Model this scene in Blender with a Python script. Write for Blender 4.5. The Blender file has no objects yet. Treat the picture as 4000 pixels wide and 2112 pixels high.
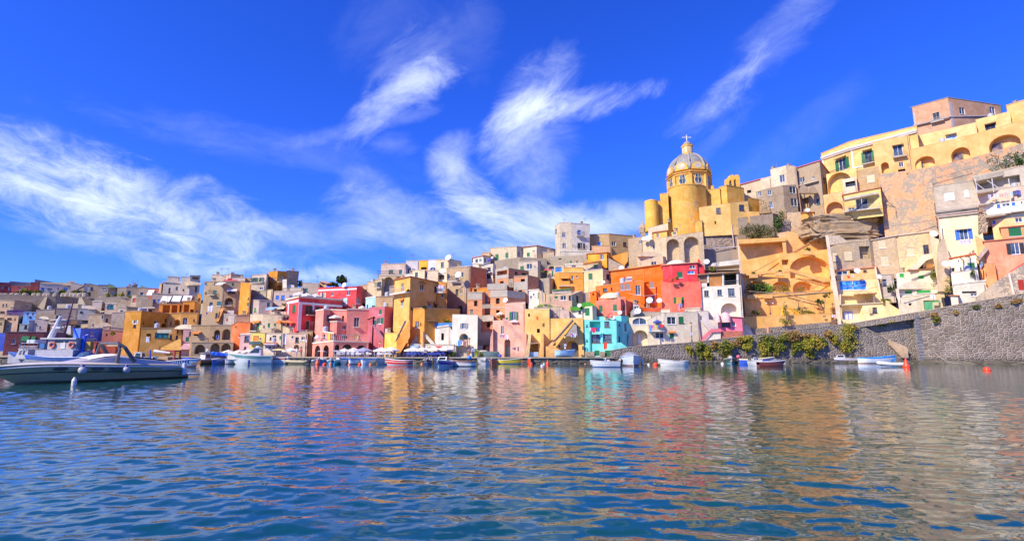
import bpy, math, random
import numpy as np
from math import sin, cos, tan, atan, atan2, pi, radians, sqrt, hypot
from mathutils import Vector, Matrix
from mathutils.geometry import delaunay_2d_cdt
random.seed(7)
S = bpy.context.scene
COL = S.collection

# ------------------------------------------------------------------ camera
F, PW, PH = 2050.0, 4000.0, 2112.0          # focal length and frame in pixels of the photograph
CAMZ, HZ = 1.8, 1376.0                       # eye height above the water, horizon row
PITCH = atan((HZ - PH / 2) / F)
cd = bpy.data.cameras.new('camera'); cam = bpy.data.objects.new('camera', cd); COL.objects.link(cam)
cam.location = (0, 0, CAMZ); cam.rotation_euler = (pi / 2 + PITCH, 0, 0)
cd.sensor_width = 36; cd.lens = 36 * F / PW; cd.clip_start = 0.1; cd.clip_end = 5000
S.camera = cam

# ------------------------------------------------------------------ sun, exposure
SUN_AZ, SUN_EL = 50.0, 38.0                  # degrees left of straight behind the camera, elevation
sv = Vector((-sin(radians(SUN_AZ)) * cos(radians(SUN_EL)), -cos(radians(SUN_AZ)) * cos(radians(SUN_EL)), sin(radians(SUN_EL))))
sl = bpy.data.lights.new('sun', 'SUN'); sl.energy = 4.3; sl.angle = radians(0.5); sl.color = (1, .87, .66)
so = bpy.data.objects.new('sun', sl); COL.objects.link(so)
so.rotation_euler = sv.to_track_quat('Z', 'Y').to_euler(); so.location = (-30, -30, 60)
S.view_settings.view_transform = 'Standard'; S.view_settings.look = 'None'
S.view_settings.exposure = 0.60; S.view_settings.gamma = 1; S.view_settings.use_curve_mapping = False
S.cycles.max_bounces = 6; S.cycles.diffuse_bounces = 4; S.cycles.glossy_bounces = 4

def ray(px, py):
    xc, yc = (px - PW / 2) / F, (PH / 2 - py) / F
    c, s = cos(PITCH), sin(PITCH)
    return Vector((xc, c - s * yc, s + c * yc))
def at(px, py, D):
    d = ray(px, py); t = D / d.y
    return Vector((d.x * t, D, CAMZ + d.z * t))
def onz(px, py, z=0.0):
    d = ray(px, py); t = (z - CAMZ) / d.z
    return Vector((d.x * t, d.y * t, z))

# ------------------------------------------------------------------ sky: Nishita plus thin cirrus
W = bpy.data.worlds.new('World'); S.world = W; W.use_nodes = True
nt = W.node_tree; nt.nodes.clear()
class NB:
    def __init__(s, t): s.t = t
    def n(s, typ, **k):
        o = s.t.nodes.new(typ)
        for a, v in k.items(): setattr(o, a, v)
        return o
    def put(s, sock, v):
        if hasattr(v, 'links') or isinstance(v, bpy.types.NodeSocket): s.t.links.new(v, sock)
        else: sock.default_value = v
    def m(s, op, a, b=0.0, c=0.0, clamp=False):
        o = s.n('ShaderNodeMath', operation=op); o.use_clamp = clamp
        s.put(o.inputs[0], a); s.put(o.inputs[1], b)
        if op in ('MULTIPLY_ADD', 'WRAP', 'COMPARE'): s.put(o.inputs[2], c)
        return o.outputs[0]
    def mix(s, f, a, b, blend='MIX'):
        o = s.n('ShaderNodeMix', data_type='RGBA', blend_type=blend)
        s.put(o.inputs[0], f); s.put(o.inputs[6], a); s.put(o.inputs[7], b)
        return o.outputs[2]
    def ramp(s, v, lo, hi, a=0.0, b=1.0):
        o = s.n('ShaderNodeMapRange', interpolation_type='SMOOTHSTEP')
        s.put(o.inputs[0], v); o.inputs[1].default_value = lo; o.inputs[2].default_value = hi
        o.inputs[3].default_value = a; o.inputs[4].default_value = b
        return o.outputs[0]
    def noise(s, vec, scale, detail=4, rough=.55, dist=0.0):
        o = s.n('ShaderNodeTexNoise'); s.put(o.inputs['Vector'], vec)
        o.inputs['Scale'].default_value = scale; o.inputs['Detail'].default_value = detail
        o.inputs['Roughness'].default_value = rough; o.inputs['Distortion'].default_value = dist
        return o.outputs[0]
    def xyz(s, x, y, z):
        o = s.n('ShaderNodeCombineXYZ'); s.put(o.inputs[0], x); s.put(o.inputs[1], y); s.put(o.inputs[2], z)
        return o.outputs[0]
w = NB(nt)
sky = w.n('ShaderNodeTexSky', sky_type='NISHITA'); sky.sun_disc = False
sky.sun_elevation = radians(SUN_EL); sky.sun_rotation = radians(180 + SUN_AZ)
sky.air_density = 1.0; sky.dust_density = 0.3; sky.ozone_density = 2.5
hs = w.n('ShaderNodeHueSaturation'); hs.inputs['Saturation'].default_value = 1.25; hs.inputs['Value'].default_value = 1.0
nt.links.new(sky.outputs[0], hs.inputs['Color'])
tc = w.n('ShaderNodeTexCoord')
sp = w.n('ShaderNodeSeparateXYZ'); nt.links.new(tc.outputs['Generated'], sp.inputs[0])
skyc = w.mix(1.0, hs.outputs[0], (.35, .61, 1.8, 1), 'MULTIPLY')
yy = w.m('MAXIMUM', sp.outputs[1], .02)
U = w.m('DIVIDE', sp.outputs[0], yy); Vv = w.m('DIVIDE', sp.outputs[2], yy)
# each cloud: centre and radii in photograph pixels turned to compass bearing and height, tilt, strength, fibre field
CL = [(180, 690, 330, 130, 18, 1.0, 1), (560, 800, 430, 120, 14, .95, 1), (880, 920, 330, 75, 14, .6, 1), (420, 930, 330, 55, 8, .5, 1), (860, 1045, 320, 45, 4, .95, 1), (150, 560, 330, 70, 14, .35, 1),
      (1650, 315, 125, 70, -12, 1.0, 0), (1500, 405, 170, 60, -42, .85, 2), (1600, 235, 170, 80, -40, .22, 2), (1790, 130, 150, 150, 0, .12, 0), (1400, 500, 330, 30, -14, .3, 0), (1480, 100, 180, 120, -50, .08, 2),
      (2030, 480, 170, 85, -48, 1.05, 2), (2250, 415, 280, 50, -14, .85, 2), (2110, 330, 170, 100, -50, .5, 2), (2080, 590, 170, 140, -70, .45, 0), (1760, 620, 100, 60, -60, .5, 2), (1850, 770, 230, 75, 48, .8, 1), (2080, 880, 330, 90, 14, 1.05, 1), (2350, 860, 250, 60, -6, .8, 0), (1780, 960, 350, 60, 10, .5, 1),
      (1540, 850, 250, 85, 14, .7, 0), (1450, 720, 120, 50, 20, .3, 0), (1300, 910, 270, 55, 6, .45, 0), (1290, 1080, 170, 35, 0, .8, 1), (1530, 560, 90, 40, 0, .25, 0), (2860, 330, 190, 45, -48, .5, 2), (2770, 440, 160, 60, -30, .35, 2), (3060, 110, 300, 70, -40, .28, 2), (2780, 560, 230, 35, -42, .16, 2), (1000, 560, 700, 60, 10, .14, 1), (3000, 620, 500, 60, -38, .08, 2)]
FL = []
for an, st_ in ((0, 1.5), (14, 2.6), (-38, 2.2)):
    ca, sa = cos(radians(an)), sin(radians(an)); ru = w.m('MULTIPLY_ADD', U, ca, w.m('MULTIPLY', Vv, -sa)); rv = w.m('MULTIPLY_ADD', U, sa, w.m('MULTIPLY', Vv, ca))
    vec = w.xyz(ru, w.m('MULTIPLY', rv, st_), an * .37); wob = w.noise(vec, 2.2, 3, .5, .0); vec = w.xyz(w.m('ADD', ru, w.m('MULTIPLY', wob, .22)), w.m('MULTIPLY', w.m('ADD', rv, w.m('MULTIPLY', wob, -.14)), st_), an * .37)
    FL.append(w.m('ADD', w.m('MULTIPLY', w.noise(vec, 8.5, 15, .70, .35), 1.05), w.m('MULTIPLY', w.noise(vec, 2.6, 3, .5, .3), .45)))
tot = None
for cx, cy, rx, ry, an, st, fi in CL:
    rx *= 1.15; ry *= 1.25
    d = ray(cx, cy); u0, v0 = d.x / d.y, d.z / d.y
    d1 = ray(cx + 50, cy); d2 = ray(cx, cy - 50)
    ku = (d1.x / d1.y - u0) / 50; kv = (d2.z / d2.y - v0) / 50
    du = w.m('DIVIDE', w.m('SUBTRACT', U, u0), ku); dv = w.m('DIVIDE', w.m('SUBTRACT', v0, Vv), kv)
    ca, sa = cos(radians(an)), sin(radians(an))
    a = w.m('MULTIPLY_ADD', du, ca / rx, w.m('MULTIPLY', dv, sa / rx)); b = w.m('MULTIPLY_ADD', du, -sa / ry, w.m('MULTIPLY', dv, ca / ry))
    e = w.m('ADD', w.m('MULTIPLY', a, a), w.m('MULTIPLY', b, b))
    g = w.ramp(w.m('SUBTRACT', w.m('MULTIPLY', FL[fi], 1.9), w.m('MULTIPLY', e, .55)), .60, 2.25)
    g = w.m('MULTIPLY', g, st * .76)
    tot = g if tot is None else w.m('ADD', tot, w.m('MULTIPLY', g, w.m('SUBTRACT', 1, tot, clamp=True)))
front = w.ramp(sp.outputs[1], .02, .15)
tot = w.m('MULTIPLY', tot, front, clamp=True)
skyc = w.mix(tot, skyc, (7.6, 8.4, 9.6, 1))
bg = w.n('ShaderNodeBackground'); bg.inputs[1].default_value = 0.10
nt.links.new(skyc, bg.inputs[0])
ow = w.n('ShaderNodeOutputWorld'); nt.links.new(bg.outputs[0], ow.inputs[0])

# ------------------------------------------------------------------ materials
MATS = {}
def base_mat(name):
    m = bpy.data.materials.new(name); m.use_nodes = True
    b = m.node_tree.nodes['Principled BSDF']
    return m, NB(m.node_tree), b
def plain(col, rough=.6, metal=0.0, name='paint', var=.12, sc=2.5):
    key = ('p', tuple(col), rough, metal, var)
    if key in MATS: return MATS[key]
    m, n, b = base_mat(name)
    g = n.n('ShaderNodeNewGeometry')
    f = n.noise(g.outputs['Position'], sc, 5, .6)
    c = n.mix(n.ramp(f, .3, .7), tuple(x * (1 - var) for x in col) + (1,), tuple(min(1, x * (1 + var)) for x in col) + (1,))
    m.node_tree.links.new(c, b.inputs['Base Color']); b.inputs['Roughness'].default_value = rough; b.inputs['Metallic'].default_value = metal
    MATS[key] = m; return m
def plaster(col, wear=.3):
    wear = min(1, wear * 1.2 + .08)
    key = ('w', tuple(col), wear)
    if key in MATS: return MATS[key]
    if col[2] < 1.25 * col[0]:            # warmer fill light put into the plaster colour, against the blue skylight
        mx_ = max(col); sat = (mx_ - min(col)) / mx_; k_ = 1 - min(1, sat * 1.4) * .6
        col = (col[0] * (1 - .04 * k_), col[1] * (1 - .11 * k_), col[2] * (1 - .30 * k_))
    m, n, b = base_mat('plaster')
    g = n.n('ShaderNodeNewGeometry'); P = g.outputs['Position']
    mp = n.n('ShaderNodeMapping'); n.put(mp.inputs[0], P); mp.inputs['Scale'].default_value = (1.6, 1.6, .22)
    off = random.random() * 50; mp.inputs['Location'].default_value = (off, off, 0)
    mp2 = n.n('ShaderNodeMapping'); n.put(mp2.inputs[0], P); mp2.inputs['Location'].default_value = (off, 0, off)
    big = n.noise(mp2.outputs[0], .45, 6, .65, .4)
    fine = n.noise(mp2.outputs[0], 2.6, 6, .7, .2)
    stre = n.noise(mp.outputs[0], 1.3, 5, .6, .2)
    c4 = tuple(col) + (1,)
    lum = sum(col) / 3
    pale = tuple(min(1, x * 1.12 + .05) for x in col) + (1,)
    dark = tuple(x * .62 + .02 for x in col) + (1,)
    bare = (.36, .30, .22, 1) if lum < .55 else (.42, .36, .28, 1)
    bare = bare if wear > .98 else tuple(x * .6 + y * .4 for x, y in zip(bare, c4)); soot = tuple(x * .30 + y for x, y in zip(col, (.07, .055, .04))) + (1,)
    c = n.mix(n.ramp(big, .35, .70), tuple(x * .88 for x in col) + (1,), pale)
    c = n.mix(n.m('MULTIPLY', n.ramp(fine, .48, .72), .34 + .5 * wear), c, dark)
    c = n.mix(n.m('MULTIPLY', n.ramp(stre, .52, .78), .15 + .75 * wear), c, n.mix(.45, dark, soot))
    pt = n.m('ADD', n.m('MULTIPLY', big, .6), n.m('MULTIPLY', fine, .4))
    lo = .72 - .24 * wear
    c = n.mix(n.m('MULTIPLY', n.ramp(pt, lo, lo + .04), min(1, .35 + wear)), c, bare)
    c = n.mix(n.m('MULTIPLY', n.ramp(n.noise(mp2.outputs[0], .9, 7, .75, .8), .60 - .06 * wear, .74), .18 + .62 * wear), c, soot)
    s3 = n.n('ShaderNodeSeparateXYZ'); n.put(s3.inputs[0], P)   # salt and damp creeping up from the quay
    damp = n.ramp(n.m('SUBTRACT', s3.outputs[2], n.m('MULTIPLY', fine, 2.4)), -.2, 1.1, 1, 0)
    c = n.mix(n.m('MULTIPLY', damp, .55), c, tuple(x * .45 + y for x, y in zip(col, (.06, .05, .04))) + (1,))
    m.node_tree.links.new(c, b.inputs['Base Color']); b.inputs['Roughness'].default_value = .9
    b.inputs['Specular IOR Level'].default_value = .15
    bp = n.n('ShaderNodeBump'); bp.inputs['Strength'].default_value = .5; bp.inputs['Distance'].default_value = .06
    n.put(bp.inputs['Height'], n.m('ADD', fine, n.m('MULTIPLY', n.ramp(pt, lo, lo + .04), -.6)))
    m.node_tree.links.new(bp.outputs[0], b.inputs['Normal'])
    MATS[key] = m; return m
def masonry(col, mortar, sx, sz, name='masonry', rnd=.75, bumpd=.10):
    key = ('m', tuple(col), tuple(mortar), sx, sz)
    if key in MATS: return MATS[key]
    m, n, b = base_mat(name)
    g = n.n('ShaderNodeNewGeometry'); P = g.outputs['Position']
    s3 = n.n('ShaderNodeSeparateXYZ'); n.put(s3.inputs[0], P)
    wob = n.m('MULTIPLY', n.m('SUBTRACT', n.noise(P, .35, 3), .5), .8)
    v = n.xyz(n.m('MULTIPLY', s3.outputs[0], sx), n.m('MULTIPLY', n.m('ADD', s3.outputs[2], wob), sz), 0.0)
    ve = n.n('ShaderNodeTexVoronoi', feature='DISTANCE_TO_EDGE', voronoi_dimensions='2D'); n.put(ve.inputs['Vector'], v)
    ve.inputs['Scale'].default_value = 1; ve.inputs['Randomness'].default_value = rnd
    vc = n.n('ShaderNodeTexVoronoi', feature='F1', voronoi_dimensions='2D'); n.put(vc.inputs['Vector'], v)
    vc.inputs['Scale'].default_value = 1; vc.inputs['Randomness'].default_value = rnd
    sc = n.n('ShaderNodeSeparateColor'); n.put(sc.inputs[0], vc.outputs['Color'])
    c = n.mix(sc.outputs[0], tuple(x * .55 for x in col) + (1,), tuple(min(1, x * 1.5) for x in col) + (1,))
    c = n.mix(n.m('MULTIPLY', sc.outputs[1], .35), c, (col[0] * 1.3, col[1] * 1.02, col[2] * .75, 1))
    c = n.mix(n.m('MULTIPLY', n.ramp(n.noise(P, 5, 5, .7), .4, .75), .5), c, tuple(x * .5 for x in col) + (1,))
    joint = n.ramp(n.m('ADD', ve.outputs[0], n.m('MULTIPLY', n.m('SUBTRACT', n.noise(P, 1.2, 4), .5), .05)), .01, .10)
    c = n.mix(joint, n.mix(n.ramp(n.noise(P, .5, 4), .35, .65), tuple(mortar) + (1,), tuple(x * .55 for x in mortar) + (1,)), c)
    c = n.mix(n.m('MULTIPLY', n.ramp(n.noise(P, .16, 5, .6), .50, .68), .55), c, tuple(x * 1.55 + .03 for x in col) + (1,))
    wet = n.ramp(n.m('SUBTRACT', s3.outputs[2], n.m('MULTIPLY', n.noise(P, .7, 5, .7), 1.3)), -.3, .7, 1, 0)
    c = n.mix(n.m('MULTIPLY', wet, .7), c, (.05, .05, .035, 1))
    m.node_tree.links.new(c, b.inputs['Base Color']); b.inputs['Roughness'].default_value = .85
    bp = n.n('ShaderNodeBump'); bp.inputs['Strength'].default_value = 1; bp.inputs['Distance'].default_value = bumpd
    n.put(bp.inputs['Height'], n.m('ADD', n.ramp(ve.outputs[0], .02, .30), n.m('MULTIPLY', n.noise(P, 6, 4), .25)))
    m.node_tree.links.new(bp.outputs[0], b.inputs['Normal'])
    MATS[key] = m; return m
def brickwork(col, name='brickwork'):
    key = ('b', tuple(col))
    if key in MATS: return MATS[key]
    m, n, b = base_mat(name)
    g = n.n('ShaderNodeNewGeometry'); P = g.outputs['Position']
    s3 = n.n('ShaderNodeSeparateXYZ'); n.put(s3.inputs[0], P)
    v = n.xyz(n.m('ADD', s3.outputs[0], n.m('MULTIPLY', s3.outputs[1], .7)), s3.outputs[2], 0.0)
    br = n.n('ShaderNodeTexBrick'); n.put(br.inputs['Vector'], v); br.inputs['Scale'].default_value = 1
    br.inputs['Brick Width'].default_value = .5; br.inputs['Row Height'].default_value = .25; br.inputs['Mortar Size'].default_value = .018
    br.inputs['Color1'].default_value = tuple(x * .8 for x in col) + (1,); br.inputs['Color2'].default_value = tuple(min(1, x * 1.15) for x in col) + (1,)
    br.inputs['Mortar'].default_value = (.40, .33, .26, 1)
    c = n.mix(n.m('MULTIPLY', n.ramp(n.noise(P, .8, 6, .65), .45, .7), .5), br.outputs[0], tuple(x * .55 for x in col) + (1,))
    m.node_tree.links.new(c, b.inputs['Base Color']); b.inputs['Roughness'].default_value = .9
    MATS[key] = m; return m
def glassm(tint=(.02, .03, .05)):
    key = ('g', tuple(tint))
    if key in MATS: return MATS[key]
    m, n, b = base_mat('window_glass')
    g = n.n('ShaderNodeNewGeometry')
    c = n.mix(n.ramp(n.noise(g.outputs['Position'], 1.3, 3), .4, .65), tuple(tint) + (1,), tuple(min(1, x * 2.4 + .02) for x in tint) + (1,))
    m.node_tree.links.new(c, b.inputs['Base Color']); b.inputs['Roughness'].default_value = .15; b.inputs['Specular IOR Level'].default_value = .35
    MATS[key] = m; return m
def leafm(a, b_, c_):
    key = ('l', a, b_, c_)
    if key in MATS: return MATS[key]
    m, n, b = base_mat('foliage')
    g = n.n('ShaderNodeNewGeometry')
    r = g.outputs['Random Per Island']
    c = n.mix(n.ramp(r, 0, .7), tuple(a) + (1,), tuple(b_) + (1,))
    c = n.mix(n.ramp(r, .82, .86), c, tuple(c_) + (1,))
    c = n.mix(n.ramp(n.noise(g.outputs['Position'], 1.1, 3), .42, .66), c, n.mix(.55, c, tuple(c_) + (1,)))
    m.node_tree.links.new(c, b.inputs['Base Color']); b.inputs['Roughness'].default_value = .65
    b.inputs['Specular IOR Level'].default_value = .25
    MATS[key] = m; return m
CC = dict(g=(.015, .17, .06), t=(.015, .13, .15), b=(.03, .16, .62), d=(.03, .03, .035), y=(.30, .31, .30), h=(.78, .78, .76), n=(.16, .08, .03),
          r=(.45, .04, .02), l=(.28, .48, .78), c=(.68, .58, .36), k=(.03, .42, .07), o=(.70, .22, .04), e=(.75, .52, .12), p=(.12, .06, .12), a=(.12, .42, .60))

# ------------------------------------------------------------------ mesh helpers
ORG = {}
class MB:
    def __init__(s): s.v = []; s.f = []
    def add(s, vs, fs):
        k = len(s.v); s.v += [tuple(p) for p in vs]; s.f += [tuple(i + k for i in f) for f in fs]; return s
    def box(s, c, d, rz=0.0):
        x, y, z = (k / 2 for k in d); R = Matrix.Rotation(rz, 3, 'Z'); c = Vector(c)
        return s.add([c + R @ Vector(p) for p in ((-x, -y, -z), (x, -y, -z), (x, y, -z), (-x, y, -z), (-x, -y, z), (x, -y, z), (x, y, z), (-x, y, z))],
                     [(3, 2, 1, 0), (4, 5, 6, 7), (0, 1, 5, 4), (1, 2, 6, 5), (2, 3, 7, 6), (3, 0, 4, 7)])
    def tube(s, pts, r, n=6, r2=None, cap=True):
        pts = [Vector(p) for p in pts]; rs = r if isinstance(r, (list, tuple)) else [r + ((r if r2 is None else r2) - r) * i / max(1, len(pts) - 1) for i in range(len(pts))]
        vs = []; fs = []
        for i, p in enumerate(pts):
            t = (pts[min(i + 1, len(pts) - 1)] - pts[max(i - 1, 0)]).normalized()
            a = t.cross(Vector((0, 0, 1)) if abs(t.z) < .95 else Vector((1, 0, 0))).normalized(); b = t.cross(a)
            vs += [p + (a * cos(2 * pi * k / n) + b * sin(2 * pi * k / n)) * rs[i] for k in range(n)]
        for i in range(len(pts) - 1):
            for k in range(n): fs.append((i * n + k, i * n + (k + 1) % n, (i + 1) * n + (k + 1) % n, (i + 1) * n + k))
        if cap: fs += [tuple(range(n))[::-1], tuple((len(pts) - 1) * n + k for k in range(n))]
        return s.add(vs, fs)
    def lathe(s, c, prof, n=16, ph=0.0, sx=1.0, sy=1.0):
        c = Vector(c); vs = []; fs = []
        for r, z in prof: vs += [c + Vector((r * sx * cos(ph + 2 * pi * k / n), r * sy * sin(ph + 2 * pi * k / n), z)) for k in range(n)]
        for i in range(len(prof) - 1):
            for k in range(n): fs.append((i * n + k, i * n + (k + 1) % n, (i + 1) * n + (k + 1) % n, (i + 1) * n + k))
        fs += [tuple(range(n))[::-1], tuple((len(prof) - 1) * n + k for k in range(n))]
        return s.add(vs, fs)
    def prism(s, front, back):
        n = len(front)
        return s.add(list(front) + list(back), [tuple(range(n)), tuple(range(n, 2 * n))[::-1]] + [(i, i + n, (i + 1) % n + n, (i + 1) % n) for i in range(n)])
    def slab(s, pts3, up):
        return s.prism([Vector(p) for p in pts3], [Vector(p) + Vector(up) for p in pts3])
def empty(name, loc):
    o = bpy.data.objects.new(name, None); COL.objects.link(o); o.location = loc; o.empty_display_size = .2; ORG[o] = Vector(loc); return o
def mk(name, mb, mat, parent=None, smooth=False, org=None):
    o0 = ORG[parent] if parent else Vector(org or (0, 0, 0))
    me = bpy.data.meshes.new(name); me.from_pydata([tuple(Vector(v) - o0) for v in mb.v], [], mb.f)
    me.materials.append(mat)
    if smooth: me.polygons.foreach_set('use_smooth', [True] * len(me.polygons))
    me.update()
    o = bpy.data.objects.new(name, me); COL.objects.link(o)
    if parent: o.parent = parent
    else: o.location = o0
    ORG[o] = o0
    return o
def tag(o, label=None, cat=None, group=None, kind=None):
    if label: o['label'] = label
    if cat: o['category'] = cat
    if group: o['group'] = group
    if kind: o['kind'] = kind
    return o
def fixn(o):
    import bmesh
    bm = bmesh.new(); bm.from_mesh(o.data); bmesh.ops.recalc_face_normals(bm, faces=bm.faces); bm.to_mesh(o.data); bm.free(); return o
def copy_tree(o, parent=None):
    c = o.copy(); COL.objects.link(c); c.parent = parent; ORG[c] = ORG[o]
    for ch in o.children: copy_tree(ch, c)
    return c

# ------------------------------------------------------------------ houses: measured on the photograph, built as real volumes
VIEW = [0, 0, 1, 1]
def V(ox, oy, s, k=1.0): VIEW[:] = [ox, oy, s, k]
def X(x): return VIEW[0] + x / VIEW[2]
def Y(y): return VIEW[1] + y / VIEW[2]
def A(x, y, D): return at(X(x), Y(y), D * VIEW[3])
def lvl(pts, D0):
    """front points whose tops all lie at the height of the first one: depth follows from the slope of the roof line"""
    z = A(pts[0][0], pts[0][1], D0).z; out = []
    for x, y in pts:
        d = ray(X(x), Y(y)); out.append((x, (z - CAMZ) * d.y / d.z / VIEW[3]))
    return out
def inpoly(u, v, poly):
    c = False; n = len(poly)
    for i in range(n):
        (x1, y1), (x2, y2) = poly[i], poly[i - 1]
        if (y1 > v) != (y2 > v) and u < (x2 - x1) * (v - y1) / (y2 - y1) + x1: c = not c
    return c
class Face:
    def __init__(s, p0, p1, z0, z1, zb):
        s.O = Vector((p0[0], p0[1], 0)); d = Vector((p1[0] - p0[0], p1[1] - p0[1], 0)); s.L = d.length; s.e = d / s.L
        s.n = Vector((s.e.y, -s.e.x, 0)); s.z0, s.z1, s.zb = z0, z1, zb; s.holes = []
    def uz(s, px, py):
        d = ray(px, py); den = d.x * s.n.x + d.y * s.n.y
        if abs(den) < 1e-6: return (-1, 0, 9e9)
        t = (s.O.x * s.n.x + s.O.y * s.n.y) / den
        p = Vector((d.x * t, d.y * t, CAMZ + d.z * t))
        return ((p - s.O).dot(s.e), p.z, t)
    def P(s, u, z, d=0.0): return s.O + s.e * u + s.n * d + Vector((0, 0, z))
    def box(s, mb, u0, u1, z0, z1, d0, d1):
        mb.add([s.P(u0, z0, d1), s.P(u1, z0, d1), s.P(u1, z0, d0), s.P(u0, z0, d0), s.P(u0, z1, d1), s.P(u1, z1, d1), s.P(u1, z1, d0), s.P(u0, z1, d0)],
               [(3, 2, 1, 0), (4, 5, 6, 7), (0, 1, 5, 4), (1, 2, 6, 5), (2, 3, 7, 6), (3, 0, 4, 7)])
def arch(u0, u1, z0, z1, n=10):
    r = (u1 - u0) / 2; rise = min(r, .62 * (z1 - z0)); c = (u0 + u1) / 2; zs = z1 - rise
    return [(u0, z0), (u1, z0)] + [(c + r * cos(pi * k / n), zs + rise * sin(pi * k / n)) for k in range(n + 1)]
NW = [0]
class House:
    def __init__(s, label, name='house', cat='house', group='houses of the harbour town'):
        s.label, s.name, s.cat, s.group = label, name, cat, group; s.root = None; s.faces = []
    def ensure(s, p):
        if s.root is None:
            s.root = empty(s.name, p); tag(s.root, s.label, s.cat, s.group)
    def vol(s, col, front, top, bot, b=8, roof='f', w='', wear=.3, slant=False, mat=None, q=False, bal='', aw='', rc=None, drop=1.6):
        if X(front[0][0]) < 1000 and min(col) > .38 * max(col) and not mat: col = tuple(x * .70 + y * .30 for x, y in zip(col, (.56, .38, .17)))
        tops = list(top) if isinstance(top, (list, tuple)) else [top] * len(front)
        while len(tops) < len(front): tops.append(tops[-1])
        ps = [A(x, t, D) for (x, D), t in zip(front, tops)]
        zs = [p.z for p in ps]
        if not slant: zs = [sum(zs) / len(zs) + random.uniform(-.2, .2) for _ in zs]
        zb = QZ if q else A(front[0][0], bot, front[0][1]).z - drop
        zb = max(zb, QZ)
        pts = [(p.x, p.y) for p in ps]
        mx = sum(X(x) for x, D in front) / len(front); yaw = .58 if mx < 640 else max(0, .58 * (1080 - mx) / 440)
        if yaw > .02:                          # the left arm of the bay turns its fronts towards the right
            xm = sum(p[0] for p in pts) / len(pts); zt_ = zs[:]
            pts = [(p[0] * (1 + (p[0] - xm) * yaw / p[1] * .85), p[1] + (p[0] - xm) * yaw * .85) for p in pts]
            sc = [pn[1] / p.y for pn, p in zip(pts, ps)]; zs = [CAMZ + (z - CAMZ) * sum(sc) / len(sc) for z in zs]
        def back(p): r = hypot(*p); return (p[0] * (1 + b / r), p[1] * (1 + b / r))
        ring = pts + [back(pts[-1]), back(pts[0])]; rz = zs + [zs[-1], zs[0]]
        s.ensure((sum(p[0] for p in ring) / len(ring), sum(p[1] for p in ring) / len(ring), zb))
        fs = [Face(pts[i], pts[i + 1], zs[i], zs[i + 1], zb) for i in range(len(pts) - 1)]
        s.cur = fs; s.faces += fs
        for item in w.split(';'):
            if item.strip(): s.opening(fs, item.split())
        mb = MB()
        for f in fs: s.facemesh(mb, f)
        n = len(ring); m0 = len(pts) - 1
        for i in range(m0, n):
            j = (i + 1) % n
            mb.add([(ring[i][0], ring[i][1], zb), (ring[j][0], ring[j][1], zb), (ring[j][0], ring[j][1], rz[j]), (ring[i][0], ring[i][1], rz[i])], [(0, 1, 2, 3)])
        mb.add([(p[0], p[1], z) for p, z in zip(ring, rz)], [tuple(range(n))])
        mk('wall', mb, mat or plaster(col, wear), s.root)
        if roof:
            oh, th = dict(f=(.07, .16), t=(.28, .13), w=(.10, .22), c=(.22, .34), n=(.02, .06), p=(.05, .45))[roof[0]]
            rcol = rc or dict(f=tuple(x * .55 + .12 for x in col), t=(.52, .20, .10), w=(.76, .75, .72), c=(.74, .70, .64), n=(.3, .28, .26), p=col)[roof[0]]
            cx = sum(p[0] for p in ring) / n; cy = sum(p[1] for p in ring) / n
            big = []
            for i in range(n):
                pa, pb, pc = ring[i - 1], ring[i], ring[(i + 1) % n]
                e1 = Vector((pb[0] - pa[0], pb[1] - pa[1])).normalized(); e2 = Vector((pc[0] - pb[0], pc[1] - pb[1])).normalized()
                nn = Vector((e1.y + e2.y, -e1.x - e2.x)); nn = nn / max(.5, nn.length) * min(1.4, 2 / max(.6, nn.length))
                big.append(Vector((pb[0] + nn.x * oh, pb[1] + nn.y * oh, rz[i] + .003)))
            m2 = MB().slab(big, (0, 0, th)); ro = mk('roof', m2, plaster(rcol, .35) if roof[0] != 't' else plain(rcol, .8, var=.35, sc=9), s.root); fixn(ro)
        if s.cat == 'house' and roof and roof[0] in 'fnw' and len(pts) < 5 and s.faces[0].L > 3:
            r_ = random.random(); t_ = random.uniform(.15, .85); q0 = Vector((pts[0][0], pts[0][1], 0)).lerp(Vector((pts[-1][0], pts[-1][1], 0)), t_) * 1.012; zt_ = zs[0] * (1 - t_) + zs[-1] * t_
            if r_ < .38: m3 = MB().box((q0.x, q0.y, zt_ + .45), (.55, .5, 1.0), .3); m3.box((q0.x, q0.y, zt_ + 1.0), (.75, .7, .1), .3); mk('chimney', m3, plaster((.50, .40, .30), .6), s.root)
            elif r_ < .52: mk('water_tank', MB().lathe((q0.x, q0.y, zt_ + .1), [(.5, 0), (.5, .9), (.3, 1.05), (.05, 1.1)], 12), plain((.44, .46, .5), .5), s.root)
            if random.random() < .35: m3 = MB().tube([(q0.x + .9, q0.y, zt_), (q0.x + .9, q0.y, zt_ + 2.2)], .03, 4); [m3.tube([(q0.x + .9 - l_, q0.y, zt_ + h_), (q0.x + .9 + l_, q0.y, zt_ + h_)], .02, 4) for l_, h_ in ((.6, 2.1), (.45, 1.8), (.3, 1.6))]; mk('antenna', m3, plain((.2, .2, .2), .5, .5), s.root)
            if random.random() < .5: f = fs[-1]; m3 = MB().tube([f.P(f.L - .25, f.zb, .06), f.P(f.L - .25, min(f.z0, f.z1) - .1, .06)], .065, 6); mk('drainpipe', m3, plain(random.choice([(.30, .22, .16), (.5, .46, .4), (.2, .17, .15)]), .6), s.root)
        for it in bal.split(';'):
            if it.strip(): s.balcony(fs, it.split())
        for it in aw.split(';'):
            if it.strip(): s.awning(fs, it.split())
        return s
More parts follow.
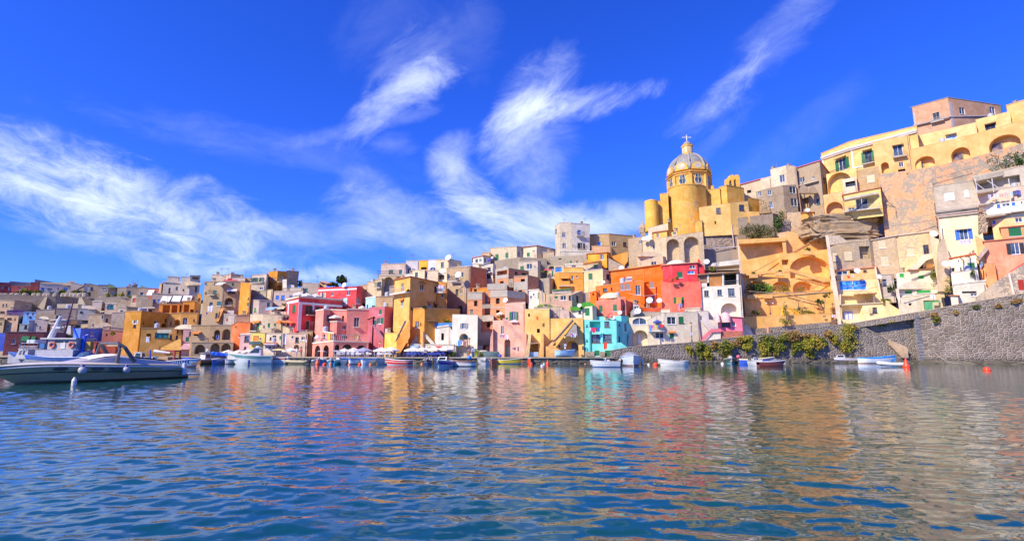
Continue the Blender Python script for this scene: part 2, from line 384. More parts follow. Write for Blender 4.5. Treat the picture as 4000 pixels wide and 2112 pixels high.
    def pick(s, fs, px, py):
        best = None
        for f in fs:
            u, z, t = f.uz(px, py)
            if -.05 <= u <= f.L + .05 and t > 0 and (best is None or t < best[0]): best = (t, f)
        if best is None: return None
        return best[1]
    def opening(s, fs, a):
        code = a[0]; cx, cy, ww, hh = map(float, a[1:5])
        f = s.pick(fs, X(cx), Y(cy))
        if f is None: print('miss', s.label, a); return
        u0 = f.uz(X(cx - ww / 2), Y(cy))[0]; u1 = f.uz(X(cx + ww / 2), Y(cy))[0]
        z1 = f.uz(X(cx), Y(cy - hh / 2))[1]; z0 = f.uz(X(cx), Y(cy + hh / 2))[1]
        u0 = max(u0, .06); u1 = min(u1, f.L - .06); zt = min(f.z0, f.z1) - .06
        z0 = max(z0, f.zb + .02); z1 = min(z1, zt)
        if u1 - u0 < .15 or z1 - z0 < .15: print('small', s.label, a); return
        k, c = code[0], (code[1] if len(code) > 1 else 'h'); fr = code[2] if len(code) > 2 else None
        NW[0] += 1
        hu0, hu1 = u0, u1
        if k == 'o':
            q = (u1 - u0) / 4; hu0, hu1 = u0 + q, u1 - q
        con = arch(hu0, hu1, z0, z1) if k in 'aA' else [(hu0, z0), (hu1, z0), (hu1, z1), (hu0, z1)]
        dep = dict(a=1.5, n=1.4, h=.45).get(k, .20)
        lined = k in 'an' and len(code) > 1
        f.holes.append((con, dep, k in 'an' and not lined))
        if lined:
            lb = MB(); n = len(con); pp = [f.P(u, z, -.01) for u, z in con] + [f.P(u, z, -dep + .02) for u, z in con]
            lb.add(pp, [(i, i + n, (i + 1) % n + n, (i + 1) % n) for i in range(n)] + [tuple(range(n, 2 * n))]); mk('arch_lining', lb, plaster(CC[c], .3), s.root)
        if k in 'an': return
        isd = k == 'd'
        glass = glassm(random.choice([(.015, .02, .03), (.03, .05, .09), (.02, .035, .06), (.05, .07, .10)]))
        if isd: pm = plain(CC[c], .5)
        elif k == 'h': pm = plain((.025, .02, .02), .9)  # near-black sheet stands in for the shade inside an unglazed hole
        elif k == 'g': pm = glassm(CC[c])
        else: pm = glass
        mb = MB(); n = len(con)
        mb.prism([f.P(u, z, -dep + .04) for u, z in con], [f.P(u, z, -dep) for u, z in con])
        wo = mk('door' if isd else 'window', mb, pm, s.root)
        if k == 'h': return
        fcol = CC[fr] if fr else (CC[c] if k in 'pAg' and c in 'hncdyt' else CC['h'] if random.random() < .75 else CC['n'])
        fm = plain(fcol, .55)
        fb = MB(); t = min(.065, (hu1 - hu0) * .10)
        f.box(fb, hu0, hu0 + t, z0, z1, -dep + .03, -dep + .11); f.box(fb, hu1 - t, hu1, z0, z1, -dep + .03, -dep + .11)
        f.box(fb, hu0 + t, hu1 - t, z1 - t, z1, -dep + .03, -dep + .11) if k != 'A' else None
        f.box(fb, hu0 + t, hu1 - t, z0, z0 + t, -dep + .03, -dep + .11)
        mid = (hu0 + hu1) / 2
        if not isd and k != 's' and hu1 - hu0 > .5: f.box(fb, mid - t * .5, mid + t * .5, z0 + t, z1 - t, -dep + .03, -dep + .10)
        if isd and hu1 - hu0 > 1.0: f.box(fb, mid - .025, mid + .025, z0 + t, z1 - t, -dep + .03, -dep + .06)
        if not isd: f.box(fb, hu0 - .08, hu1 + .08, z0 - .09, z0 - .003, -.02, .09)
        mk('frame', fb, fm, wo)
        if k in 'so':
            sm = plain(CC[c], .6, name='shutter_paint', var=.2, sc=6)
            for sd in (0, 1):
                sb = MB()
                if k == 's':
                    a0, a1 = (hu0 + .03, mid - .01) if sd == 0 else (mid + .01, hu1 - .03); d0, d1 = -.09, -.04
                else:
                    wq = (hu1 - hu0) / 2
                    a0, a1 = (hu0 - wq, hu0 - .01) if sd == 0 else (hu1 + .01, hu1 + wq); d0, d1 = .012, .06
                zz0, zz1 = z0 + .03, z1 - .03
                f.box(sb, a0, a0 + .05, zz0, zz1, d0, d1); f.box(sb, a1 - .05, a1, zz0, zz1, d0, d1)
                nn = max(3, int((zz1 - zz0) / .16))
                for i in range(nn):
                    za = zz0 + (zz1 - zz0) * i / nn; zc = zz0 + (zz1 - zz0) * (i + .86) / nn
                    f.box(sb, a0 + .05, a1 - .05, za, zc, d0 + .005, d1 - .012)
                mk('shutter', sb, sm, wo)
    def facemesh(s, mb, f):
        outer = [(0, f.zb), (f.L, f.zb), (f.L, f.z1), (0, f.z0)]
        if not f.holes:
            mb.add([f.P(u, z) for u, z in outer], [(0, 1, 2, 3)]); return
        vs = [Vector(p) for p in outer]; es = [(0, 1), (1, 2), (2, 3), (3, 0)]
        for con, dep, bk in f.holes:
            k = len(vs); n = len(con); vs += [Vector(p) for p in con]; es += [(k + i, k + (i + 1) % n) for i in range(n)]
        r = delaunay_2d_cdt(vs, es, [], 1, 1e-5); vo, fo = r[0], r[2]
        keep = []
        for t in fo:
            cu = sum(vo[i].x for i in t) / len(t); cv = sum(vo[i].y for i in t) / len(t)
            if any(inpoly(cu, cv, c) for c, d, b in f.holes): continue
            keep.append(tuple(t))
        mb.add([f.P(p.x, p.y) for p in vo], keep)
        for con, dep, bk in f.holes:
            n = len(con); k = [f.P(u, z) for u, z in con] + [f.P(u, z, -dep) for u, z in con]
            mb.add(k, [(i, i + n, (i + 1) % n + n, (i + 1) % n) for i in range(n)])
            if bk: mb.add([f.P(u, z, -dep) for u, z in con], [tuple(range(n))])
    def balcony(s, fs, a):
        """x0 x1 y depth [colour of the railing]"""
        x0, x1, y, dp = map(float, a[:4]); c = a[4] if len(a) > 4 else 'd'; sc = CC[a[5]] if len(a) > 5 else (.55, .50, .42)
        f = s.pick(fs, X((x0 + x1) / 2), Y(y))
        if f is None: print('missb', s.label, a); return
        u0 = f.uz(X(x0), Y(y))[0]; u1 = f.uz(X(x1), Y(y))[0]; z = f.uz(X((x0 + x1) / 2), Y(y))[1]
        mb = MB(); f.box(mb, u0, u1, z - .16, z, -.05, dp); b = mk('balcony', mb, plain(sc, .85), s.root)
        if c == '-': return
        if c in 'wq':
            rb = MB(); f.box(rb, u0, u1, z + .003, z + .85, dp - .12, dp - .003); mk('parapet', rb, plain((.72, .68, .6) if c == 'w' else s.pcol, .85), b); return
        rb = MB(); hh = .95
        f.box(rb, u0, u1, z + hh - .05, z + hh, dp - .08, dp - .03); f.box(rb, u0, u1, z + .08, z + .12, dp - .08, dp - .03)
        k = max(3, int((u1 - u0) / .16))
        for i in range(k + 1):
            uu = u0 + .02 + (u1 - u0 - .04) * i / k; f.box(rb, uu - .016, uu + .016, z + .003, z + hh - .02, dp - .07, dp - .04)
        for uu in (u0 + .02, u1 - .02): f.box(rb, uu - .018, uu + .018, z + hh - .05, z + hh, 0, dp - .08)
        mk('railing', rb, plain(CC[c], .5), b)
    def awning(s, fs, a):
        """x0 x1 ytop drop_m out_m colour"""
        x0, x1, y, dr, out = map(float, a[:5]); c = CC.get(a[5], (.8, .8, .78))
        f = s.pick(fs, X((x0 + x1) / 2), Y(y))
        if f is None: print('missa', s.label, a); return
        u0 = f.uz(X(x0), Y(y))[0]; u1 = f.uz(X(x1), Y(y))[0]; z = f.uz(X((x0 + x1) / 2), Y(y))[1]
        mb = MB(); q = [f.P(u0, z, .02), f.P(u1, z, .02), f.P(u1, z - dr, out), f.P(u0, z - dr, out)]
        mb.slab(q, (0, 0, .05))
        o = mk('awning', mb, plain(c, .8, name='canvas'), s.root); fixn(o)
        vb = MB(); f.box(vb, u0, u1, z - dr - .18, z - dr - .003, out - .03, out); mk('valance', vb, plain(tuple(x * .85 for x in c), .8), o)
    def poly(s, name, pts, D, th, col, wear=.25, mat=None):
        """upright slab whose outline was measured on the photograph"""
        pf = [A(x, y, D) for x, y in pts]; pf = [Vector((p.x, p.y, max(p.z, QZ))) for p in pf]
        s.ensure(pf[0])
        bk = [Vector((p.x * (1 + th / p.y), p.y + th, p.z)) for p in pf]
        return fixn(mk(name, MB().prism(pf, bk), mat or plaster(col, wear), s.root))
    def bar(s, name, x0, y0, x1, y1, D, t, col, D1=None):
        p, q = A(x0, y0, D), A(x1, y1, D1 or D); s.ensure(p)
        return mk(name, MB().tube([p, q], t, 6), plain(col, .6), s.root)
    def band(s, name, f, u0, u1, z0, z1, pr, col):
        mb = MB(); f.box(mb, u0, u1, z0, z1, .003, pr); return mk(name, mb, plain(col, .8), s.root)
    def bandpx(s, x0, x1, y, h, pr, col, name='moulding'):
        """horizontal trim on the face at that place; h in metres"""
        f = s.pick(s.cur, X((x0 + x1) / 2), Y(y))
        if f is None: print('missband', s.label, x0); return
        z = f.uz(X((x0 + x1) / 2), Y(y))[1]; u0 = max(0, f.uz(X(x0), Y(y))[0]); u1 = min(f.L, f.uz(X(x1), Y(y))[0])
        return s.band(name, f, u0, u1, z - h / 2, z + h / 2, pr, col)
    def pil(s, x, y0, y1, wd, col, pr=.05, name='pilaster'):
        f = s.pick(s.cur, X(x), Y((y0 + y1) / 2))
        if f is None: print('misspil', s.label, x); return
        u = f.uz(X(x), Y((y0 + y1) / 2))[0]; z1 = f.uz(X(x), Y(y0))[1]; z0 = f.uz(X(x), Y(y1))[1]
        return s.band(name, f, max(0, u - wd / 2), min(f.L, u + wd / 2), max(z0, f.zb), min(z1, min(f.z0, f.z1) - .01), pr, col)
    def vault(s, x0, x1, yb, yt, D, dp, col, wear=.3, n=14, dome=False):
        p0, p1 = A(x0, yb, D), A(x1, yb, D); c = (p0 + p1) / 2; r = (p1.x - p0.x) / 2; hgt = A((x0 + x1) / 2, yt, D + (dp / 2 if dome else 0)).z - c.z
        s.ensure(c); mb = MB()
        if dome:
            prof = [(r * cos(pi / 2 * k / 8), hgt * sin(pi / 2 * k / 8)) for k in range(8)] + [(.02, hgt)]
            mb.lathe((c.x, c.y + dp / 2, c.z), prof, 24, sy=dp / 2 / r)
        else:
            out = [Vector((c.x + r * cos(pi * k / n), c.y, c.z + hgt * sin(pi * k / n))) for k in range(n + 1)]
            mb.prism(out, [Vector((p.x * (1 + dp / p.y), p.y + dp, p.z)) for p in out])
        return fixn(mk('roof', mb, plaster(col, wear), s.root, smooth=dome))
    def dish(s, x, y, D, r=.45, col=(.75, .75, .72)):
        p = A(x, y, D); s.ensure(p); d = Vector((-.35, -.8, .35)).normalized(); a = d.cross(Vector((0, 0, 1))).normalized(); b = a.cross(d)
        mb = MB(); vs = []; fs = []; n = 14
        for i, (rr, dd) in enumerate(((.02, -.16), (.5, -.12), (.85, -.04), (1, 0))):
            vs += [p + (a * cos(2 * pi * k / n) + b * sin(2 * pi * k / n)) * r * rr + d * dd * r * 1.6 for k in range(n)]
        for i in range(3):
            for k in range(n): fs.append((i * n + k, i * n + (k + 1) % n, (i + 1) * n + (k + 1) % n, (i + 1) * n + k))
        mb.add(vs, fs); mb.tube([p - d * r * .25, p + Vector((.1, .5, -.5))], .03, 5); mb.tube([p - b * r * .9, p + d * r * .9], .015, 4)
        return mk('satellite_dish', mb, plain(col, .45), s.root)
    def antenna(s, x, yb, yt, D):
        p, q = A(x, yb, D), A(x, yt, D); s.ensure(p); mb = MB(); mb.tube([p - Vector((0, 0, 1.0)), q], .035, 5)
        for k, (f, l) in enumerate(((1, .55), (.8, .4))):
            zc = p.z + (q.z - p.z) * f; a = random.uniform(-.5, .5); e = Vector((cos(a), sin(a), 0)); c = Vector((q.x, q.y, zc))
            mb.tube([c - e * l, c + e * l], .02, 4)
            for t in (-1, -.5, 0, .5, 1): mb.tube([c + e * l * t - Vector((0, 0, .14)), c + e * l * t + Vector((0, 0, .14))], .012, 4)
        return mk('antenna', mb, plain((.25, .25, .26), .5, .6), s.root)
def H(label, col, front, top, bot, name='house', **k):
    h = House(label, name); h.pcol = col; h.vol(col, front, top, bot, **k); return h
QZ = 1.0                                     # height of the quay above the water
C_ = dict(ye=(.80, .43, .11), yo=(.74, .32, .05), oc=(.54, .25, .035), cr=(.72, .58, .34), wh=(.82, .81, .79), lw=(.60, .60, .70), pk=(.78, .45, .36), sa=(.78, .27, .19),
          rd=(.68, .055, .06), ta=(.52, .36, .19), br=(.38, .27, .16), gy=(.42, .38, .33), gb=(.36, .36, .42), be=(.60, .47, .31), og=(.95, .19, .01), or_=(.78, .19, .05), dr=(.25, .055, .06),
          bl=(.08, .20, .72), lb=(.24, .48, .82), tq=(.20, .72, .64), co=(.80, .32, .19), st=(.46, .40, .32), bk=(.70, .27, .10), cn=(.40, .36, .29), pl=(.24, .10, .28), li=(.66, .40, .52))

# ------------------------------------------------------------------ water
def make_water():
    rng = np.random.default_rng(3)
    nr, nth = 720, 620
    r = 2.6 * (150 / 2.6) ** (np.arange(nr) / (nr - 1)); th = np.radians(np.linspace(-58, 58, nth))
    R, T = np.meshgrid(r, th, indexing='ij'); x = R * np.sin(T); y = R * np.cos(T); z = np.zeros_like(x)
    dr = R * math.log(150 / 2.6) / (nr - 1)
    for i in range(70):
        lam = .17 * (6.5 ** rng.random()); a = radians(rng.normal(82, 34)); kx, ky = cos(a) * 2 * pi / lam, sin(a) * 2 * pi / lam
        amp = .0030 * lam ** .95 * rng.uniform(.5, 1.5)
        ph = rng.uniform(0, 2 * pi); wob = .6 * np.sin(.21 * x * rng.uniform(.5, 1.6) + .17 * y * rng.uniform(.5, 1.5) + ph * 3)
        fade = np.clip((lam / dr - 1.6) / 1.6, 0, 1)
        patch = .65 + .35 * np.sin(.11 * x * rng.uniform(.4, 1.4) + .13 * y * rng.uniform(.4, 1.4) + ph * 2)
        s_ = np.sin(kx * x + ky * y + ph + wob)
        z += fade * patch * amp * s_
    v = np.stack([x, y, z], -1).reshape(-1, 3)
    i = np.arange(nr - 1)[:, None] * nth + np.arange(nth - 1)[None, :]
    f = np.stack([i, i + 1, i + nth + 1, i + nth], -1).reshape(-1, 4)[:, ::-1]
    me = bpy.data.meshes.new('water'); nv, nf = len(v), len(f)
    sk = np.array([(-1500, -600, -.30), (1500, -600, -.30), (1500, 900, -.30), (-1500, 900, -.30)], float)
    v = np.vstack([v, sk]); f = np.vstack([f, [[nv, nv + 1, nv + 2, nv + 3]]])
    me.vertices.add(len(v)); me.vertices.foreach_set('co', v.ravel())
    me.loops.add(len(f) * 4); me.loops.foreach_set('vertex_index', f.ravel().astype(np.int32))
    me.polygons.add(len(f)); me.polygons.foreach_set('loop_start', np.arange(len(f), dtype=np.int32) * 4)
    me.polygons.foreach_set('loop_total', np.full(len(f), 4, np.int32)); me.polygons.foreach_set('use_smooth', np.ones(len(f), bool))
    me.update(calc_edges=True); me.validate()
    m, n, b = base_mat('sea_water')
    g = n.n('ShaderNodeNewGeometry'); P = g.outputs['Position']
    mp = n.n('ShaderNodeMapping'); n.put(mp.inputs[0], P); mp.inputs['Scale'].default_value = (.42, 1.0, 1); mp.inputs['Rotation'].default_value = (0, 0, radians(-6))
    h1 = n.noise(mp.outputs[0], 5.5, 3, .5, .4); h2 = n.noise(mp.outputs[0], 1.2, 4, .5, .3)
    bp = n.n('ShaderNodeBump'); bp.inputs['Strength'].default_value = 1; bp.inputs['Distance'].default_value = .009
    n.put(bp.inputs['Height'], n.m('ADD', n.m('MULTIPLY', h1, .45), n.m('MULTIPLY', h2, .9)))
    m.node_tree.links.new(bp.outputs[0], b.inputs['Normal'])
    c = n.mix(n.ramp(n.noise(P, .06, 4, .6), .35, .65), (.003, .055, .060, 1), (.010, .085, .055, 1))
    m.node_tree.links.new(c, b.inputs['Base Color']); b.inputs['Roughness'].default_value = .03; b.inputs['IOR'].default_value = 1.42
    me.materials.append(m)
    o = bpy.data.objects.new('water', me); COL.objects.link(o); tag(o, 'rippled blue harbour water reflecting the houses', 'water', kind='structure'); ORG[o] = Vector()
make_water()

# ------------------------------------------------------------------ quay, ramp street, sea walls, hill
V(0, 0, 1)
stone = masonry((.235, .20, .17), (.42, .37, .28), 2.0, 3.0)
def quay():
    fr = [(-500, 112), (300, 108), (800, 101), (1100, 95), (1500, 89.5), (1900, 87.5), (2230, 87.5), (2395, 88)]
    mb = MB(); pts = [A(x, 1395, D) for x, D in fr]
    top = [(p.x, p.y, QZ) for p in pts]; bk = [(p.x * 1.5, p.y * 1.5, QZ) for p in pts]; lo = [(p.x, p.y, -1.2) for p in pts]
    n = len(pts); mb.add(top + bk, [(i, i + 1, n + i + 1, n + i) for i in range(n - 1)])
    o = mk('quay', mb, plaster((.50, .46, .40), .4)); tag(o, 'pale stone quay running in front of the houses', 'quay', kind='structure')
    mb = MB().add([(p[0], p[1], QZ - .12) for p in top] + lo, [(i, n + i, n + i + 1, i + 1) for i in range(n - 1)])
    o = mk('quay_wall', mb, masonry((.20, .18, .16), (.36, .32, .27), .8, 2.0)); tag(o, 'low stone face of the quay above the waterline', 'wall', kind='structure')
    mb = MB()
    for i in range(n - 1):
        a, b = Vector(top[i]), Vector(top[i + 1]); L = (b - a).length; d = (b - a) / L; k = max(1, int(L / 1.6))
        for j in range(k):
            c = a + d * (j + .5) * L / k; mb.box((c.x, c.y, QZ - .05), (L / k - .03, .55, .18), atan2(d.y, d.x))
    o = mk('quay_kerb', mb, plaster((.55, .50, .43), .5)); tag(o, 'row of pale kerb stones along the quay edge', 'kerb', kind='structure')
quay()
# ramp: (x px, y px of the wall top, depth of the wall)
RAMP = [(2384, 1371, 88.3), (2460, 1357, 88.7), (2704, 1338, 90.2), (3000, 1303, 91.5), (3302, 1266, 92), (3585, 1222, 90), (3743, 1190, 86.4), (4000, 1147, 82.4), (4350, 1080, 78)]
RP = [A(x, y, D) for x, y, D in RAMP]
def seg(p): return [(q.x, q.y, q.z) for q in p]
def wallpiece(name, label, top, foot, th, mat, cope=True):
    """upright wall: top edge points, foot points (same plan), thickness backwards"""
    n = len(top); fr = list(top) + list(foot)[::-1]
    def bk(p): r = hypot(p[0], p[1]); return Vector((p[0] * (1 + th / r), p[1] * (1 + th / r), p[2]))
    root = empty(name, (sum(p[0] for p in top) / n, top[0][1], -1)); tag(root, label, 'wall')
    mb = MB()
    for a, b in ((fr, 1),):
        for i in range(n - 1):
            q = [top[i], top[i + 1], foot[i + 1], foot[i]]; r = [bk(p) for p in q]
            mb.add(q + r, [(0, 3, 2, 1), (0, 1, 5, 4), (4, 5, 6, 7)] + ([(0, 4, 7, 3)] if i == 0 else []) + ([(1, 2, 6, 5)] if i == n - 2 else []))
    mk('masonry', mb, mat, root)
    if cope:
        cb = MB()
        for i in range(n - 1):
            a, b = Vector(top[i]), Vector(top[i + 1]); up = Vector((0, 0, .14))
            f1, f2 = a * 1, b * 1; s1 = (Vector((a.x, a.y, 0)).normalized()) * .06
            q = [f1 - s1, f2 - s1, bk(b) + s1, bk(a) + s1]; q = [Vector(p) + Vector((0, 0, .003)) for p in q]
            cb.slab(q, up)
        fixn(mk('coping', cb, plaster((.40, .34, .28), .5), root))
    return root
def onramp(px):
    for i in range(len(RAMP) - 1):
        if RAMP[i][0] <= px <= RAMP[i + 1][0]:
            t = (px - RAMP[i][0]) / (RAMP[i + 1][0] - RAMP[i][0]); return RP[i].lerp(RP[i + 1], t)
    return RP[-1]
def ft(ps, z=-1.0): return [Vector((p.x, p.y, z)) for p in ps]
topA = RP[:5] + [A(3352, 1268, 91.8)]
stA = [A(3470, 1327, 91.3), A(3540, 1358, 91), A(3546, 1395, 91)]
tA = topA + stA
wallpiece('sea_wall', 'long dark stone sea wall with hanging shrubs below the ramp street', tA, ft(tA), .9, stone)
wallpiece('sea_wall', 'recessed dark stone wall behind the harbour steps, smaller yellow-green plants on it', [A(3330, 1264, 92.9), A(3620, 1214, 91)], ft([A(3330, 1264, 92.9), A(3620, 1214, 91)]), .5, stone)
c0 = [A(3588, 1222, 90.2), A(3743, 1190, 86.2), A(4000, 1147, 82.2), A(4350, 1075, 77.8)]
wc = wallpiece('sea_wall', 'tall bare wall of rounded dark stones at the far end of the ramp', c0, ft(c0), .6, masonry((.225, .19, .165), (.46, .40, .30), 2.0, 3.0, rnd=.7, bumpd=.14))
mb = MB()
for i in range(26):
    z = -.2 + i * .52; wd = .75 if i % 2 else 1.15
    p = A(3588, 1300, 90.2)
    if z + .5 < c0[0].z: mb.box((p.x + wd / 2 - .35, p.y + .12, z + .25), (wd, .5, .46))
mk('quoins', mb, plain((.21, .20, .21), .85, var=.3, sc=1.5), wc)
# lower string of kerb half way up the tall wall
cb = MB(); q = [c0[0] - Vector((0, 0, .9)), c0[1] - Vector((0, 0, 1.0)), c0[2] - Vector((0, 0, 1.15)), c0[3] - Vector((0, 0, 1.3))]
for a, b in zip(q, q[1:]): cb.tube([a, b], .09, 6)
mk('string_course', cb, plaster((.27, .24, .22), .5), wc)
hs_ = empty('harbour_steps', A(3540, 1395, 92)); tag(hs_, 'stone steps with sloping parapet going down the sea wall to the water', 'steps')
sp_ = [A(3470, 1326, 91.2), A(3541, 1357, 90.9), A(3545, 1397, 90.9), A(3520, 1397, 91), A(3472, 1347, 91.2)]
fixn(mk('parapet', MB().prism(sp_, [p - Vector((0, .25, 0)) for p in sp_]), plaster((.58, .42, .27), .5), hs_))
mb = MB()
for i in range(20):
    t = i / 19; p = A(3360 + 180 * t, 1285 + 105 * t, 92.6 - .8 * t); mb.box((p.x, p.y, p.z / 2 - .6), (.55, 1.1, p.z + 1.2))
mk('step', mb, plaster((.36, .32, .29), .4), hs_)
led = MB(); lp = [(2390, 87.2), (2460, 87.5), (2704, 88.9), (3000, 90.2), (3302, 90.6), (3560, 89.4), (3600, 88.6), (3743, 84.8), (4000, 80.6), (4400, 76)]
lq = [A(x, 1400, D) for x, D in lp]
for a, b in zip(lq, lq[1:]):
    led.add([(a.x, a.y, .45), (b.x, b.y, .45), (b.x * 1.03, b.y * 1.03, .47), (a.x * 1.03, a.y * 1.03, .47), (a.x, a.y, -1), (b.x, b.y, -1)], [(0, 1, 2, 3), (0, 4, 5, 1)])
o = mk('ledge', led, masonry((.30, .24, .17), (.24, .2, .15), .7, 1.3)); tag(o, 'low concrete ledge at the foot of the sea wall', 'ledge', kind='structure')
st = MB(); n = len(RP)
for a, b in zip(RP, RP[1:]):
    st.add([(a.x, a.y, a.z - .9), (b.x, b.y, b.z - .9), (b.x * 1.25, b.y * 1.25, b.z - .88), (a.x * 1.25, a.y * 1.25, a.z - .88)], [(0, 1, 2, 3)])
o = mk('street', st, plaster((.42, .38, .33), .3)); tag(o, 'paved street climbing behind the sea wall', 'street', kind='structure')
# hill that carries the upper rows of houses
HP = [(-600, 118, 178, 1190), (0, 116, 176, 1190), (600, 114, 160, 1190), (900, 112, 148, 1160), (1200, 108, 142, 1160), (1500, 104, 138, 1110), (1900, 101, 138, 1070), (2200, 101, 148, 1020),
      (2500, 102, 142, 1010), (2750, 104, 142, 960), (3000, 110, 145, 860), (3300, 116, 142, 760), (3700, 112, 138, 680), (4000, 108, 134, 650), (4500, 104, 132, 560)]
hv = []; hf = []; rows = 12
for x, d0, d1, yr in HP:
    zr = A(x, yr, d1).z
    base = onramp(x).z - 1.2 if x > 2400 else QZ - .1
    for k in range(rows):
        t = k / (rows - 1); D = d0 + (d1 - d0) * t; p = A(x, 1200, D); hv.append((p.x, p.y, base + (zr - base) * t ** 1.15))
    p = A(x, 1200, d1 + 160); hv.append((p.x, p.y, zr - 1)); p = A(x, 1200, d1 + 260); hv.append((p.x, p.y, -3))
R_ = rows + 2
for i in range(len(HP) - 1):
    for k in range(R_ - 1): hf.append((i * R_ + k, (i + 1) * R_ + k, (i + 1) * R_ + k + 1, i * R_ + k + 1))
mb = MB().add(hv, hf); o = mk('hill', mb, plaster((.42, .36, .27), .8)); tag(o, 'hillside of bare tan rock under the houses', 'hill', kind='structure')

# ================================================================== houses, far left shore
g = C_
V(0, 1060, 5.037)
H('long dark red terrace house on the far left skyline with grey wall behind', (.30, .06, .06), [(-60, 168), (200, 168), (620, 165), (800, 166)], (285, 285, 285, 285), 440, w='pl 45 305 26 46;pl 112 312 24 40;gl 185 332 40 62;pb 415 330 50 60').vol((.36, .07, .06), [(-60, 167), (190, 167)], 218, 300).vol((.36, .08, .07), [(610, 164.5), (800, 165)], 225, 300).vol(g['gb'], [(190, 172), (640, 172)], 208, 300)
h = H('grey gabled house peeking over the far left ridge', (.42, .40, .40), [(690, 174), (1060, 175)], (175, 212), 300, slant=True)
h = H('white villa with wide grey eaves and dark blue doors above the battlemented wall', (.60, .66, .80), [(785, 164), (1390, 163), (1520, 167)], 268, 425, w='db 838 358 78 92;pb 980 348 110 38;pb 975 385 50 40;gr 1145 337 32 52;db 1290 347 90 72', roof='f', rc=(.34, .30, .27))
h.poly('roof', [(775, 262), (1520, 275), (1400, 218), (800, 215)], 163.8, 6, (.33, .29, .25))
h.vault(1340, 1480, 222, 182, 165, 5, (.30, .27, .25))
H('grey lilac lean-to with an outside stair at the end of the white villa', (.42, .40, .48), [(1395, 163.4), (1660, 162)], (232, 262), 420, slant=True).bar('handrail', 1490, 375, 1650, 290, 161.7, .25, (.06, .06, .07))
H('small white house with pale blue door left of the grey stone row', (.55, .55, .60), [(1655, 162), (1745, 162)], 252, 420, w='dl 1690 370 50 62')
V(350, 1060, 4.473)
H('dark grey roughcast house, first of the grey row on the ridge', (.24, .24, .28), [(-10, 161), (155, 160)], (218, 245), 430, slant=True, wear=.5, w='pd 40 300 40 50')
h = H('grey house with a green mono-pitch roof on the ridge', (.40, .40, .40), [(150, 160), (330, 159), (495, 160)], 285, 425, w='pb 255 312 62 26;db 415 388 72 52')
h.poly('roof', [(325, 285), (330, 200), (420, 240), (492, 285)], 159.5, 7, (.12, .20, .14)); h.vol(g['gy'], [(150, 161), (400, 161)], 245, 290)
H('low grey house with a single dark window among ridge bushes', (.42, .42, .44), [(490, 159), (652, 158)], 285, 430, w='pd 580 382 40 50', wear=.5)
h = H('slate grey ridge house with teal door and stepped brown chimney', (.24, .25, .30), [(648, 157), (872, 156)], (272, 285), 440, slant=True, wear=.5, w='dt 690 378 58 76')
h.vol((.42, .28, .22), [(742, 157.5), (838, 157.5)], (258, 222), 300, slant=True, b=4)
h = H('grey house with teal blue windows and dark green gable', (.46, .43, .40), [(868, 155), (1080, 154)], 290, 425, w='dt 912 388 62 56;db 1018 388 40 48')
h.poly('roof', [(888, 290), (892, 238), (1035, 290)], 154.6, 6, (.10, .19, .13))
H('little salmon red house with a tilted white awning', (.62, .20, .16), [(1040, 153), (1212, 152)], 288, 400, aw='1035 1140 325 1.6 1.8 h')
H('brown chimney-like tower block with a red side beside the white mansion', (.40, .27, .22), [(1222, 151), (1262, 149.5), (1295, 151)], 212, 360)
h = H('big white mansion with cornice on the left skyline', (.72, .72, .74), [(1292, 149), (1602, 148)], 190, 380, w='pn 1395 328 34 92;pn 1525 292 34 50', roof='c')
h.vol(g['wh'], [(1365, 151), (1575, 151)], 92, 180, b=4, rc=(.50, .42, .25))
h = H('white stacked house with lean-to tiled porch right of the mansion', (.66, .66, .70), [(1602, 148.6), (1760, 148)], 108, 380, w='pn 1640 320 26 30')
h.vol((.60, .60, .64), [(1760, 147.5), (1935, 149)], 160, 380, w='dd 1862 312 40 110', roof=None).vol((.66, .62, .58), [(1755, 149), (1935, 150)], 70, 165, w='n 1855 118 120 52')
h.poly('roof', [(1740, 165), (1950, 200), (1950, 235), (1745, 240)], 146.5, 1.2, (.55, .48, .40)); h.poly('panel', [(1660, 172), (1738, 165), (1738, 245), (1660, 245)], 147.9, .1, (.66, .56, .36))
h.antenna(1700, 90, 40, 149)
# battlemented retaining wall
V(0, 1060, 5.037)
rw = House('old grey retaining wall with rounded merlons and sloping buttresses', 'retaining_wall', 'wall', None)
rw.vol((.33, .30, .27), [(-80, 151), (715, 148), (1100, 147), (1565, 147), (1990, 146)], 492, 740, roof=None, wear=.6, b=3)
m = MB()
for x, y in ((45, 425), (130, 428), (255, 422), (360, 425), (505, 424), (690, 424), (790, 424), (905, 424), (970, 428), (1105, 424), (1260, 424), (1335, 426), (1425, 424), (1500, 424), (1580, 422), (1680, 420)):
    p = A(x, y, 148); q = A(x, 496, 148); m.lathe((p.x, p.y, q.z), [(.75, 0), (.72, (p.z - q.z) * .75), (.5, (p.z - q.z) * .95), (.05, p.z - q.z)], 8)
mk('merlon', m, plaster((.42, .38, .34), .4), rw.root)
for xs in ((235, 505, 180, 585), (905, 500, 715, 745), (1575, 500, 1530, 640), (1960, 490, 1860, 620)):
    rw.poly('buttress', [(xs[0] - 14, xs[1]), (xs[0] + 26, xs[1]), (xs[2] + 150, xs[3] + 10), (xs[2] - 10, xs[3] + 10)], 145.4, 1.6, (.44, .39, .32), .4)
rw.poly('lower_wall', [(1125, 640), (1535, 632), (1535, 735), (1125, 740)], 142, 2, (.42, .38, .31), .5)
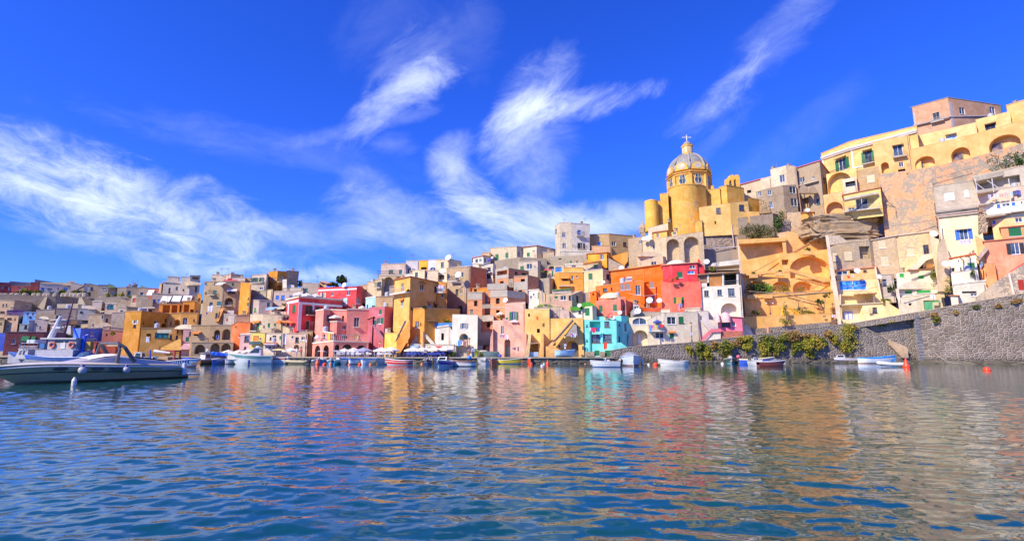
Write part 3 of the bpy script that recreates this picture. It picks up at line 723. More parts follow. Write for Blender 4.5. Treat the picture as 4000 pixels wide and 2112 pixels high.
# left slope
H('tall beige house at the left frame edge with paired small windows', (.52, .40, .29), [(-60, 139), (285, 136), (640, 141)], 592, 800, w='py 62 660 32 48;py 128 658 26 48;pb 50 802 90 40;hn 525 688 30 20')
H('plum purple house with a railed roof on the left slope', g['pl'], [(140, 133), (475, 132)], 772, 900, bal='150 470 890 1.0 y', w='pd 200 850 50 40')
H('rose beige tower house with an orange side wall on the left slope', (.56, .37, .28), [(92, 129), (368, 126), (462, 131)], 885, 1190, w='pl 188 930 92 42;pn 295 935 22 42;ph 152 1085 30 56;ph 140 1160 36 30;ph 275 1163 24 24')
H('narrow cream house cut by the left frame edge', (.55, .46, .26), [(-60, 127), (92, 126)], 952, 1215, w='pn 20 1020 26 40;dn 70 1090 20 60')
h = H('sky blue house with white framed double windows and a terrace', (.22, .44, .72), [(470, 129), (718, 128)], 792, 1000, w='ph 545 832 46 66;ph 650 832 52 66;pd 602 900 48 34')
h.vol((.40, .55, .68), [(388, 127), (582, 126)], 1040, 1170, w='pd 508 1090 56 62').vol((.42, .60, .74), [(578, 126.5), (690, 127)], 968, 1170)
H('plain cream house with blank wall above the white cubes', (.56, .50, .46), [(715, 139), (1085, 137)], 757, 900, wear=.4)
h = H('cluster of small white cubes with a vaulted roof on the left slope', (.60, .60, .68), [(690, 128), (950, 127)], 935, 1200, w='pd 715 1030 24 36;py 790 1100 30 50')
h.vault(752, 960, 940, 880, 127.5, 6, (.72, .70, .66)); h.vol((.46, .26, .14), [(1000, 126.5), (1130, 126)], 1005, 1170)
h = H('grey ruined house with blue window and blue door', (.42, .39, .42), [(1110, 133), (1535, 132)], 738, 945, wear=.75, w='pb 1185 885 42 72;db 1352 882 44 80;pb 1365 835 40 50;pd 1128 890 40 46')
h = H('beige terrace house with brown tarpaulin awning and white pergola', (.50, .46, .42), [(1130, 127.5), (1610, 127)], 945, 1140, wear=.5, aw='1400 1535 965 1.0 1.6 n;1250 1370 1008 .5 1.2 p', w='pd 1200 1110 40 46;pd 1530 1080 90 50')
h.poly('panel', [(1285, 1062), (1392, 1062), (1392, 1235), (1285, 1235)], 125.6, .2, (.60, .60, .70))
H('pale blue flat house with a pink grey vault', (.44, .54, .70), [(1540, 134), (1885, 133)], 742, 840, w='pd 1605 800 60 34').vault(1590, 1885, 742, 670, 133.5, 6, (.52, .45, .44))
H('lilac white house with bright flat roof beside the ruined terraces', (.60, .58, .66), [(1825, 138), (2010, 137)], 606, 710, roof='w')
V(350, 1060, 4.473)
H('pinkish white cottage with a wide teal window', (.62, .55, .54), [(278, 135), (472, 134)], 560, 670, w='gt 362 616 112 72', roof='w')
H('long cream ruin with ragged top under the ridge', (.52, .45, .36), [(90, 141), (300, 140), (520, 139), (745, 138)], (470, 455, 432, 470), 560, slant=True, wear=.8, roof=None)
H('lower cream ruin patched with plaster', (.56, .50, .42), [(470, 135.5), (560, 135), (740, 134)], (560, 545, 570), 640, slant=True, wear=.7, roof=None)
H('white pink box house with tiny roof terrace', (.62, .56, .56), [(495, 131), (655, 130)], 645, 730, w='py 560 690 50 30')
H('cream wall house with a red door', (.56, .50, .42), [(740, 136), (820, 135), (1030, 134)], (430, 420, 430), 620, slant=True, wear=.6, w='dr 777 505 56 84')
H('tall blank grey white house wall streaked with damp', (.52, .48, .53), [(392, 127), (645, 125.5)], 722, 1010, wear=.85, w='pd 455 905 12 60')
h = H('small beige house with dark doorway and rubble dome roof', (.48, .38, .28), [(-10, 130), (255, 128), (400, 128)], 752, 1010, wear=.6, w='dd 300 862 54 92;pb 225 800 30 70;pb 60 940 26 56')
h.vault(95, 385, 985, 890, 126.5, 6, (.52, .42, .34), .7)
H('low whitish wall block above the pink red strip', (.50, .46, .50), [(235, 124), (615, 123)], 985, 1045, roof='f')
h = H('brown rubble house with a blue tarpaulin under a pergola', (.28, .22, .17), [(650, 125), (880, 124.5), (1215, 124)], (640, 640, 640), 730, wear=.7, w='gb 960 686 82 44;hd 1060 690 60 44')
h.bar('pergola', 880, 640, 1140, 630, 122.5, .12, (.55, .55, .50)); h.bar('pergola', 1015, 628, 1015, 700, 122.5, .12, (.55, .55, .50))
H('crumbling brown block with a rounded corner', (.36, .28, .22), [(920, 129), (1110, 128)], (478, 488), 640, slant=True, wear=.8, roof=None)
h = H('grey upper terrace with three tilted white awnings over bright blue shutters', (.38, .37, .42), [(1095, 132), (1420, 131), (1905, 130)], 405, 600, w='gb 1385 522 52 86;gb 1490 506 52 44;gb 1740 498 92 36;gb 1215 512 54 60;gb 1130 515 58 58', aw='1280 1440 432 1.5 2.2 h;1465 1615 428 1.5 2.2 h;1645 1800 424 1.5 2.2 h', bal='1290 1640 570 .8 y')
H('narrow ochre slice of house with one dark window', g['oc'], [(1888, 131), (1962, 130.5)], 398, 600, w='pd 1916 492 28 56')
h = H('orange yellow loggia house with deep square bays', g['yo'], [(1218, 125), (1560, 124), (1640, 124)], 578, 760, w='n 1338 655 128 128;n 1482 655 104 132;n 1592 655 44 130', wear=.2)
h.vol(g['yo'], [(1632, 123.2), (1840, 122.8)], 528, 740, w='n 1690 650 98 142;n 1792 690 78 60').vol(g['ye'], [(1838, 124), (1935, 124)], 552, 740, w='gb 1880 690 40 36')
h.vol(g['ye'], [(1380, 121.5), (1600, 120.8), (1912, 120.5)], 738, 960, w='A 1666 868 86 128;pn 1826 850 24 40;a 1530 888 108 96;pd 1420 900 26 60')
h = H('ochre yellow block with a long unlit right front on the left waterfront', g['oc'], [(625, 117), (908, 112.5), (1375, 118)], (718, 708, 740), 1010, q=True, w='oc 800 880 110 62;pd 790 955 48 48;pd 1330 852 34 60;dd 1152 900 48 92;h 945 905 24 50;a 1300 940 90 80')
h.vol(g['oc'], [(620, 116.4), (905, 112)], 1005, 1120, q=True, w='pd 775 1062 46 66;dd 860 1080 30 60')
h = H('lower yellow house with glazed veranda and a side stair', (.62, .35, .09), [(905, 114), (1645, 112.5)], 988, 1370, q=True, w='n 1028 1150 78 132;gt 1262 1112 240 92;pd 1540 1050 30 60;pd 1420 1145 40 80;pd 1525 1150 40 74;a 1540 1290 100 90')
h.poly('panel', [(1185, 1012), (1430, 1010), (1430, 1075), (1185, 1072)], 111.6, .3, (.45, .46, .45)); h.poly('stair', [(1240, 1335), (1560, 1180), (1600, 1180), (1600, 1370), (1240, 1370)], 110.8, 1.6, (.62, .35, .08))
h = H('lilac pink house under a creamy barrel vault', (.58, .34, .50), [(1640, 112.5), (1875, 112)], 1022, 1370, q=True, w='pr 1756 1085 30 72;sg 1708 1185 60 84;pn 1832 1150 24 44', roof='w')
h.vault(1480, 1905, 1005, 925, 112.2, 5, (.74, .66, .52)); h.poly('stair', [(1590, 1330), (1650, 1255), (1790, 1250), (1790, 1360), (1590, 1360)], 110.6, 1.2, (.62, .36, .44))
# left waterfront
V(0, 1240, 4.857)
H('bright blue house with a cream left side and white rimmed window', g['bl'], [(1402, 122), (1532, 118), (1955, 121)], 228, 560, q=True, w='ph 1748 310 56 72;ph 1805 432 66 84;pb 1738 450 26 60')
h = H('wide maroon house with white framed windows behind the trawler', (.24, .07, .07), [(108, 121), (840, 119), (1250, 121)], 290, 700, q=True, w='ph 265 447 62 104;ph 392 465 40 120;h 480 470 60 90;ph 1120 470 50 80', aw='425 500 355 1.0 1.0 g;495 570 355 1.0 1.0 g;605 680 360 1.0 1.0 g')
h = H('deep blue wall house cut off by the left frame edge', (.07, .14, .62), [(-80, 122), (106, 121)], 300, 690, q=True)
V(350, 1060, 4.473)
H('dusky pink strip house between the blue house and the ochre block', (.52, .20, .20), [(225, 120), (620, 119)], 1035, 1370, q=True, w='dr 298 1105 36 44', roof='f')
V(400, 1240, 4.857)
h = H('brick red low house with beige arches behind the radar arch', (.60, .15, .09), [(-160, 117), (285, 116)], 460, 690, q=True, w='pn 20 500 30 50')
h.poly('panel', [(80, 465), (290, 462), (290, 545), (80, 545)], 115.7, .3, (.52, .38, .28)); h.poly('wall', [(-90, 690), (-90, 620), (-260, 545), (-260, 690)], 115, 1, (.62, .14, .10))

# ================================================================== houses, left middle (crops M and 2)
V(800, 1040, 4.69)
h = H('tall weathered brown tenement hung with white laundry', (.46, .34, .22), [(0, 119), (340, 117.5), (725, 118)], (285, 278, 290), 1100, wear=.75,
  w='st 22 326 40 46;st 195 305 46 56;ph 305 278 52 26;sg 516 336 44 60;pl 495 468 132 66;st 185 475 66 62;pn 20 485 24 36;pb 115 690 60 66;st 265 680 86 80;pb 462 682 60 54;pn 215 900 40 92;pd 432 862 34 36;ph 685 350 36 38;a 440 640 150 130',
  bal='90 210 520 .8 d;420 540 880 .9 w;340 500 720 .9 d', aw='265 400 300 .5 1.4 h;420 600 420 .4 1.0 h')
h.bar('drainpipe', 355, 330, 335, 600, 116.8, .10, (.25, .18, .14)); h.bar('drainpipe', 335, 600, 225, 1000, 116.6, .10, (.25, .18, .14))
h.poly('buttress', [(290, 770), (350, 770), (250, 1010), (200, 1010)], 116.5, 1, (.70, .32, .11)); h.antenna(432, 150, 35, 123)
h = H('jumble of pale rooftop rooms above the brown tenement', (.60, .55, .50), [(138, 129), (395, 128)], 165, 290, w='ph 330 180 40 20')
h.vol((.66, .58, .46), [(385, 128), (480, 127.5), (660, 129)], (152, 148, 175), 280).vol((.62, .60, .68), [(500, 127), (742, 126.5)], 210, 300)
H('crimson rooftop wall with a stepped top', (.55, .05, .09), [(345, 125.5), (602, 125)], 240, 290, roof=None).vol((.55, .05, .09), [(418, 125.2), (505, 125.2)], 210, 260, roof=None, b=1)
H('dusty brown strip house between rooftops', (.44, .32, .28), [(735, 128), (862, 127.5)], 232, 330)
H('blank orange side wall rising between tenement and white house', (.70, .29, .03), [(660, 118), (855, 112.5)], (300, 318), 860, slant=True, wear=.35, w='pn 797 590 20 38;sg 790 697 30 66', b=6)
h = H('whitish house with open green shutters and flower balcony on the left ridge', (.60, .58, .60), [(860, 125.5), (1132, 124), (1172, 125)], 152, 460, w='og 915 252 112 92;og 1042 246 86 84', bal='865 1090 300 .9 d')
h.vol((.64, .63, .66), [(880, 123), (1112, 122.5)], 345, 470, w='ph 1035 405 60 50')
h = H('ochre house with white corner strips and a big arch on the left ridge', (.60, .26, .03), [(1168, 128), (1335, 126), (1505, 127.5)], (86, 80, 88), 450, w='ph 1225 230 46 54;ph 1290 228 32 54;ph 1417 214 60 58;ph 1170 375 30 50;a 1335 392 150 116', bal='1335 1410 285 .9 y', roof='n')
h.vol((.46, .34, .19), [(1503, 127.6), (1722, 133)], (84, 100), 385, slant=True, wear=.5, mat=brickwork((.46, .34, .19)))
h.poly('wall', [(1425, 240), (1500, 236), (1500, 425), (1425, 425)], 125.3, 1.0, g['wh']); h.poly('roof', [(1500, 320), (1640, 345), (1640, 385), (1500, 385)], 126, 3, g['lw'])
h.poly('chimney', [(1515, 80), (1518, 32), (1528, 32), (1530, 80)], 128, .8, g['be'])
H('long low lilac grey parapet house below the ochre house', (.50, .48, .50), [(1425, 123), (1792, 122)], 395, 465, wear=.5)
h = H('grey pink apartment house with blue shuttered windows', (.55, .45, .46), [(1238, 117.5), (1800, 116.5)], 468, 860, wear=.55, w='sb 1330 572 64 86;sb 1432 572 66 88;sb 1580 542 62 30', rc=(.45, .42, .38))
h.vol((.66, .55, .42), [(1150, 118), (1242, 117.2)], 442, 620)
H('blue grey roof parapet house left of the grey pink apartments', (.44, .48, .54), [(868, 120), (1152, 119)], 452, 545, w='')
h = H('grey lilac house with a bright green shutter', (.52, .48, .54), [(820, 114), (1000, 112.5), (1245, 113.5)], 625, 880, wear=.5, w='st 1165 702 52 84;sk 925 797 38 68')
h.vol((.52, .46, .50), [(838, 116), (1062, 115)], 532, 640, w='gb 905 600 28 40;gb 1020 588 24 34', rc=(.50, .30, .22))
h = H('pink roof terrace with a blue white striped awning', (.60, .33, .32), [(1195, 111), (1520, 109.5)], 765, 900, aw='1205 1360 748 .5 1.4 l;1370 1500 745 .3 .8 c', w='hd 1420 800 90 50')
h.poly('parapet', [(1195, 835), (1525, 825), (1525, 888), (1195, 890)], 108.6, .3, (.62, .52, .40))
h = H('blue grey cube with a red shuttered window', (.40, .43, .54), [(352, 112.5), (578, 111)], 886, 1080, w='sr 410 980 32 62', wear=.4)
h.vol((.56, .40, .28), [(576, 111.2), (825, 112)], 890, 1080)
h = H('brown two storey arcade house with stone arches', (.46, .33, .20), [(-240, 107.5), (110, 106.5), (525, 106)], 1082, 1700, q=True, wear=.65, w='a 222 1255 110 190;a 392 1245 150 200;db 230 1292 50 86;h 160 1300 50 30;hd -160 1240 90 60', aw='-200 -60 1200 .3 1.0 o')
V(750, 1000, 2.957)
h.vol((.34, .25, .17), [(0, 104.5), (480, 103.8)], 1000, 1130, q=True, wear=.8, w='a 265 1070 110 130;a 390 1070 110 130;a 90 1075 120 110', b=4)
V(800, 1040, 4.69)
H('bright orange red house with rain streaks and a bent roof line', g['or_'], [(500, 107.5), (590, 106.8), (838, 106)], (1085, 1028, 1028), 1700, slant=True, q=True, wear=.55, w='pr 643 1263 36 72;pn 575 1100 28 26', rc=(.40, .14, .08))
h = H('dirty white house with green doors, balcony and a long stone stair', (.66, .60, .50), [(835, 108), (1065, 106.5), (1440, 106.5)], (880, 872, 905), 1260, slant=True, wear=.5, w='dg 970 1100 54 150;sg 1175 1080 44 82;sg 1285 1077 38 66;pn 1085 1095 22 40', bal='815 1010 1180 1.0 d', aw='895 1030 1000 .25 .5 o', roof='n')
h.poly('stair', [(1140, 1195), (1250, 1090), (1290, 1090), (1190, 1215)], 105.2, 1.0, (.62, .54, .44)); h.vol((.64, .54, .38), [(1435, 105.6), (1635, 105)], 1092, 1235, w='pn 1565 1190 28 42')
h.awning(h.faces, ['1345', '1440', '995', '.5', '1.4', 'o']); h.poly('canopy', [(1350, 990), (1520, 990), (1650, 1030), (1440, 1030)], 104.2, 1.5, (.82, .26, .08)); h.vol((.26, .20, .20), [(1250, 107.5), (1600, 107)], 890, 1090, w='h 1420 950 60 70;h 1530 950 60 60', roof='f')
V(750, 1000, 2.957)
H('small lilac pink house with a wide dark window by the moored boats', g['li'], [(560, 103.5), (692, 103)], 902, 1130, q=True, w='pp 635 955 60 72;pd 615 1060 26 30', roof='w')
h = H('lemon yellow house with orange curtain and dark green balcony', (.74, .60, .14), [(690, 103), (846, 102.5)], 898, 1130, q=True, w='no 740 950 62 58;ph 790 955 22 22')
h.poly('curtain', [(712, 925), (768, 925), (768, 978), (712, 978)], 102.9, .2, (.85, .28, .06)); h.poly('balcony', [(660, 985), (792, 983), (792, 1018), (660, 1020)], 101.4, 1.2, (.07, .13, .14))
h = H('cream waterfront house with a porch and flat purple awning', (.70, .60, .48), [(844, 102.8), (1052, 102.2)], 900, 1140, q=True, w='pn 908 950 22 32;pn 951 940 44 50;sg 1022 942 25 42;pd 1000 1030 16 22')
h.poly('awning', [(820, 1022), (985, 1022), (970, 1034), (835, 1034)], 100.5, 1.6, (.14, .10, .28)); h.vol((.70, .64, .58), [(828, 101.8), (972, 101.4)], 1015, 1140, q=True, b=1.4, w='ph 880 1052 70 34;ph 945 1052 30 34', rc=(.60, .20, .10))
H('rose beige house with laundry under its windows left of the salmon hotel', (.64, .48, .40), [(1052, 102.6), (1335, 102)], 898, 1140, q=True, w='ph 1160 937 24 30;pr 1213 966 40 62;pp 1282 950 40 40;a 1205 1050 60 60;pn 1262 1070 22 50', wear=.4).pil(1068, 900, 1020, .8, g['wh'])
H('olive side block squeezed beside the salmon hotel', (.42, .31, .14), [(1240, 104), (1395, 103)], 872, 1130, wear=.4)
h = H('big crimson house with white cornice, corner strips and black balconies', g['rd'], [(1100, 108.5), (1238, 104), (1735, 112)], (486, 474, 545), 890, w='sg 1178 606 38 86;od 1354 628 78 108;pd 1448 606 40 44;dd 1338 796 46 104;pd 1650 580 18 40', bal='1310 1402 678 .9 d;1300 1394 858 .9 d', roof='c', rc=(.72, .62, .54), wear=.12)
h.bandpx(1100, 1238, 528, .5, .10, (.74, .70, .78)); h.bandpx(1238, 1735, 560, .45, .10, (.78, .70, .64)); h.pil(1224, 530, 862, .6, (.72, .70, .74)); h.pil(1250, 530, 862, .55, (.72, .70, .74)); h.pil(1400, 535, 640, .4, (.72, .70, .74)); h.pil(1108, 530, 880, .45, (.72, .70, .74)); h.bandpx(1240, 1320, 862, .35, .06, (.72, .70, .74))
H('mottled grey house with a single teal shutter', (.46, .42, .44), [(1278, 122.5), (1475, 122)], 318, 440, wear=.8, w='st 1318 394 36 48')
h = H('brown gable end behind the upper crimson house', (.50, .34, .22), [(1478, 124), (1552, 123)], 292, 380); h.poly('roof', [(1475, 295), (1480, 285), (1615, 310), (1560, 318)], 122.8, 3, (.50, .32, .20))
V(1300, 1000, 2.957)
h = H('upper crimson house with a white string course below its roof', (.66, .06, .07), [(-165, 118.5), (278, 115.5), (345, 117)], (352, 346, 368), 620, w='oc -112 450 62 62;ph 182 425 40 52;ph -2 436 22 40;gl 135 524 56 92;A 283 510 44 74;pl -80 500 46 40', wear=.15, roof='f', rc=(.55, .08, .08))
h.bandpx(-165, 278, 387, .35, .08, (.74, .70, .72)); h.dish(128, 332, 116, .6)
h = H('salmon pink hotel with stepped terraces over a round arched arcade', (.80, .30, .23), [(-232, 100), (8, 94.5), (418, 98)], 1003, 1150, q=True, w='ay -176 1095 64 130;ay -78 1093 66 134;ay 48 1082 54 122;ay 165 1064 112 96;ay 330 1070 120 80', wear=.12, roof='w', b=9)
h.vol((.78, .29, .23), [(-196, 104), (-104, 99.5), (-28, 101)], 628, 1010, w='py -52 716 34 76;ph -75 842 28 36', wear=.12, roof='w')
h.vol((.84, .30, .24), [(-30, 103), (170, 103)], 622, 900, roof='w', w='ph 70 724 30 32;py 118 718 26 60', wear=.1)
h.vol((.78, .29, .23), [(-30, 100.2), (50, 100), (168, 101.5)], 762, 1010, w='ph 132 820 46 50;gl 132 930 52 64', wear=.12, roof='w')
h.vol((.80, .30, .24), [(-110, 98.2), (12, 97.2)], 888, 1010, roof='w', w='pb -33 925 30 56;pn -98 925 18 50', wear=.12)
h.vol((.78, .29, .23), [(165, 100.6), (416, 102.4)], 624, 1010, w='pc 275 762 62 108;de 265 930 60 72;pd 305 940 16 40', bal='238 306 818 .35 -', wear=.15, roof='w')
f0, f1 = None, None
rb = MB()
for fa in h.faces[:2]:
    k = int(fa.L / .35)
    for i in range(k + 1):
        u = fa.L * i / k; fa.box(rb, u - .02, u + .02, fa.z0 + .2, fa.z0 + 1.15, -.22, -.18)
    fa.box(rb, 0, fa.L, fa.z0 + 1.15, fa.z0 + 1.2, -.24, -.16); fa.box(rb, 0, fa.L, fa.z0 + .5, fa.z0 + .53, -.22, -.18)
mk('railing', rb, plain((.60, .58, .60), .4), h.root)
sg_ = MB(); h.faces[0].box(sg_, h.faces[0].L - 2.1, h.faces[0].L - 1.2, 3.6, 5.3, .003, .05); mk('plaque', sg_, plain((.85, .46, .06), .6), h.root)
V(1300, 1000, 2.957)
h = H('plum red house with green shutters next to the yellow tower house', (.50, .13, .17), [(418, 101.5), (600, 98), (738, 101)], (588, 578, 590), 1150, q=True, w='sg 550 645 32 56;og 547 746 76 72;st 487 780 32 78;pt 446 910 44 78;db 495 1096 56 84;pn 436 748 30 30', wear=.3, roof='n')
h.vol((.44, .10, .14), [(412, 100.8), (462, 100)], 712, 1150, q=True, b=2, roof='t'); h.poly('stair', [(455, 790), (480, 790), (585, 935), (585, 965), (560, 940)], 97.0, 1.0, (.44, .22, .30))
ab = MB(); p = A(635, 860, 98.2); ab.box(p, (.90, .40, .70)); mk('air_conditioner', ab, plain((.66, .64, .60)), h.root)
H('baby blue gabled cottage between the crimson and yellow houses', (.36, .60, .88), [(382, 110), (498, 108.5)], (490, 470), 610, slant=True, roof='w', w='pb 470 590 36 40;pn 400 580 20 40')
H('blank tan wall house behind the plum house', (.60, .42, .25), [(495, 108.5), (712, 109)], 464, 600, wear=.35)
h = H('narrow grey tower house with a teal balcony door', (.52, .43, .30), [(490, 113), (566, 112), (600, 113.5)], 272, 480, wear=.5, w='pt 536 332 42 66', bal='505 566 362 .7 d')
H('dark grey courtyard wall under the rose grey house', (.34, .31, .30), [(575, 113.5), (708, 113)], 345, 480, wear=.8)
H('sandy low house at the left foot of the rose grey house', (.52, .40, .27), [(300, 120), (440, 119), (500, 120)], (345, 330, 310), 470, slant=True, wear=.4, w='pn 385 395 16 20').vol((.60, .50, .36), [(405, 119), (500, 118.5)], 304, 400)
h = H('rose grey hotel-like house with teal doors and a long balcony at the middle skyline', (.60, .48, .44), [(560, 121.5), (845, 120.5)], (97, 88), 240, wear=.3, w='st 672 187 52 60;st 782 184 36 54', bal='535 800 222 1.4 d', slant=True, roof='f')
h.vol((.52, .42, .30), [(530, 119.5), (815, 118.5)], 232, 480, wear=.5, w='a 640 300 120 120;a 760 280 90 90'); h.antenna(910, 70, -25, 122); h.antenna(925, 70, -15, 122.4)
H('white lilac cube house left of the yellow cube', (.62, .62, .74), [(848, 121.5), (1000, 121)], 62, 230, w='pd 885 170 40 50;ph 935 165 40 40', roof='f').vol((.70, .70, .74), [(803, 119.5), (922, 119)], 215, 300)
H('golden yellow cube house on the middle skyline', (.80, .40, .02), [(998, 121), (1108, 120.6)], 60, 260, w='nh 1052 142 64 28', wear=.12)
H('lilac cube house with a white rounded arch', (.58, .60, .78), [(1105, 120.6), (1192, 120)], 46, 240, w='A 1155 148 66 40')
h = H('cream skyline house with one tall grey window and a satellite dish', (.72, .60, .44), [(1188, 120), (1338, 119), (1485, 121)], (48, 38, 66), 250, w='py 1266 100 32 64', slant=True, wear=.35)
h.dish(1332, 15, 118.5, .75)
h = H('pair of peeling cream blocks behind the yellow tower house', (.78, .66, .46), [(922, 113.5), (1062, 112.5)], 165, 330, wear=.3, w='py 966 216 32 58')
h.vol((.74, .62, .48), [(1060, 113), (1218, 112.5)], 172, 330, wear=.45, w='py 1080 215 22 52').vol((.78, .72, .60), [(1215, 113.5), (1325, 113)], 200, 330, w='nh 1255 245 66 50')
V(1440, 950, 4.533)
h = H('large weathered brown house with an orange red brick side wall', (.48, .36, .23), [(1388, 108.5), (1740, 106), (1800, 105.8)], (450, 420, 415), 1280, wear=.7, w='ph 1565 592 62 150;ph 1660 556 32 82;ph 1420 592 26 66;pd 1562 860 42 94;ph 1640 864 36 76;a 1620 1180 90 160', bal='1470 1620 668 1.0 d', roof='f')
h.vol(g['bk'], [(1800, 105.8), (2092, 110.5)], (418, 470), 1000, slant=True, wear=.7, mat=brickwork((.66, .20, .06)), w='a 1880 830 50 90'); h.dish(1580, 552, 104.5, .7); h.dish(1305, 492, 107.5, .55)
h.bar('drainpipe', 1692, 690, 1690, 1200, 105.6, .09, (.55, .48, .42)); h.bar('drainpipe', 1400, 692, 1692, 690, 105.8, .07, (.60, .55, .50)); h.vol((.80, .30, .04), [(1835, 104.8), (2110, 104.5)], 795, 900, w='nh 1890 840 50 70;ph 2060 870 46 30')
h = H('tall sunny yellow house with a white corner balcony and tiled eaves', g['ye'], [(462, 98.8), (738, 94.5), (1222, 100.5)], (646, 612, 682), 1400, w='pc 598 778 46 140;ph 592 1058 42 118;ph 945 778 66 106;ph 1076 1095 56 82;pn 1182 1085 60 84;pb 1186 812 44 104', bal='450 736 884 1.0 c h', roof='t', wear=.28, aw='905 990 690 .2 .4 o;1040 1110 1035 .2 .4 o;1145 1220 1045 .2 .4 o;565 630 985 .15 .3 o')
h.vol(g['yo'], [(1220, 100.2), (1392, 100.2)], 682, 1260, w='pp 1328 790 50 62;st 1305 922 36 66', bal='1215 1345 872 1.0 h h', wear=.4, roof='n'); h.vol((.84, .44, .11), [(458, 99), (735, 95.2)], 1390, 1700, roof=None, w='ph 350 1400 60 60' if False else '')
V(1300, 1000, 2.957)
h.vol((.84, .44, .11), [(712, 98.2), (890, 95)], 700, 905, roof=None, w='ph 795 776 46 72', b=4)
h.vol((.86, .53, .11), [(600, 96.6), (748, 94.3)], 902, 1150, q=True, roof='f', wear=.15, b=5)
h.vol(g['yo'], [(878, 95.6), (1062, 93.4), (1468, 98)], (612, 606, 640), 900, w='ph 971 790 46 76;pn 1016 783 14 26', wear=.25, roof='f', aw='1085 1180 742 .3 .9 n')
h.poly('stair', [(712, 1000), (832, 742), (858, 738), (745, 965)], 92.9, 1.2, (.56, .46, .36)); h.poly('stair', [(745, 965), (890, 735), (892, 930), (760, 1150), (735, 1150), (735, 980)], 92.6, 1.4, (.82, .35, .06))
h.poly('parapet', [(705, 1002), (830, 742), (822, 738), (700, 990)], 92.5, .3, (.80, .62, .20))
for i, (x, y) in enumerate(((908, 612), (1055, 596))): pass

# ================================================================== houses, middle (crops 3, 4, 5)
V(1300, 1000, 2.957)
h = H('whitewashed restaurant house with a blue roof railing and an outside ramp', g['wh'], [(1152, 95.5), (1215, 94), (1342, 94.2), (1398, 96)], (822, 820, 815), 1150, w='nn 1268 930 30 80;pg 1168 948 28 32', wear=.2, roof='w')
h.vol((.70, .68, .64), [(908, 93.4), (1398, 93)], 1032, 1150, q=True, w='db 955 1105 92 74;pr 1230 1090 56 44', b=3, roof='f', aw='1190 1262 1040 .3 .8 r;905 1000 1035 .1 .6 l')
h.poly('ramp', [(775, 1155), (1040, 828), (1108, 828), (1108, 1155)], 94.3, 3, (.50, .46, .40), .5); h.vol((.66, .65, .68), [(1100, 96.5), (1185, 96)], 800, 1040, roof='w')
h.poly('stair', [(1050, 920), (1070, 890), (1180, 1010), (1215, 1030), (1150, 1035)], 93.3, 1.2, (.74, .72, .68)); h.bar('post', 1042, 868, 1040, 1060, 93.2, .28, (.72, .37, .14))
h.poly('railing', [(1178, 772), (1380, 768), (1380, 810), (1178, 815)], 94.1, .12, (.06, .24, .62)); 
h.poly('wall', [(1345, 815), (1440, 930), (1440, 1150), (1345, 1150)], 94, 2, (.56, .54, .62))
h = H('bright white house with one shuttered window and an arched loggia', g['wh'], [(1382, 93.2), (1674, 92.6)], (672, 680), 1160, q=True, slant=True, w='oy 1516 805 92 66;a 1512 938 104 90;n 1512 1092 190 128', wear=.12, roof='n', rc=(.50, .42, .36), b=9)
h.vol((.62, .60, .62), [(1452, 94.3), (1550, 94.2)], 1030, 1155, q=True, w='pn 1484 1097 14 26', roof=None, b=1); h.poly('door', [(1552, 1058), (1580, 1058), (1580, 1150), (1552, 1150)], 93.5, .15, (.34, .15, .08))
h.poly('pier', [(1594, 1035), (1606, 1035), (1606, 1160), (1594, 1160)], 92.4, .4, g['wh']); h.vol((.60, .58, .60), [(1676, 96), (1735, 96)], 1035, 1160, q=True, w='db 1655 1100 30 100' if False else '', roof='n')
ww = h.pick([h.faces[0]], X(1512), Y(945)); fb = MB(); u, z, _ = ww.uz(X(1490), Y(945)); ww.box(fb, u, u + .7, z - .6, z + .5, -1.38, -1.3); ww.box(fb, u + 1.0, u + 1.9, z - .6, z + .5, -1.38, -1.3); mk('window', fb, glassm((.03, .06, .06)), h.root)
V(1850, 900, 2.518)
h = H('unfinished brick house squeezed beside the white house with stacked concrete balconies', g['bk'], [(40, 97.5), (192, 97)], 838, 1250, mat=brickwork((.66, .25, .10)), w='hn 146 926 38 52;ph 58 1050 24 48;hn 140 1050 34 48;n 95 1185 100 96', wear=.5, q=True)
h.poly('parapet', [(42, 1080), (155, 1078), (155, 1125), (42, 1128)], 96.4, .4, g['cn'], .6); h.poly('parapet', [(78, 838), (196, 832), (196, 888), (80, 895)], 96.5, .4, (.62, .56, .48)); h.poly('wall', [(42, 840), (75, 840), (75, 1075), (42, 1075)], 96.9, .15, (.50, .44, .38)); h.poly('panel', [(60, 1000), (190, 998), (190, 1080), (60, 1080)], 96.8, .1, (.56, .50, .44))
h.poly('shutter', [(118, 1140), (150, 1138), (150, 1190), (118, 1192)], 96.3, .1, (.72, .24, .12))
h = H('small white house with three bright windows under the blue parasol', g['wh'], [(-5, 121.5), (95, 119.5), (168, 121)], (262, 256, 268), 330, w='py 30 297 28 36;pb 66 293 26 36;py 112 290 18 38', wear=.12, roof='t')
h.vol((.74, .70, .62), [(-10, 118.5), (82, 118)], 320, 380, roof='w').vol(g['be'], [(84, 124), (168, 123.6)], 222, 270)
h = H('long pale villa with green shutters on the skyline behind the grey wall', (.62, .55, .42), [(165, 126), (425, 122.5), (474, 123.5)], (186, 152, 162), 310, w='sg 231 262 30 54;sg 328 246 28 54;A 446 236 22 54', wear=.6)
h.vol((.70, .62, .48), [(474, 124), (620, 122), (795, 127)], (166, 144, 190), 280, w='sg 538 237 30 40;ph 590 205 24 18', wear=.4, roof='t').vol((.60, .48, .32), [(680, 121), (792, 121)], 212, 290, wear=.5); h.dish(182, 265, 120, .01 + .3); h.antenna(505, 160, 122, 124)
h.poly('door', [(176, 255), (192, 255), (192, 305), (176, 305)], 121.6, .2, (.42, .10, .05))
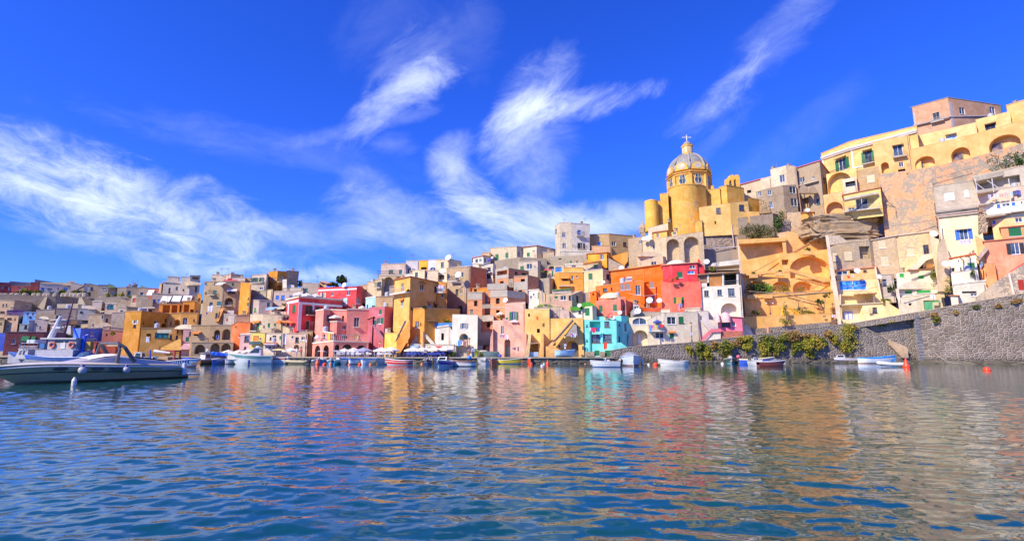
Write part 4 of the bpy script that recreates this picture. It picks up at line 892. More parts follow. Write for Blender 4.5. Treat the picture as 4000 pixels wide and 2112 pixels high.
rw = House('long crumbling grey brown retaining wall under the pale villa', 'retaining_wall', 'wall', None)
rw.vol((.40, .34, .27), [(205, 118.5), (455, 117.5), (720, 118.5)], (300, 262, 275), 440, roof=None, wear=.85, slant=True, b=3)
rw.vol((.42, .38, .31), [(718, 120.5), (1130, 119)], (262, 236), 360, roof=None, wear=.7, slant=True, b=3, w='sg 957 310 20 26;h 850 280 30 12')
h = H('grey white house with one big white gridded window', (.58, .52, .46), [(440, 115.5), (630, 114), (662, 115)], (318, 306, 314), 450, w='ph 549 354 54 52;sg 477 368 36 36;ph 602 356 12 16', wear=.5)
h = H('lilac white corner house with a dark balcony door', (.66, .62, .60), [(55, 113.5), (190, 110.5), (216, 111.5)], (362, 350, 356), 520, w='pd 153 388 30 46;st 148 453 36 46;st 197 445 15 38', bal='125 185 412 .7 d h', roof='w', wear=.15)
h = H('topmost unfinished brick and concrete house with an open loggia', g['bk'], [(216, 106.5), (345, 103.8), (540, 108)], (378, 366, 420), 570, mat=brickwork((.66, .25, .10)), w='n 280 416 96 46;hn 276 512 38 28;hn 421 420 26 30;hn 500 430 50 24', rc=(.40, .36, .30))
h.bandpx(216, 345, 455, .75, .06, g['cn'], 'concrete_beam'); h.pil(222, 385, 540, .5, g['cn'], name='concrete_column'); h.bandpx(216, 345, 383, .5, .06, g['cn'], 'concrete_beam'); h.poly('wall', [(340, 478), (392, 470), (392, 560), (340, 560)], 103.5, .3, g['cn'])
h = H('middle unfinished brick house with a grey concrete side', g['bk'], [(396, 103), (532, 101.6), (640, 104)], (458, 446, 470), 640, slant=True, mat=brickwork((.68, .26, .10)), w='hn 484 494 40 38;hn 459 597 38 36', rc=(.40, .36, .30), b=5)
h.bandpx(396, 532, 545, 1.6, .06, g['cn'], 'concrete_beam'); h.pil(524, 460, 620, .7, g['cn'], name='concrete_column'); h.poly('wall', [(408, 560), (532, 540), (532, 640), (408, 640)], 101.2, .4, (.44, .40, .34), .6, ) if False else None
h = H('lower unfinished brick terrace house with concrete parapets', g['bk'], [(165, 100.3), (332, 98.8), (508, 101.2)], (600, 594, 628), 840, mat=brickwork((.70, .28, .11)), w='hn 237 693 38 56;hn 238 796 36 32', rc=(.40, .36, .30), roof='f')
h.bandpx(165, 332, 622, 1.3, .08, g['cn'], 'concrete_beam'); h.bandpx(332, 508, 630, 1.3, .08, g['cn'], 'concrete_beam'); h.bandpx(165, 305, 758, .25, .05, g['cn'], 'concrete_beam'); h.dish(311, 683, 98.2, .5)
h.vol(g['bk'], [(136, 102), (330, 101)], 530, 620, mat=brickwork((.70, .28, .11)), w='hn 196 600 40 12', rc=(.45, .40, .33)).bandpx(136, 330, 552, 1.2, .07, g['cn'], 'concrete_beam')
h.vol(g['bk'], [(-60, 101.2), (85, 100.4), (112, 101)], 620, 850, mat=brickwork((.70, .28, .11)), w='hn 20 716 34 56', rc=(.45, .40, .33)).bandpx(-60, 85, 640, 1.5, .07, g['cn'], 'concrete_beam'); h.vol((.40, .36, .32), [(110, 102.5), (168, 102.5)], 625, 740, w='pb 128 685 26 70'); h.poly('parapet', [(82, 728), (170, 722), (170, 762), (82, 768)], 100.2, .3, g['cn'], .5)
h.poly('parapet', [(80, 840), (200, 832), (200, 850), (80, 858)], 97.8, .2, (.66, .62, .56))
h = H('blank grey roughcast slab house with an orange tan side', (.44, .41, .37), [(556, 106), (745, 104), (795, 107)], (484, 464, 476), 620, wear=.8, slant=True, roof=None)
H('tiny white house with a green door tucked below the grey slab house', (.74, .74, .76), [(535, 101.8), (642, 101.2)], 594, 710, w='dg 636 640 12 70;pr 592 630 14 26;ph 565 655 20 24', roof='w', wear=.15)
h = H('tan house with a white balustrade roof terrace and green windows', (.56, .42, .28), [(645, 100.6), (735, 99.6), (962, 98.8), (1072, 101)], (582, 640, 632, 590), 745, slant=True, wear=.55, w='sg 812 659 32 26;pl 883 658 56 54;py 947 662 24 66;pn 1020 670 22 66;pb 722 622 24 40', roof=None)
h.poly('balustrade', [(772, 585), (962, 578), (962, 618), (772, 622)], 99.8, .3, (.62, .58, .52), .7); h.poly('canopy', [(770, 580), (960, 570), (958, 578), (772, 588)], 99.6, 1.5, (.12, .32, .08)); h.poly('wall', [(678, 705), (900, 685), (968, 690), (968, 800), (678, 790)], 97.6, 1.5, (.70, .44, .32), .5); h.bar('pipe', 677, 585, 678, 700, 99.4, .09, (.35, .32, .30))
h = H('orange yellow villa with an arched awning balcony', g['yo'], [(798, 106), (838, 104.6), (1078, 104.2)], (440, 412, 405), 620, w='pd 902 470 44 34;ph 972 463 18 36;ph 1017 453 14 20', bal='838 946 545 1.0 q', wear=.2, roof='f', rc=(.70, .55, .30))
h.vault(855, 942, 470, 432, 103.6, 1.4, (.80, .36, .06), .1); h.vol(g['ye'], [(888, 107), (1080, 106.6)], 365, 430, wear=.2); h.vol((.62, .52, .40), [(790, 108.5), (892, 108)], 338, 450, w='gb 836 386 60 54;sg 778 415 14 40' if False else 'gb 836 386 60 54')
H('pale retaining terrace house between grey wall and orange villa', (.62, .60, .56), [(900, 110.5), (1080, 110)], 334, 400, w='py 985 354 40 20', roof='w')
H('old stone vaulted cellar house with green shade left of the blue window', (.48, .42, .34), [(725, 111.5), (800, 111)], 345, 460, w='a 765 365 60 50;sg 776 420 14 50', wear=.6)
V(0, 0, 1)
h = H('big white and grey three storey house high on the middle ridge', (.62, .58, .52), [(2168, 136.5), (2186, 133.6), (2236, 133)], (882, 872, 868), 1000, wear=.75, w='pb 2203 918 14 20;ph 2204 960 14 22;n 2172 905 6 20', roof='n', b=10)
h.vol((.70, .70, .76), [(2236, 132.8), (2302, 134)], (876, 874), 1000, w='db 2263 910 15 24;od 2270 962 28 28', bal='2250 2280 921 .8 d;2252 2290 975 .8 d', wear=.15, roof='f').vol((.68, .66, .62), [(2190, 131), (2320, 131)], 982, 1010, roof='w', b=2)
V(2250, 900, 2.519)
h = H('long tan ridge house with streaked walls right of the big white house', (.54, .38, .20), [(128, 137), (325, 136), (592, 139)], (40, 38, 44), 200, w='gb 227 132 42 44;ph 372 130 40 42;pb 482 136 36 42', wear=.6, roof='f')
h.vol((.72, .44, .25), [(150, 134.5), (345, 134)], 158, 215)
h = H('small orange house with a white window under the tan ridge house', (.84, .34, .02), [(115, 113), (302, 111), (328, 112)], (232, 216, 220), 310, w='ph 257 260 36 52;pn 310 258 10 40', wear=.1, roof='t')
h.poly('wall', [(330, 258), (510, 208), (510, 300), (475, 345)], 112, 1.0, (.86, .37, .06), .1); h.poly('wall', [(320, 270), (480, 350), (480, 400), (320, 400)], 109.5, 1, (.50, .42, .33), .6)
h = H('cream house with green shutters and an orange roof awning', (.80, .60, .34), [(68, 104.4), (262, 102.4), (345, 105)], (404, 384, 400), 640, wear=.45, w='sg 142 452 40 64;pn 315 455 34 52', roof='f', rc=(.70, .65, .60))
h.vol((.78, .70, .52), [(68, 108.5), (255, 107.5)], 322, 400, w='sg 193 350 42 46', wear=.15, bal='75 255 386 1.0 y'); h.poly('awning', [(70, 318), (250, 288), (250, 296), (72, 326)], 105.5, 2.0, (.78, .34, .10)); h.poly('wall', [(70, 615), (140, 600), (140, 700), (70, 720)], 101.5, 1, (.55, .42, .34)); h.dish(445, 366, 106, .5); h.dish(270, 506, 102, .35)
V(1850, 900, 2.518)
h = H('pink house with green shutters above a great green arched cellar door', g['pk'], [(308, 95.4), (508, 94.6)], (718, 702), 900, slant=True, w='og 396 840 86 86;sg 327 866 20 22', bal='366 440 893 .5 - h', wear=.2, q=True, roof='n', rc=(.60, .45, .38))
h.vol(g['pk'], [(188, 94.6), (300, 93.8), (520, 93.2)], (885, 880, 1010), 1240, slant=True, q=True, w='pg 297 978 56 80;pg 420 1000 36 78;a 314 1160 94 190', wear=.3, roof=None, b=3)
h.poly('wall', [(155, 1245), (165, 1050), (192, 960), (192, 1245)], 93.6, 2, g['pk']); h.poly('stair_parapet', [(285, 862), (300, 862), (520, 1105), (520, 1140), (500, 1130), (285, 890)], 92.6, .3, (.76, .42, .34))
f = h.cur[0] if False else None
dm = MB(); fA = h.pick(h.cur, X(314), Y(1160)); u0 = fA.uz(X(276), Y(1160))[0]; u1 = fA.uz(X(352), Y(1160))[0]; zt = fA.uz(X(314), Y(1100))[1]
for k in range(2):
    a0 = u0 + (u1 - u0) * k / 2 + .03; fA.box(dm, a0, a0 + (u1 - u0) / 2 - .06, QZ + .02, zt - .75, -1.2, -1.1)
fA.box(dm, u0, u1, zt - .72, zt - .62, -1.22, -1.08); fA.box(dm, u0, u1, zt - .06, zt + .04, -1.22, -1.08)
mk('door', dm, plain((.20, .36, .28), .6), h.root)
h = H('wide golden yellow house with buttresses, loggia and a winding outside stair', (.84, .53, .16), [(508, 93.8), (745, 93.2)], (785, 782), 1250, q=True, w='hn 545 832 18 32;hn 637 985 30 40;n 588 1170 96 130', wear=.25, roof='n', rc=(.60, .50, .30))
h.vol((.84, .53, .16), [(743, 93.4), (1078, 92.8)], (868, 862), 1250, q=True, w='a 782 1100 50 60;hr 845 1136 15 20;a 968 1165 130 160;A 1003 985 56 96', wear=.2, roof='n', rc=(.70, .50, .20), slant=True)
h.vol((.66, .56, .40), [(598, 94), (748, 93.5)], (765, 758), 870, w='n 668 815 130 54', wear=.5, slant=True, roof='f', b=6)
h.poly('buttress', [(540, 1012), (568, 1012), (545, 1245), (508, 1245)], 92.2, 1.6, (.74, .58, .30), .4); h.poly('buttress', [(672, 1005), (688, 1005), (690, 1245), (636, 1245)], 91.8, 1.8, (.84, .48, .16), .3)
h.poly('gate', [(538, 1195), (636, 1193), (636, 1240), (538, 1240)], 92.8, .1, (.30, .52, .78)); h.poly('awning', [(560, 1105), (640, 1098), (640, 1108), (560, 1116)], 92.2, 1.2, (.40, .30, .22))
h.poly('stair', [(710, 1245), (710, 1138), (782, 1130), (960, 1245)], 90.6, 1.0, (.84, .48, .16)); h.poly('stair', [(735, 1132), (975, 870), (985, 890), (800, 1100), (775, 1132)], 91.8, .8, (.88, .53, .23)); h.poly('parapet', [(770, 1085), (800, 1070), (980, 870), (965, 862)], 91.6, .25, (.88, .53, .25))
h.poly('canopy', [(905, 1040), (985, 920), (1012, 928), (1022, 1030)], 91.6, .8, (.40, .38, .40)); dm = MB(); fA = h.pick(h.faces, X(970), Y(1165)); u0 = fA.uz(X(966), Y(1165))[0]; u1 = fA.uz(X(1030), Y(1165))[0]; zt = fA.uz(X(1000), Y(1102))[1]; fA.box(dm, u0, u1, QZ + .02, zt, -1.3, -1.2); mk('door', dm, plain((.10, .10, .12), .6), h.root)
h.poly('box', [(742, 782), (940, 775), (945, 868), (742, 870)], 95.5, 4, (.66, .54, .52)); h.vol((.56, .50, .42), [(596, 97.5), (872, 97)], 745, 800, roof='n', rc=(.28, .36, .10)); h.vault(625, 775, 745, 722, 97.2, 5, (.22, .34, .06))
h.poly('parapet', [(500, 1150), (520, 1105), (525, 1245), (505, 1245)], 92.4, .6, (.72, .40, .34))
V(2250, 900, 2.519)
h = H('cream and mint house under a bright green barrel roof', (.66, .62, .48), [(60, 97), (160, 95.6), (202, 96.5)], (748, 742, 745), 905, w='sg 112 800 44 78', wear=.2, roof='n', rc=(.10, .42, .06))
h.vault(30, 192, 755, 702, 96.6, 7, (.10, .40, .05), .15); h.poly('roof', [(-55, 748), (50, 752), (50, 786), (-55, 786)], 96.5, 4, (.10, .40, .05)); h.vol((.74, .70, .66), [(-55, 97), (62, 96.6)], 785, 880, w='pd 38 800 26 30', roof=None); h.dish(33, 735, 96, .4)
h = H('turquoise house with laundry loggia and two green cellar doors', g['tq'], [(80, 93), (402, 91.8), (528, 96.5)], (900, 882, 896), 1240, q=True, w='n 188 925 106 66;pn 305 922 50 56;pn 195 1062 82 82;pn 308 1060 88 82;pd 108 935 12 22;pd 108 1080 12 22;sg 209 1206 48 56;sg 312 1206 50 56;pb 488 945 26 104;pd 428 925 10 22;dt 428 1072 16 60', wear=.12, roof='n', rc=(.18, .50, .46))
h.vol(g['tq'], [(198, 97), (445, 95.8), (525, 98)], (855, 842, 850), 960, wear=.1, roof='n', rc=(.20, .60, .55)); h.bar('drainpipe', 133, 905, 137, 1230, 92.5, .11, (.12, .50, .46)); h.bar('drainpipe', 394, 890, 396, 1170, 91.6, .06, (.12, .40, .40)); h.poly('buttress', [(400, 1105), (440, 1100), (530, 1165), (530, 1180), (340, 1185), (345, 1165)], 90.6, .9, g['tq'], .1); h.dish(364, 858, 95, .38)
h.poly('plinth', [(85, 1190), (180, 1190), (180, 1238), (85, 1238)], 92.4, .25, (.40, .32, .25), .6); h.poly('plinth', [(236, 1190), (284, 1190), (284, 1238), (236, 1238)], 91.9, .25, (.40, .32, .25), .6)
h = H('salmon red house with green shutters and a cream dome', (.80, .21, .14), [(192, 98.8), (438, 96.4), (555, 100)], (694, 690, 700), 870, w='sg 244 770 36 66;sg 384 760 38 66;sg 468 762 18 56', wear=.12, roof='n', rc=(.75, .50, .30))
h.vol((.80, .21, .14), [(220, 99.4), (490, 97.2)], 664, 760, w='sg 369 682 30 48;sg 430 687 26 28;py 288 698 18 28', roof='n', rc=(.70, .60, .45)); h.vault(262, 490, 664, 612, 97.6, 8, (.82, .68, .50), .25, dome=True); h.dish(333, 836, 95.2, .5, (.70, .08, .06)); h.dish(430, 806, 95.8, .42)
h = H('long vivid orange house with a sloping roof edge and white door', g['og'], [(340, 104), (560, 103), (860, 102)], (402, 376, 332), 800, slant=True, w='sy 748 535 42 60;ph 490 478 28 44;ph 760 668 26 74', wear=.08, roof='t', rc=(.62, .22, .05))
h.vol(g['og'], [(192, 101.4), (420, 100.6), (668, 100)], (548, 520, 492), 720, slant=True, w='sy 458 555 42 66;sy 514 548 42 66;pn 287 585 42 36;pr 350 573 16 26;sg 228 618 12 56;ph 610 585 48 94', wear=.08, roof='n', rc=(.62, .50, .40)); h.vol(g['og'], [(138, 101), (200, 100.4)], 602, 720, w='n 168 625 16 30', wear=.08)
h.poly('stair', [(600, 700), (640, 640), (665, 640), (625, 705), (700, 770), (690, 790), (600, 715)], 98.6, .5, (.86, .22, .02), .08); h.vol((.70, .10, .02), [(560, 98.6), (835, 98.2)], 765, 850, w='hn 650 800 30 40' if False else '', wear=.1, roof='n'); h.bar('drainpipe', 665, 380, 668, 640, 99.7, .12, (.78, .18, .02)); h.bar('pipe', 470, 442, 660, 437, 101.4, .12, (.82, .24, .03)); ab = MB(); ab.box(A(524, 476, 102.2), (1.0, .5, .9)); mk('air_conditioner', ab, plain((.68, .62, .55)), h.root)
h.dish(722, 684, 97.8, .62); h.dish(818, 687, 98, .5); h.vol((.62, .52, .50), [(562, 97.6), (622, 97)], 735, 820, w='ph 592 757 50 36', roof='n', rc=(.08, .12, .50)); h.vol((.46, .42, .37), [(545, 97), (835, 96.6)], 795, 870, wear=.7, roof='n'); h.dish(608, 790, 96.2, .6); h.dish(572, 802, 96.4, .6, (.30, .30, .30))
h = H('scarlet red house with a battered base, green shutter and rooftop dome', (.84, .17, .11), [(835, 98.8), (935, 97.6), (1225, 97)], (500, 515, 498), 780, slant=True, w='og 1010 686 98 66', wear=.08, roof=None)
h.vol((.82, .05, .065), [(850, 99.2), (940, 98.1), (1192, 97.5)], (348, 336, 318), 530, slant=True, w='sg 1022 434 56 58;gb 1133 412 66 30;ph 1146 358 56 32', wear=.08, roof='t', rc=(.70, .30, .20)); h.vol((.84, .05, .06), [(1190, 97.8), (1262, 98)], (312, 350), 440, slant=True, wear=.08, roof='n'); h.poly('gable', [(1190, 320), (1205, 275), (1225, 300), (1228, 330)], 97.6, .6, (.84, .05, .06), .05)
h.bandpx(840, 1200, 515, .22, .05, (.72, .55, .50)); h.vault(925, 1140, 338, 294, 98.6, 6, (.74, .68, .58), .3, dome=True); h.poly('curtain', [(985, 655), (1038, 652), (1038, 718), (985, 722)], 96.8, .12, (.82, .39, .11)); h.vol((.62, .58, .52), [(832, 98.2), (1225, 96.8)], 768, 860, wear=.3, roof='n')
h.bandpx(832, 1225, 772, .1, .05, (.50, .30, .20))
h = H('white house with a pillared loggia, orange blinds and a big whitewashed arch', g['wh'], [(1222, 97.4), (1625, 96.2)], (556, 540), 1090, slant=True, w='py 1285 620 46 60;py 1415 611 46 60;py 1530 608 66 78;a 1508 782 166 140', wear=.15, roof='n', rc=(.70, .68, .64), b=7)
h.vol((.60, .56, .54), [(1205, 99.6), (1600, 98.6)], (420, 405), 560, slant=True, wear=.2, roof='n', rc=(.40, .28, .20), b=3, w='nd 1520 480 110 110;hn 1255 470 80 70')
for x in (1300, 1446, 1590): h.poly('pillar', [(x - 10, 420), (x + 8, 420), (x + 10, 550), (x - 12, 550)], 97.2, .5, g['wh'], .1)
h.poly('blind', [(1312, 440), (1430, 432), (1430, 552), (1312, 558)], 97.3, .06, (.58, .25, .07)); h.poly('blind', [(1205, 440), (1285, 440), (1285, 510), (1205, 512)], 97.5, .06, (.34, .20, .12)); h.poly('roof', [(1195, 428), (1610, 398), (1612, 408), (1195, 440)], 96.9, 2.6, (.36, .22, .14))
h.poly('parapet', [(1212, 520), (1310, 512), (1310, 552), (1212, 565)], 97.2, .3, g['wh'], .1); h.bar('railing', 1460, 500, 1590, 490, 97.1, .04, (.20, .20, .22)); h.bar('railing', 1460, 520, 1590, 512, 97.1, .03, (.20, .20, .22)); h.poly('parapet', [(1446, 540), (1605, 528), (1605, 552), (1446, 560)], 97.1, .3, g['wh'], .1)
h.poly('roof', [(1320, 350), (1345, 318), (1600, 285), (1606, 335), (1400, 352)], 100.5, 4, g['wh'], .1); h.poly('stair', [(1245, 800), (1360, 930), (1400, 960), (1400, 1000), (1310, 985), (1240, 900)], 95.4, .9, (.66, .64, .68)); h.dish(1284, 305, 99, .55)
V(2250, 900, 2.519)
h = H('cream grey low house with an arched porch and arched white window', (.72, .64, .52), [(520, 96.5), (738, 95.8)], (858, 840), 1150, slant=True, w='A 624 892 136 66;a 636 1064 146 170', wear=.35, roof='n')
h.poly('stair_parapet', [(505, 1140), (520, 1040), (548, 1010), (548, 1145)], 95.2, .8, (.66, .60, .50)); dm = MB(); fA = h.faces[0]; u0 = fA.uz(X(612), Y(1050))[0]; u1 = fA.uz(X(640), Y(1050))[0]; z0 = fA.uz(X(625), Y(1110))[1]; z1 = fA.uz(X(625), Y(1008))[1]; fA.box(dm, u0, u1, z0, z1, -1.42, -1.36); mk('door', dm, plain((.62, .62, .66), .5), h.root)
h = H('pale grey house with a laundry balcony above the sea wall', (.70, .65, .56), [(700, 95.4), (860, 95), (1196, 95.6)], (880, 808, 800), 1110, slant=True, w='ph 940 885 86 72;sg 1035 880 52 66;pg 822 1032 82 58;sg 942 1034 44 62', wear=.5, bal='712 862 985 1.2 d h', roof='n', rc=(.55, .50, .44), aw='905 972 992 .15 .4 o')
h = H('lilac grey annex with a small blue window between pale house and white arch house', (.62, .60, .64), [(1188, 96.3), (1302, 96)], 790, 1090, w='pa 1242 862 38 46', wear=.25, roof='n'); h.bar('drainpipe', 1188, 800, 1225, 1080, 95.8, .12, (.42, .33, .27)); h.vol((.66, .65, .70), [(1300, 96.2), (1420, 96)], 880, 1090, roof='n', wear=.12)
h = H('hot pink kiosk house with scalloped pink awnings on a brick base', (.84, .20, .30), [(1408, 95.6), (1632, 95)], 848, 1000, w='pg 1475 925 84 44;A 1554 917 36 40', wear=.06, roof='t', rc=(.70, .40, .30), b=5)
for x, y, rx in ((1472, 905, 50), (1386, 905, 26)):
    p = A(x, y, 95.3); q = A(x + rx, y, 95.3); r = q.x - p.x; mb = MB(); n = 12; vs = []; fs = []
    for i in range(5):
        a = pi / 2 * i / 4
        for k in range(n + 1):
            b_ = pi * k / n; vs.append(p + Vector((-cos(b_) * r, -sin(b_) * 1.2 * cos(a) - .02, sin(a) * 1.9 * (.35 + .65 * sin(b_)))))
    for i in range(4):
        for k in range(n): fs.append((i * (n + 1) + k, i * (n + 1) + k + 1, (i + 1) * (n + 1) + k + 1, (i + 1) * (n + 1) + k))
    mb.add(vs, fs); mk('awning', mb, plain((.82, .45, .42), .8, var=.3, sc=6), h.root)
h.poly('base', [(1424, 990), (1634, 986), (1634, 1075), (1424, 1085)], 94.9, 1, g['bk'], mat=brickwork((.52, .13, .07))); h.poly('parapet', [(1226, 1085), (1226, 1058), (1330, 968), (1424, 962), (1424, 995), (1340, 1000), (1270, 1075)], 94.3, .4, (.84, .22, .28), .06); h.poly('wall', [(1262, 1090), (1345, 1008), (1424, 1000), (1424, 1085)], 94.6, .5, g['wh'], .1)

# ================================================================== church, right hand cliff (crops 6, 7, 8, L)
V(2450, 500, 2.519)
YC = (.70, .41, .085)
ch = House('yellow church with a grey ribbed dome, lantern and cross above the town', 'church', 'church', None)
cw = plaster(YC, .5); cw2 = plaster((.82, .48, .08), .2); trim = plaster((.66, .36, .08), .2); whs = plaster((.72, .68, .60), .2)
def cyl(name, xc, yt, D, rpx, ybot, mat, n=40, cap=True):
    c = A(xc, yt, D); r = rpx / VIEW[2] * c.y / F; zb = A(xc, ybot, D).z; ch.ensure((c.x, c.y, zb)); mb = MB()
    mb.lathe((c.x, c.y, 0), [(r, zb), (r, c.z), (r * 1.025, c.z + .003), (r * 1.025, c.z + .3), (0.05, c.z + .9)], n)
    return c, r, mk(name, mb, mat, ch.root, smooth=False)
c, r, o = cyl('apse', 560, 606, 124, 160, 1090, cw, 96)
cyl('side_apse', 235, 735, 122.5, 66, 1020, cw2, 48)
ch.vol(YC, [(322, 123), (402, 122)], 642, 1000, roof='f', b=6); ch.vol(YC, [(268, 123.5), (330, 123)], 722, 1000, roof='f')
ch.vol(YC, [(700, 120.5), (772, 122)], (575, 560), 800, roof='f', wear=.3); ch.vol(YC, [(740, 126), (850, 125)], 575, 780, roof='f'); ch.vol(YC, [(770, 124), (912, 122.5)], 604, 780, wear=.35, roof='f'); ch.vol(YC, [(905, 123.2), (978, 121.6), (1145, 124)], (590, 583, 588), 770, wear=.35, roof='f')
ch.vol((.74, .48, .16), [(705, 118.4), (1012, 116.6), (1190, 117.2)], (782, 738, 718), 1000, slant=True, w='pn 898 815 44 60;pn 1128 785 54 60;hn 867 930 15 30', wear=.35, roof='n', rc=(.60, .39, .18), b=4); ch.pil(1016, 742, 970, .35, (.80, .41, .11)); ch.vol((.86, .43, .05), [(1188, 117.6), (1300, 120)], (682, 705), 840, slant=True, wear=.12, roof='n'); ch.vol((.82, .48, .14), [(1186, 116.4), (1300, 116.4)], 822, 880, roof='n', b=2)
ch.vol(YC, [(668, 118.2), (735, 117.6)], (925, 918), 1040, roof='f', b=5)
# drum, dome, lantern
dc = A(612, 590, 129); rr = 205 / 2.519 * 129 / F; zt = A(612, 492, 129).z; dcx, dcy = dc.x, dc.y; z0 = dc.z - 3
PH8 = atan2(dcx, dcy) * -1 + radians(-90) + radians(4)
mb = MB().lathe((dcx, dcy, 0), [(rr, z0), (rr, zt)], 8, PH8); mk('drum', mb, cw, ch.root)
mb = MB().lathe((dcx, dcy, 0), [(rr * 1.0, zt - .55), (rr * 1.05, zt - .5), (rr * 1.06, zt - .1), (rr * 1.11, zt), (rr * 1.11, zt + .22), (rr * 1.0, zt + .35), (rr * .98, zt + .75), (.1, zt + .8)], 8, PH8); mk('cornice', mb, trim, ch.root)
mb = MB()
for k in range(8):
    a = PH8 + k * pi / 4; p = Vector((dcx + cos(a) * rr * 1.0, dcy + sin(a) * rr * 1.0, 0))
    mb.box((p.x, p.y, (z0 + zt) / 2 - .3), (.75, .75, zt - z0 - .62), a)
mk('pilaster', mb, plaster((.74, .43, .10), .2), ch.root)
ap = rr * cos(pi / 8)
for k in range(8):
    a = PH8 + (k + .5) * pi / 4; nrm = Vector((cos(a), sin(a), 0)); tg = Vector((-sin(a), cos(a), 0))
    if nrm.y > .35: continue
    zc = (z0 + 3 + zt) / 2 - .1; o_ = Vector((dcx, dcy, zc)) + nrm * (ap)
    def outl(s):
        q = []
        for i in range(28):
            t = 2 * pi * i / 28; y = -cos(t); x = sin(t); wdt = (.62 if y > 0 else .62 + .42 * (-y) ** .6 * (1.35 + y * .45))
            q.append((x * wdt * s, y * 1.55 * s))
        return q
    fr = MB().prism([o_ + tg * x + Vector((0, 0, y)) + nrm * .10 for x, y in outl(1.18)], [o_ + tg * x + Vector((0, 0, y)) - nrm * .1 for x, y in outl(1.18)]); wo = fixn(mk('window', fr, whs, ch.root))
    pn = MB().prism([o_ + tg * x + Vector((0, 0, y)) + nrm * .13 for x, y in outl(1)], [o_ + tg * x + Vector((0, 0, y)) for x, y in outl(1)]); fixn(mk('pane', pn, glassm((.03, .06, .09)), wo))
    mb = MB(); mb.tube([o_ + nrm * .15 - Vector((0, 0, 1.4)), o_ + nrm * .15 + Vector((0, 0, 1.4))], .05, 4); mb.tube([o_ + nrm * .15 - tg * .6, o_ + nrm * .15 + tg * .6], .05, 4); mk('glazing_bar', mb, whs, wo)
zd = zt + .7; ld = A(584, 268, 129); hd = ld.z - zd
prof = [(rr * .985 * cos(t) ** .92, hd * 1.02 * sin(t)) for t in [radians(x) for x in (0, 8, 16, 24, 32, 40, 48, 56, 64, 70, 76)]]
lead = plain((.27, .255, .225), .6, var=.22, sc=1.2)
mb = MB().lathe((dcx, dcy, zd), prof, 64); mk('dome', mb, lead, ch.root, smooth=True)
mb = MB()
for k in range(8):
    a = PH8 + k * pi / 4; pts = [(dcx + cos(a) * pr * 1.0, dcy + sin(a) * pr * 1.0, zd + pz) for pr, pz in prof]; mb.tube(pts, [.42 - .022 * i for i in range(len(pts))], 6)
mk('dome_rib', mb, plain((.30, .29, .26), .6), ch.root, smooth=True)
for k in range(8):
    a = PH8 + (k + .5) * pi / 4; nrm = Vector((cos(a), sin(a), 0)); tg = Vector((-sin(a), cos(a), 0))
    if nrm.y > .35: continue
    o_ = Vector((dcx, dcy, zd + .15)) + nrm * (rr * .99)
    el = lambda s, zz: [(cos(2 * pi * i / 24) * 1.05 * s, sin(2 * pi * i / 24) * .78 * s + zz) for i in range(24)]
    hood = [(-1.7, -.2), (1.7, -.2)] + [(1.45 * cos(pi * i / 14), .60 + 1.10 * sin(pi * i / 14)) for i in range(15)]
    d_ = fixn(mk('dormer', MB().prism([o_ + tg * x + Vector((0, 0, y)) + nrm * .12 for x, y in hood], [o_ + tg * x * .9 + Vector((0, 0, y)) - nrm * 1.3 for x, y in hood]), cw2, ch.root))
    fixn(mk('oval', MB().prism([o_ + tg * x + Vector((0, 0, y)) + nrm * .17 for x, y in el(.92, .72)], [o_ + tg * x + Vector((0, 0, y)) for x, y in el(.92, .72)]), plaster((.60, .57, .52), .2), d_))
ltp = A(578, 178, 129).z; lb_ = zd + prof[-1][1] - .2; lr = 53 / 2.519 * 129 / F
la = mk('lantern', MB().lathe((dcx, dcy, 0), [(lr * 1.15, lb_), (lr * 1.1, lb_ + .3), (lr, lb_ + .35), (lr, ltp - .4), (lr * 1.12, ltp - .35), (lr * 1.2, ltp), (lr * .9, ltp + .1)], 8, PH8), cw2, ch.root)
mb = MB()
for k in range(8):
    a = PH8 + (k + .5) * pi / 4; q = lr * cos(pi / 8); mb.box((dcx + cos(a) * q, dcy + sin(a) * q, (lb_ + ltp) / 2 + .1), (.10, lr * .42, (ltp - lb_) * .62), a)
mk('lantern_panel', mb, plaster((.66, .60, .50), .2), la)
cu = A(572, 130, 129).z - ltp
mk('cupola', MB().lathe((dcx, dcy, ltp + .08), [(lr * .86, 0), (lr * .82, cu * .3), (lr * .62, cu * .62), (lr * .28, cu * .82), (lr * .10, cu), (lr * .14, cu * 1.05), (.05, cu * 1.12)], 20), lead, ch.root, smooth=True)
ct = A(568, 76, 129).z; mb = MB(); cz = ltp + cu; mb.tube([(dcx, dcy, cz), (dcx, dcy, ct)], .12, 6); zz = cz + (ct - cz) * .66; mb.tube([(dcx - .95, dcy, zz), (dcx + .95, dcy, zz)], .12, 6)
for p in ((dcx - 1, dcy, zz), (dcx + 1, dcy, zz), (dcx, dcy, ct)): mb.lathe((p[0], p[1], p[2] - .16), [(.03, 0), (.2, .12), (.2, .2), (.03, .32)], 8)
mk('cross', mb, plain((.74, .72, .66), .5), ch.root)
bg_ = fixn(mk('bell_gable', MB().prism(*[[Vector((p.x, p.y + dy, p.z)) for p in [A(x, y, 123.5) for x, y in ((978, 590), (975, 500), (1000, 490), (1012, 465), (1040, 458), (1052, 470), (1068, 458), (1098, 462), (1108, 490), (1112, 590), (1072, 590), (1072, 515), (1062, 500), (1050, 515), (1050, 590), (1030, 590), (1028, 520), (1016, 510), (1005, 522), (1004, 590))]] for dy in (0, 1.2)]), cw2, ch.root))
for x in (1017, 1061): p = A(x, 570, 124); mk('bell', MB().lathe(p, [(.55, 0), (.42, .3), (.3, .8), (.1, 1.0)], 12), plain((.10, .09, .08), .4, .8), bg_)
